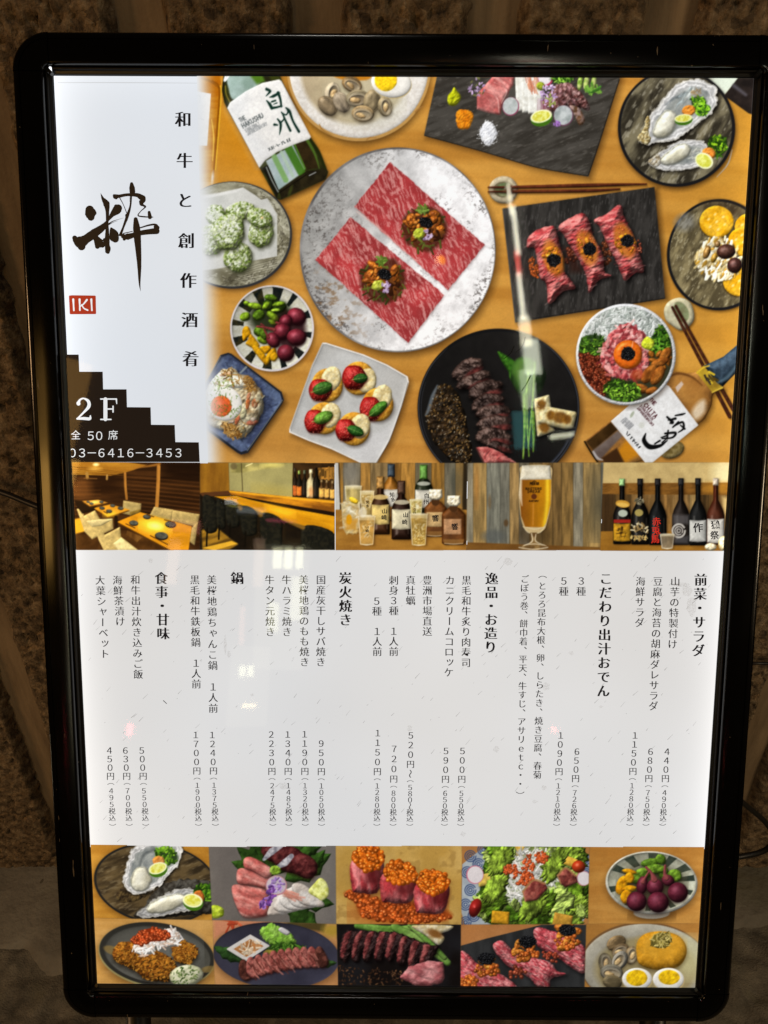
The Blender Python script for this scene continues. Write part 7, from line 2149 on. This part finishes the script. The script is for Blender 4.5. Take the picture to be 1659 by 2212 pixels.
INK = lin(P_.C)
POS = np.stack([(UU - 0.5) * PW + OFS.x, (0.5 - VV) * PH + OFS.y, np.full(UU.shape, 0.00015)], -1)
QID = P_.ID[:-1, :-1]
for i_ in range(1, len(P_.names)):
    ii, jj = np.where(QID == i_)
    if len(ii) < 4:
        continue
    a = ii * NU + jj
    F = np.stack([a + NU, a + NU + 1, a + 1, a], 1)
    used, F2 = np.unique(F, return_inverse=True)
    F2 = F2.reshape(F.shape)
    me = bpy.data.meshes.new(P_.names[i_])
    me.vertices.add(len(used))
    me.vertices.foreach_set('co', POS.reshape(-1, 3)[used].astype(np.float32).ravel())
    me.loops.add(F2.size)
    me.loops.foreach_set('vertex_index', F2.ravel().astype(np.int32))
    me.polygons.add(len(F2))
    me.polygons.foreach_set('loop_start', np.arange(0, F2.size, 4, dtype=np.int32))
    me.polygons.foreach_set('loop_total', np.full(len(F2), 4, dtype=np.int32))
    me.update(calc_edges=True)
    at_ = me.color_attributes.new('ink', 'FLOAT_COLOR', 'POINT')
    c4 = np.ones((len(used), 4), np.float32)
    c4[:, :3] = INK.reshape(-1, 3)[used]
    at_.data.foreach_set('color', c4.ravel())
    o = obj(P_.names[i_], me, M_PRINT, poster)
    if i_ in LABELS:
        o['label'] = LABELS[i_]

# ------------------------------------------------------------------ lettering
_fc = bpy.data.curves.new('glyph_source', 'FONT')
_fo = bpy.data.objects.new('glyph_source', _fc)
COL.objects.link(_fo)
_cache = {}


def glyph(ch, off):
    key = (ch, off)
    if key not in _cache:
        _fc.body = ch
        _fc.size = 1.0
        _fc.offset = off
        _fc.resolution_u = 3
        dg = bpy.context.evaluated_depsgraph_get()
        dg.update()
        ev = _fo.evaluated_get(dg)
        me = ev.to_mesh()
        V = np.array([v.co[:2] for v in me.vertices], float).reshape(-1, 2)
        F = [tuple(q.vertices) for q in me.polygons]
        ev.to_mesh_clear()
        _cache[key] = (V, F)
    return _cache[key]


FULL = {c: chr(ord(c) + 0xFEE0) for c in '0123456789'}
TURN = set('ー（）～')


def letters(name, items, mat, parent, weight='body', z=0.0003, label=None):
    """items: (char, x, y, size, angle) in artwork units, centre of the character cell"""
    off, shifts = {'body': (-0.009, (-0.022, 0.0, 0.022)), 'bold': (-0.009, (-0.044, -0.022, 0.0, 0.022, 0.044)), 'thin': (-0.016, (-0.004, 0.004)),
                   'plain': (0.0, (0.0,)), 'brush': (0.012, (-0.012, 0.012))}[weight]
    vs, fs = [], []
    for (ch, x, y, s, ang) in items:
        if ch in ' 　':
            continue
        ch = FULL.get(ch, ch)
        V, F = glyph(ch, off)
        if len(V) == 0:
            continue
        c = V - np.array([0.5, 0.38])
        if ch in TURN:
            lo, hi = V.min(0), V.max(0)
            c = V - (lo + hi) / 2
            c = np.stack([c[:, 1], -c[:, 0]], 1)
        elif ch == '、':
            c = c + np.array([0.55, 0.55])
        elif ch in 'ャッゃっ':
            c = c + np.array([0.10, 0.10])
        ca, sa = math.cos(RAD(ang)), math.sin(RAD(ang))
        for n_, sh in enumerate(shifts):
            X = (c[:, 0] + sh) * s
            Y = -c[:, 1] * s
            ax = x + X * ca - Y * sa
            ay = y + X * sa + Y * ca
            b = len(vs)
            u, v = sheet_uv(ax, ay)
            zz = z + n_ * 1.5e-5
            vs += [((u_ - 0.5) * PW + OFS.x, (0.5 - v_) * PH + OFS.y, zz) for u_, v_ in zip(u, v)]
            fs += [tuple(b + q for q in f) for f in F]
    me = mesh_of(name, vs, fs)
    o = obj(name, me, mat, parent)
    if label:
        o['label'] = label
    return o


K9 = 1536.0 / 1659.0


def column(txt, x0, y0, x1, y1, size, ox, oy, weight='body', mat=None):
    n = len(txt)
    it = []
    for i, ch in enumerate(txt):
        t = i / max(n - 1, 1)
        it.append((ch, ox + K9 * (x0 + (x1 - x0) * t), oy + K9 * (y0 + (y1 - y0) * t), K9 * size, 0))
    return letters('lettering', it, mat or M_BLACK, poster, weight)


A_, B_ = (0, 1800), (1536, 1800)
for txt, x0, y0, x1, y1 in (('前菜・サラダ', 1368, 560, 1357, 865), ('こだわり出汁おでん', 958, 555, 947, 1040), ('逸品・お造り', 465, 555, 460, 850)):
    column(txt, x0, y0, x1, y1, 57, *B_, 'bold')
for txt, x0, y0, x1, y1 in (('炭火焼き', 1492, 553, 1493, 733), ('鍋', 1025, 553, 1025, 553), ('食事・甘味', 697, 553, 706, 792)):
    column(txt, x0, y0, x1, y1, 57, *A_, 'bold')
for txt, x0, y0, x1, y1 in (('山芋の特製付け', 1258, 567, 1246, 838), ('豆腐と海苔の胡麻ダレサラダ', 1183, 567, 1163, 1105), ('海鮮サラダ', 1108, 567, 1103, 745),
                            ('3種', 852, 565, 851, 610), ('5種', 777, 565, 776, 610), ('黒毛和牛炙り肉寿司', 356, 562, 354, 918),
                            ('カニクリームコロッケ', 285, 562, 280, 960), ('豊洲市場直送', 187, 562, 187, 783), ('真牡蠣', 115, 562, 115, 650), ('刺身3種　1人前', 42, 562, 42, 870)):
    column(txt, x0, y0, x1, y1, 43, *B_)
for txt, x0, y0, x1, y1 in (('（とろろ昆布大根、卵、しらたき、焼き豆腐、春菊', 685, 548, 662, 1402), ('ごぼう巻、餅巾着、平天、牛すじ、アサリｅｔｃ・・）', 608, 557, 588, 1480)):
    column(txt, x0, y0, x1, y1, 38, *B_)
for txt, x0, y0, x1, y1 in (('5種　1人前', 1628, 652, 1630, 870), ('国産灰干しサバ焼き', 1387, 560, 1386, 915), ('美桜地鶏のもも焼き', 1312, 560, 1316, 915), ('牛ハラミ焼き', 1238, 560, 1240, 785),
                            ('牛タン元焼き', 1165, 560, 1168, 785), ('美桜地鶏ちゃんこ鍋　1人前', 915, 560, 922, 1115), ('黒毛和牛鉄板鍋　1人前', 842, 560, 849, 1010),
                            ('和牛出汁炊き込みご飯', 585, 560, 598, 968), ('海鮮茶漬け', 508, 562, 520, 740), ('大葉シャーベット', 433, 562, 453, 880)):
    column(txt, x0, y0, x1, y1, 43, *A_)


def price(main, tax, x0, y0, xe, ye, ox, yb=538):
    """digits and yen sign down to ye, then the tax note in small type down to yb"""
    n = len(main)
    it = []
    xy = lambda y: x0 + (xe - x0) * (y - y0) / (yb - y0)
    for i, ch in enumerate(main):
        y = y0 + (ye - y0) * i / (n - 1)
        it.append((ch, ox + K9 * xy(y), 2800 + K9 * y, K9 * (38 if ch != '円' else 36), 0))
    ys = ye + (34 if '～' not in main else 32)
    note = '（' + tax + '税込）'
    for i, ch in enumerate(note):
        y = ys + (yb - ys) * i / (len(note) - 1)
        it.append((ch, ox + K9 * xy(y), 2800 + K9 * y, K9 * 31, 0))
    letters('price_lettering', it, M_GREY, poster, 'body')


for a in (('450円', '495', 473, 217, 487, 328, 0), ('630円', '700', 542, 217, 559, 328, 0), ('500円', '550', 613, 217, 630, 328, 0), ('1700円', '1900', 846, 150, 858, 305, 0),
          ('1240円', '1375', 917, 150, 931, 305, 0), ('2230円', '2475', 1172, 148, 1179, 307, 0), ('1340円', '1485', 1243, 148, 1248, 307, 0), ('1190円', '1320', 1316, 147, 1319, 307, 0),
          ('950円', '1050', 1388, 187, 1389, 308, 0), ('1150円', '1280', 1632, 142, 1628, 308, 0), ('720円', '800', 44, 210, 39, 340, 1536), ('520円～', '580～', 116, 152, 111, 318, 1536),
          ('590円', '650', 268, 219, 261, 341, 1536), ('500円', '550', 339, 219, 331, 341, 1536), ('1090円', '1210', 763, 152, 745, 308, 1536), ('650円', '726', 833, 222, 817, 338, 1536),
          ('1150円', '1280', 1084, 152, 1061, 307, 1536), ('680円', '750', 1151, 222, 1131, 338, 1536), ('440円', '490', 1222, 222, 1203, 338, 1536)):
    price(*a)

V2 = ART
for ch, x, y in (('和', 396, 258), ('牛', 399, 347), ('と', 400, 433), ('創', 403, 520), ('作', 407, 606), ('酒', 410, 691), ('肴', 412, 775)):
    letters('title_lettering', [(ch, x * V2, y * V2, 36 * V2, 0)], M_BLACK, poster, 'bold')

# ------------------------------------------------------------------ stair panel, seal, brush character
stair = [(120, 766), (170, 766), (171.5, 803), (222, 803), (223, 841), (273.5, 841), (274.5, 879.5), (325.5, 880), (326.5, 917.5), (377.5, 918), (379, 955), (429.5, 955.5), (431.5, 998), (120, 998)]
flat('stair_graphic', [[(x * V2, y * V2) for x, y in stair]], M_DARK, poster, 0.00012)


def strokes_mesh(name, strokes, mat, parent, z=0.0003, n=10, rough=0.0):
    """brush strokes with changing width as flat ribbons with round ends; artwork units"""
    rs = np.random.RandomState(5)
    vs, fs = [], []
    for k_, (pts, wd) in enumerate(strokes):
        S = np.array(spline(pts, n))
        if np.isscalar(wd):
            wd = [wd] * len(pts)
        W = np.interp(np.linspace(0, len(pts) - 1, len(S)), np.arange(len(pts)), wd) / 2
        if rough:
            W = W * (1 + rough * (rs.rand(len(W)) - 0.5))
        T = np.gradient(S, axis=0)
        T /= np.linalg.norm(T, axis=1)[:, None] + 1e-9
        N = np.stack([-T[:, 1], T[:, 0]], 1)
        zz = z + k_ * 6e-6
        b = len(vs)
        for s_, w_, n_ in zip(S, W, N):
            vs.append(to_sheet(*(s_ + n_ * w_), zz))
            vs.append(to_sheet(*(s_ - n_ * w_), zz))
        for i in range(len(S) - 1):
            q = b + 2 * i
            fs.append((q, q + 1, q + 3, q + 2))
        for end, sg in ((0, -1), (len(S) - 1, 1)):
            b2 = len(vs)
            a0 = math.atan2(N[end][1], N[end][0])
            for t in np.linspace(0, math.pi, 7):
                th = a0 - sg * t
                vs.append(to_sheet(S[end][0] + W[end] * math.cos(th), S[end][1] + W[end] * math.sin(th), zz))
            fs.append(tuple(range(b2, b2 + 7)))
    return obj(name, mesh_of(name, vs, fs), mat, parent)


def loc(x0, y0, wd, strokes):
    s = wd / 1659.0
    return [([(x0 + x * s, y0 + y * s) for x, y in q], ([w * s for w in wd_] if not np.isscalar(wd_) else wd_ * s)) for q, wd_ in strokes]


BR = [([(275, 430), (285, 480), (290, 520)], [110, 140, 90]), ([(320, 440), (330, 470)], [50, 60]), ([(250, 440), (262, 500)], [60, 70]),
      ([(410, 228), (440, 300), (480, 360), (492, 450), (490, 600), (490, 780), (492, 940)], [4, 40, 80, 46, 30, 60, 56]), ([(450, 310), (490, 350)], [50, 60]),
      ([(625, 410), (600, 440), (550, 490), (500, 560), (440, 640), (330, 720), (230, 790)], [96, 110, 60, 24, 80, 110, 110]), ([(600, 390), (640, 440)], [56, 50]),
      ([(230, 790), (160, 830), (110, 800), (90, 775)], [110, 150, 90, 60]), ([(160, 830), (175, 880)], [150, 100]), ([(330, 750), (400, 840), (430, 860)], [60, 110, 70]), ([(360, 800), (370, 880)], [70, 60]),
      ([(460, 800), (500, 900), (500, 950)], [50, 64, 44]), ([(540, 660), (580, 720), (590, 790)], [30, 90, 90]), ([(545, 680), (550, 780), (600, 800)], [50, 60, 50]),
      ([(510, 600), (560, 570), (620, 550), (690, 530)], [16, 10, 5, 2]), ([(500, 620), (560, 585), (620, 565)], [12, 6, 2]),
      ([(790, 110), (795, 160), (800, 210)], [40, 70, 70]), ([(590, 268), (640, 262), (740, 245), (860, 250), (930, 285)], [60, 40, 36, 50, 66]), ([(575, 255), (600, 285)], 36), ([(880, 265), (930, 300), (915, 340)], [50, 70, 50]),
      ([(900, 330), (905, 370), (960, 390), (900, 450), (870, 500), (940, 515), (1050, 520)], [40, 22, 18, 10, 16, 18, 12]), ([(1005, 460), (1015, 520)], [36, 52]), ([(900, 350), (960, 395)], [30, 20]),
      ([(645, 285), (690, 370), (730, 470)], [12, 8, 10]), ([(785, 250), (775, 380), (740, 500), (690, 640), (655, 730)], [24, 22, 40, 26, 34]), ([(770, 230), (768, 330)], [4, 3]), ([(735, 500), (730, 560)], [50, 20]),
      ([(840, 545), (850, 640), (860, 760), (875, 950), (885, 1130), (888, 1330), (900, 1430)], [50, 86, 90, 70, 50, 22, 2]),
      ([(680, 760), (740, 760), (800, 745), (900, 715), (1000, 700), (1095, 690)], [40, 80, 64, 60, 66, 80]), ([(690, 720), (800, 695)], [12, 10]), ([(900, 650), (1000, 620), (1080, 612), (1105, 650)], [16, 22, 24, 60]), ([(1090, 640), (1105, 700)], [60, 56]), ([(640, 740), (690, 745), (700, 790)], [24, 40, 40])]
strokes_mesh('brush_character', loc(270, 700, 540, BR), M_BRUSH, poster, rough=0.05)
seal = [(18, 1490), (24, 1482), (60, 1478), (340, 1482), (348, 1490), (350, 1600), (353, 1700), (345, 1710), (40, 1712), (28, 1704), (24, 1600)]
s_ = 540 / 1659.0
flat('seal', [[(270 + x * s_, 700 + y * s_) for x, y in seal]], M_SEAL, poster, 0.00012)
strokes_mesh('seal_lettering', loc(270, 700, 540, [([(72, 1530), (76, 1600), (80, 1665)], [26, 18, 20]), ([(150, 1530), (152, 1600), (154, 1662)], [26, 18, 20]),
             ([(240, 1535), (200, 1585), (165, 1612)], [24, 16, 14]), ([(175, 1595), (205, 1640), (250, 1662)], [14, 16, 20]), ([(294, 1530), (298, 1600), (302, 1665)], [26, 18, 20])]), M_LIGHT, poster)


def c3(strokes):
    return [([(x * K9, 1000 + y * K9) for x, y in q], ([w * K9 for w in wd_] if not np.isscalar(wd_) else wd_ * K9)) for q, wd_ in strokes]


strokes_mesh('floor_lettering', c3([([(338, 662), (348, 646), (364, 642), (382, 654), (384, 676), (362, 702), (336, 728)], [14, 8, 7, 14, 15, 9, 7]), ([(334, 729), (362, 728), (388, 729), (391, 716)], [8, 13, 13, 5]), ([(339, 662), (340, 664)], 17),
                                    ([(456, 645), (456, 731)], 17), ([(436, 644), (503, 644)], 6), ([(503, 644), (505, 664)], [7, 4]), ([(436, 732), (480, 732)], 6), ([(460, 687), (488, 687)], 6), ([(489, 675), (489, 700)], 6)]), M_LIGHT, poster)
letters('seat_lettering', [('全', 328 * K9, 1000 + 799 * K9, 43 * K9, 0), ('5', 393 * K9, 1000 + 802 * K9, 50 * K9, 0), ('0', 429 * K9, 1000 + 802 * K9, 50 * K9, 0), ('席', 489 * K9, 1000 + 799 * K9, 45 * K9, 0)], M_LIGHT, poster, 'plain')
letters('phone_lettering', [(ch, (314 + i * 41.6) * K9, 1000 + 876 * K9, 50 * K9, 0) for i, ch in enumerate('03－6416－3453')], M_LIGHT, poster, 'plain')

# characters on the printed bottle labels
for txt, mat, x0, y0, wd, sz, pts in (
        ('山崎', M_BLACK, 1320, 1840, 560, 66, [(645, 605), (640, 680)]), ('山崎', M_BLACK, 1320, 1840, 560, 66, [(896, 650), (885, 735)]), ('知多', M_BLACK, 1320, 1840, 560, 60, [(735, 410), (745, 470)]),
        ('白州', M_BLACK, 1320, 1840, 560, 66, [(1145, 425), (1140, 495)]), ('響', M_BLACK, 1320, 1840, 560, 84, [(1250, 690)]), ('響', M_BLACK, 1320, 1840, 560, 84, [(1478, 790)]), ('山崎', M_BLACK, 1320, 1840, 560, 42, [(440, 793), (440, 838)]),
        ('知多', M_BLACK, 1320, 1840, 560, 40, [(447, 500), (444, 545)]), ('白州', M_BLACK, 1320, 1840, 560, 36, [(1005, 585), (1000, 622)]),
        ('赤兎馬', M_REDINK, 2390, 1840, 560, 104, [(697, 728), (690, 835), (682, 935)]), ('作', M_BLACK, 2390, 1840, 560, 120, [(1190, 800)]), ('獺祭', M_BLACK, 2390, 1840, 560, 105, [(1395, 765), (1385, 890)])):
    s = wd / 1659.0
    letters('label_lettering', [(ch, x0 + px * s, y0 + py * s, sz * s, -4) for ch, (px, py) in zip(txt, pts)], mat, poster, 'brush')

# short slanted fibres printed all over the text panel
rs = np.random.RandomState(12)
vs, fs = [], []
for k in range(330):
    t = rs.rand()
    y = 2230 + t * 1130
    x = rs.uniform(320 + t * 60, 2860 - t * 90)
    L = rs.uniform(7, 30) if rs.rand() < 0.75 else rs.uniform(3, 6)
    a = RAD(-rs.uniform(38, 55))
    w = rs.uniform(1.0, 2.2)
    ex, ey = math.cos(a) * L / 2, math.sin(a) * L / 2
    nx_, ny_ = -math.sin(a) * w / 2, math.cos(a) * w / 2
    b = len(vs)
    for q in ((-ex - nx_, -ey - ny_), (ex - nx_ * 0.4, ey - ny_ * 0.4), (ex + nx_ * 0.4, ey + ny_ * 0.4), (-ex + nx_, -ey + ny_)):
        vs.append(to_sheet(x + q[0], y + q[1], 0.00022))
    fs.append((b, b + 1, b + 2, b + 3))
fb = obj('paper_fibres', mesh_of('paper_fibres', vs, fs), M_FIBRE, poster, kind='stuff')

# ------------------------------------------------------------------ acrylic cover with grime
k = NT('clear_acrylic')
tr = k.n('BsdfTransparent')
gl = k.n('BsdfGlossy')
gl.inputs['Roughness'].default_value = 0.034
tc = k.n('TexCoord')
mp = k.n('Mapping')
mp.inputs['Scale'].default_value = (1.0, 0.6, 1.0)
k.l(tc.outputs['Object'], mp.inputs[0])
wv = k.n('TexNoise', i_Scale=6.0, i_Detail=1.0)
k.l(mp.outputs[0], wv.inputs['Vector'])
bp = k.n('Bump', i_Strength=0.10, i_Distance=0.005)
k.l(wv.outputs['Fac'], bp.inputs['Height'])
k.l(bp.outputs[0], gl.inputs['Normal'])
fr = k.n('Fresnel', i_IOR=1.49)
mx = k.n('MixShader')
k.l(fr.outputs[0], mx.inputs[0])
k.l(tr.outputs[0], mx.inputs[1])
k.l(gl.outputs[0], mx.inputs[2])
k.l(mx.outputs[0], k.out.inputs[0])
M_ACRYLIC = k.m
x_, y_ = PW / 2 + 0.0005, PH / 2 + 0.0005
obj('acrylic_panel', mesh_of('acrylic_panel', [(-x_, OFS.y - y_, 0.0010), (x_, OFS.y - y_, 0.0010), (x_, OFS.y + y_, 0.0010), (-x_, OFS.y + y_, 0.0010)], [(0, 1, 2, 3)]), M_ACRYLIC, sign,
    label='clear scratched acrylic sheet over the poster')

k = NT('dried_grime')
tr = k.n('BsdfTransparent')
df = k.n('BsdfDiffuse')
df.inputs['Color'].default_value = (0.42, 0.40, 0.36, 1)
tc = k.n('TexCoord')
nz = k.n('TexNoise', i_Scale=900.0, i_Detail=4.0)
k.l(tc.outputs['Object'], nz.inputs['Vector'])
f = k.math('MULTIPLY', k.math('SUBTRACT', nz.outputs['Fac'], 0.36, True), 0.85, True)
mx = k.n('MixShader')
k.l(f, mx.inputs[0])
k.l(tr.outputs[0], mx.inputs[1])
k.l(df.outputs[0], mx.inputs[2])
k.l(mx.outputs[0], k.out.inputs[0])
M_GRIME = k.m
for (x, y, rx, ry) in ((1097, 1212, 10, 9), (1178, 1482, 9, 9), (613, 1697, 9, 8), (885, 1572, 6, 7), (1072, 1617, 7, 7), (1175, 1700, 6, 6), (1155, 1730, 6, 4), (1233, 1410, 6, 5), (327, 1210, 5, 5),
                       (1483, 1275, 12, 14), (1493, 1310, 12, 22), (1470, 1262, 18, 6), (487, 1390, 3, 22), (495, 1412, 4, 8), (1297, 1525, 5, 3), (545, 1500, 4, 4), (885, 1745, 5, 4), (1000, 1800, 6, 6)):
    q = []
    for t in np.linspace(0, 2 * math.pi, 15)[:-1]:
        r = rs.uniform(0.75, 1.15)
        q.append(((x + rx * r * math.cos(t)) * V2, (y + ry * r * math.sin(t)) * V2))
    flat('grime_spot', [q], M_GRIME, sign, 0.00125)
# fine scratches and stuck hairs on the cover
k = NT('scratch_white')
df = k.n('BsdfDiffuse')
df.inputs['Color'].default_value = (0.5, 0.48, 0.44, 1)
k.l(df.outputs[0], k.out.inputs[0])
M_SCR = k.m
k = NT('dark_hair')
df = k.n('BsdfDiffuse')
df.inputs['Color'].default_value = (0.02, 0.018, 0.015, 1)
k.l(df.outputs[0], k.out.inputs[0])
M_HAIR = k.m
for q in ([(2055, 1385), (2040, 1415), (2015, 1435)], [(2100, 1350), (2088, 1385), (2062, 1410)], [(2122, 1503), (2105, 1535), (2085, 1565)], [(655, 2800), (668, 2812)]):
    strokes_mesh('stuck_hair', [(q, 2.6)], M_HAIR, sign, z=0.0013, n=5)

# glowing sliver laid over the lip as light at the top left corner, and the edge of the film along the top
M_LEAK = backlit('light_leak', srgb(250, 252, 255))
flat('corner_glow', [[(200, 287), (209, 277), (216, 279), (219, 300), (203, 303)]], M_LEAK, sign, 0.0046)
M_FILM = backlit('film_edge', srgb(204, 206, 208))
strokes_mesh('film_edge', [([(232, 331), (500, 331), (790, 333)], [3, 4, 2])], M_FILM, poster, z=0.00013, n=3)

# ------------------------------------------------------------------ cables behind the sign


def from_view(x, y, Y):
    """a point at depth Y on the line through the photograph's pixel (1659 wide)"""
    d = Vector(((x - 829.5) / 1534.0, -(y - 1106) / 1534.0, -1.0))
    d = cam.rotation_euler.to_matrix() @ d
    t = Y / d.y
    return Vector((0, 0, CAM_H)) + d * t


c1 = [from_view(1480, 1640, 0.80), from_view(1560, 1700, 0.82), from_view(1606, 1735, 0.84), from_view(1655, 1778, 0.85), from_view(1672, 1812, 0.85), from_view(1650, 1838, 0.85), from_view(1600, 1850, 0.85), from_view(1540, 1856, 0.84), from_view(1440, 1850, 0.82)]
cb = obj('power_cable', tube_mesh('power_cable', spline(c1, 8), 0.0052), M_CABLE)
cb['label'] = 'black power cable looping out behind the right side of the sign'
cb['category'] = 'cable'
c2 = [from_view(-260, 1000, 0.90), from_view(-60, 1046, 0.89), from_view(10, 1066, 0.88), from_view(80, 1094, 0.86), from_view(300, 1180, 0.80)]
cb = obj('cord', tube_mesh('cord', spline(c2, 8), 0.0042), M_CABLE)
cb['label'] = 'thin black cord running from the left behind the sign'
cb['category'] = 'cord'
c3_ = [from_view(1560, 1428, 0.86), from_view(1620, 1432, 0.90), from_view(1700, 1434, 0.90), from_view(1900, 1440, 0.905)]
cb = obj('cord', tube_mesh('cord', spline(c3_, 8), 0.0026), M_CABLE)
cb['label'] = 'thin dark cord along the wall right of the sign'
cb['category'] = 'cord'
bpy.data.objects.remove(_fo, do_unlink=True)
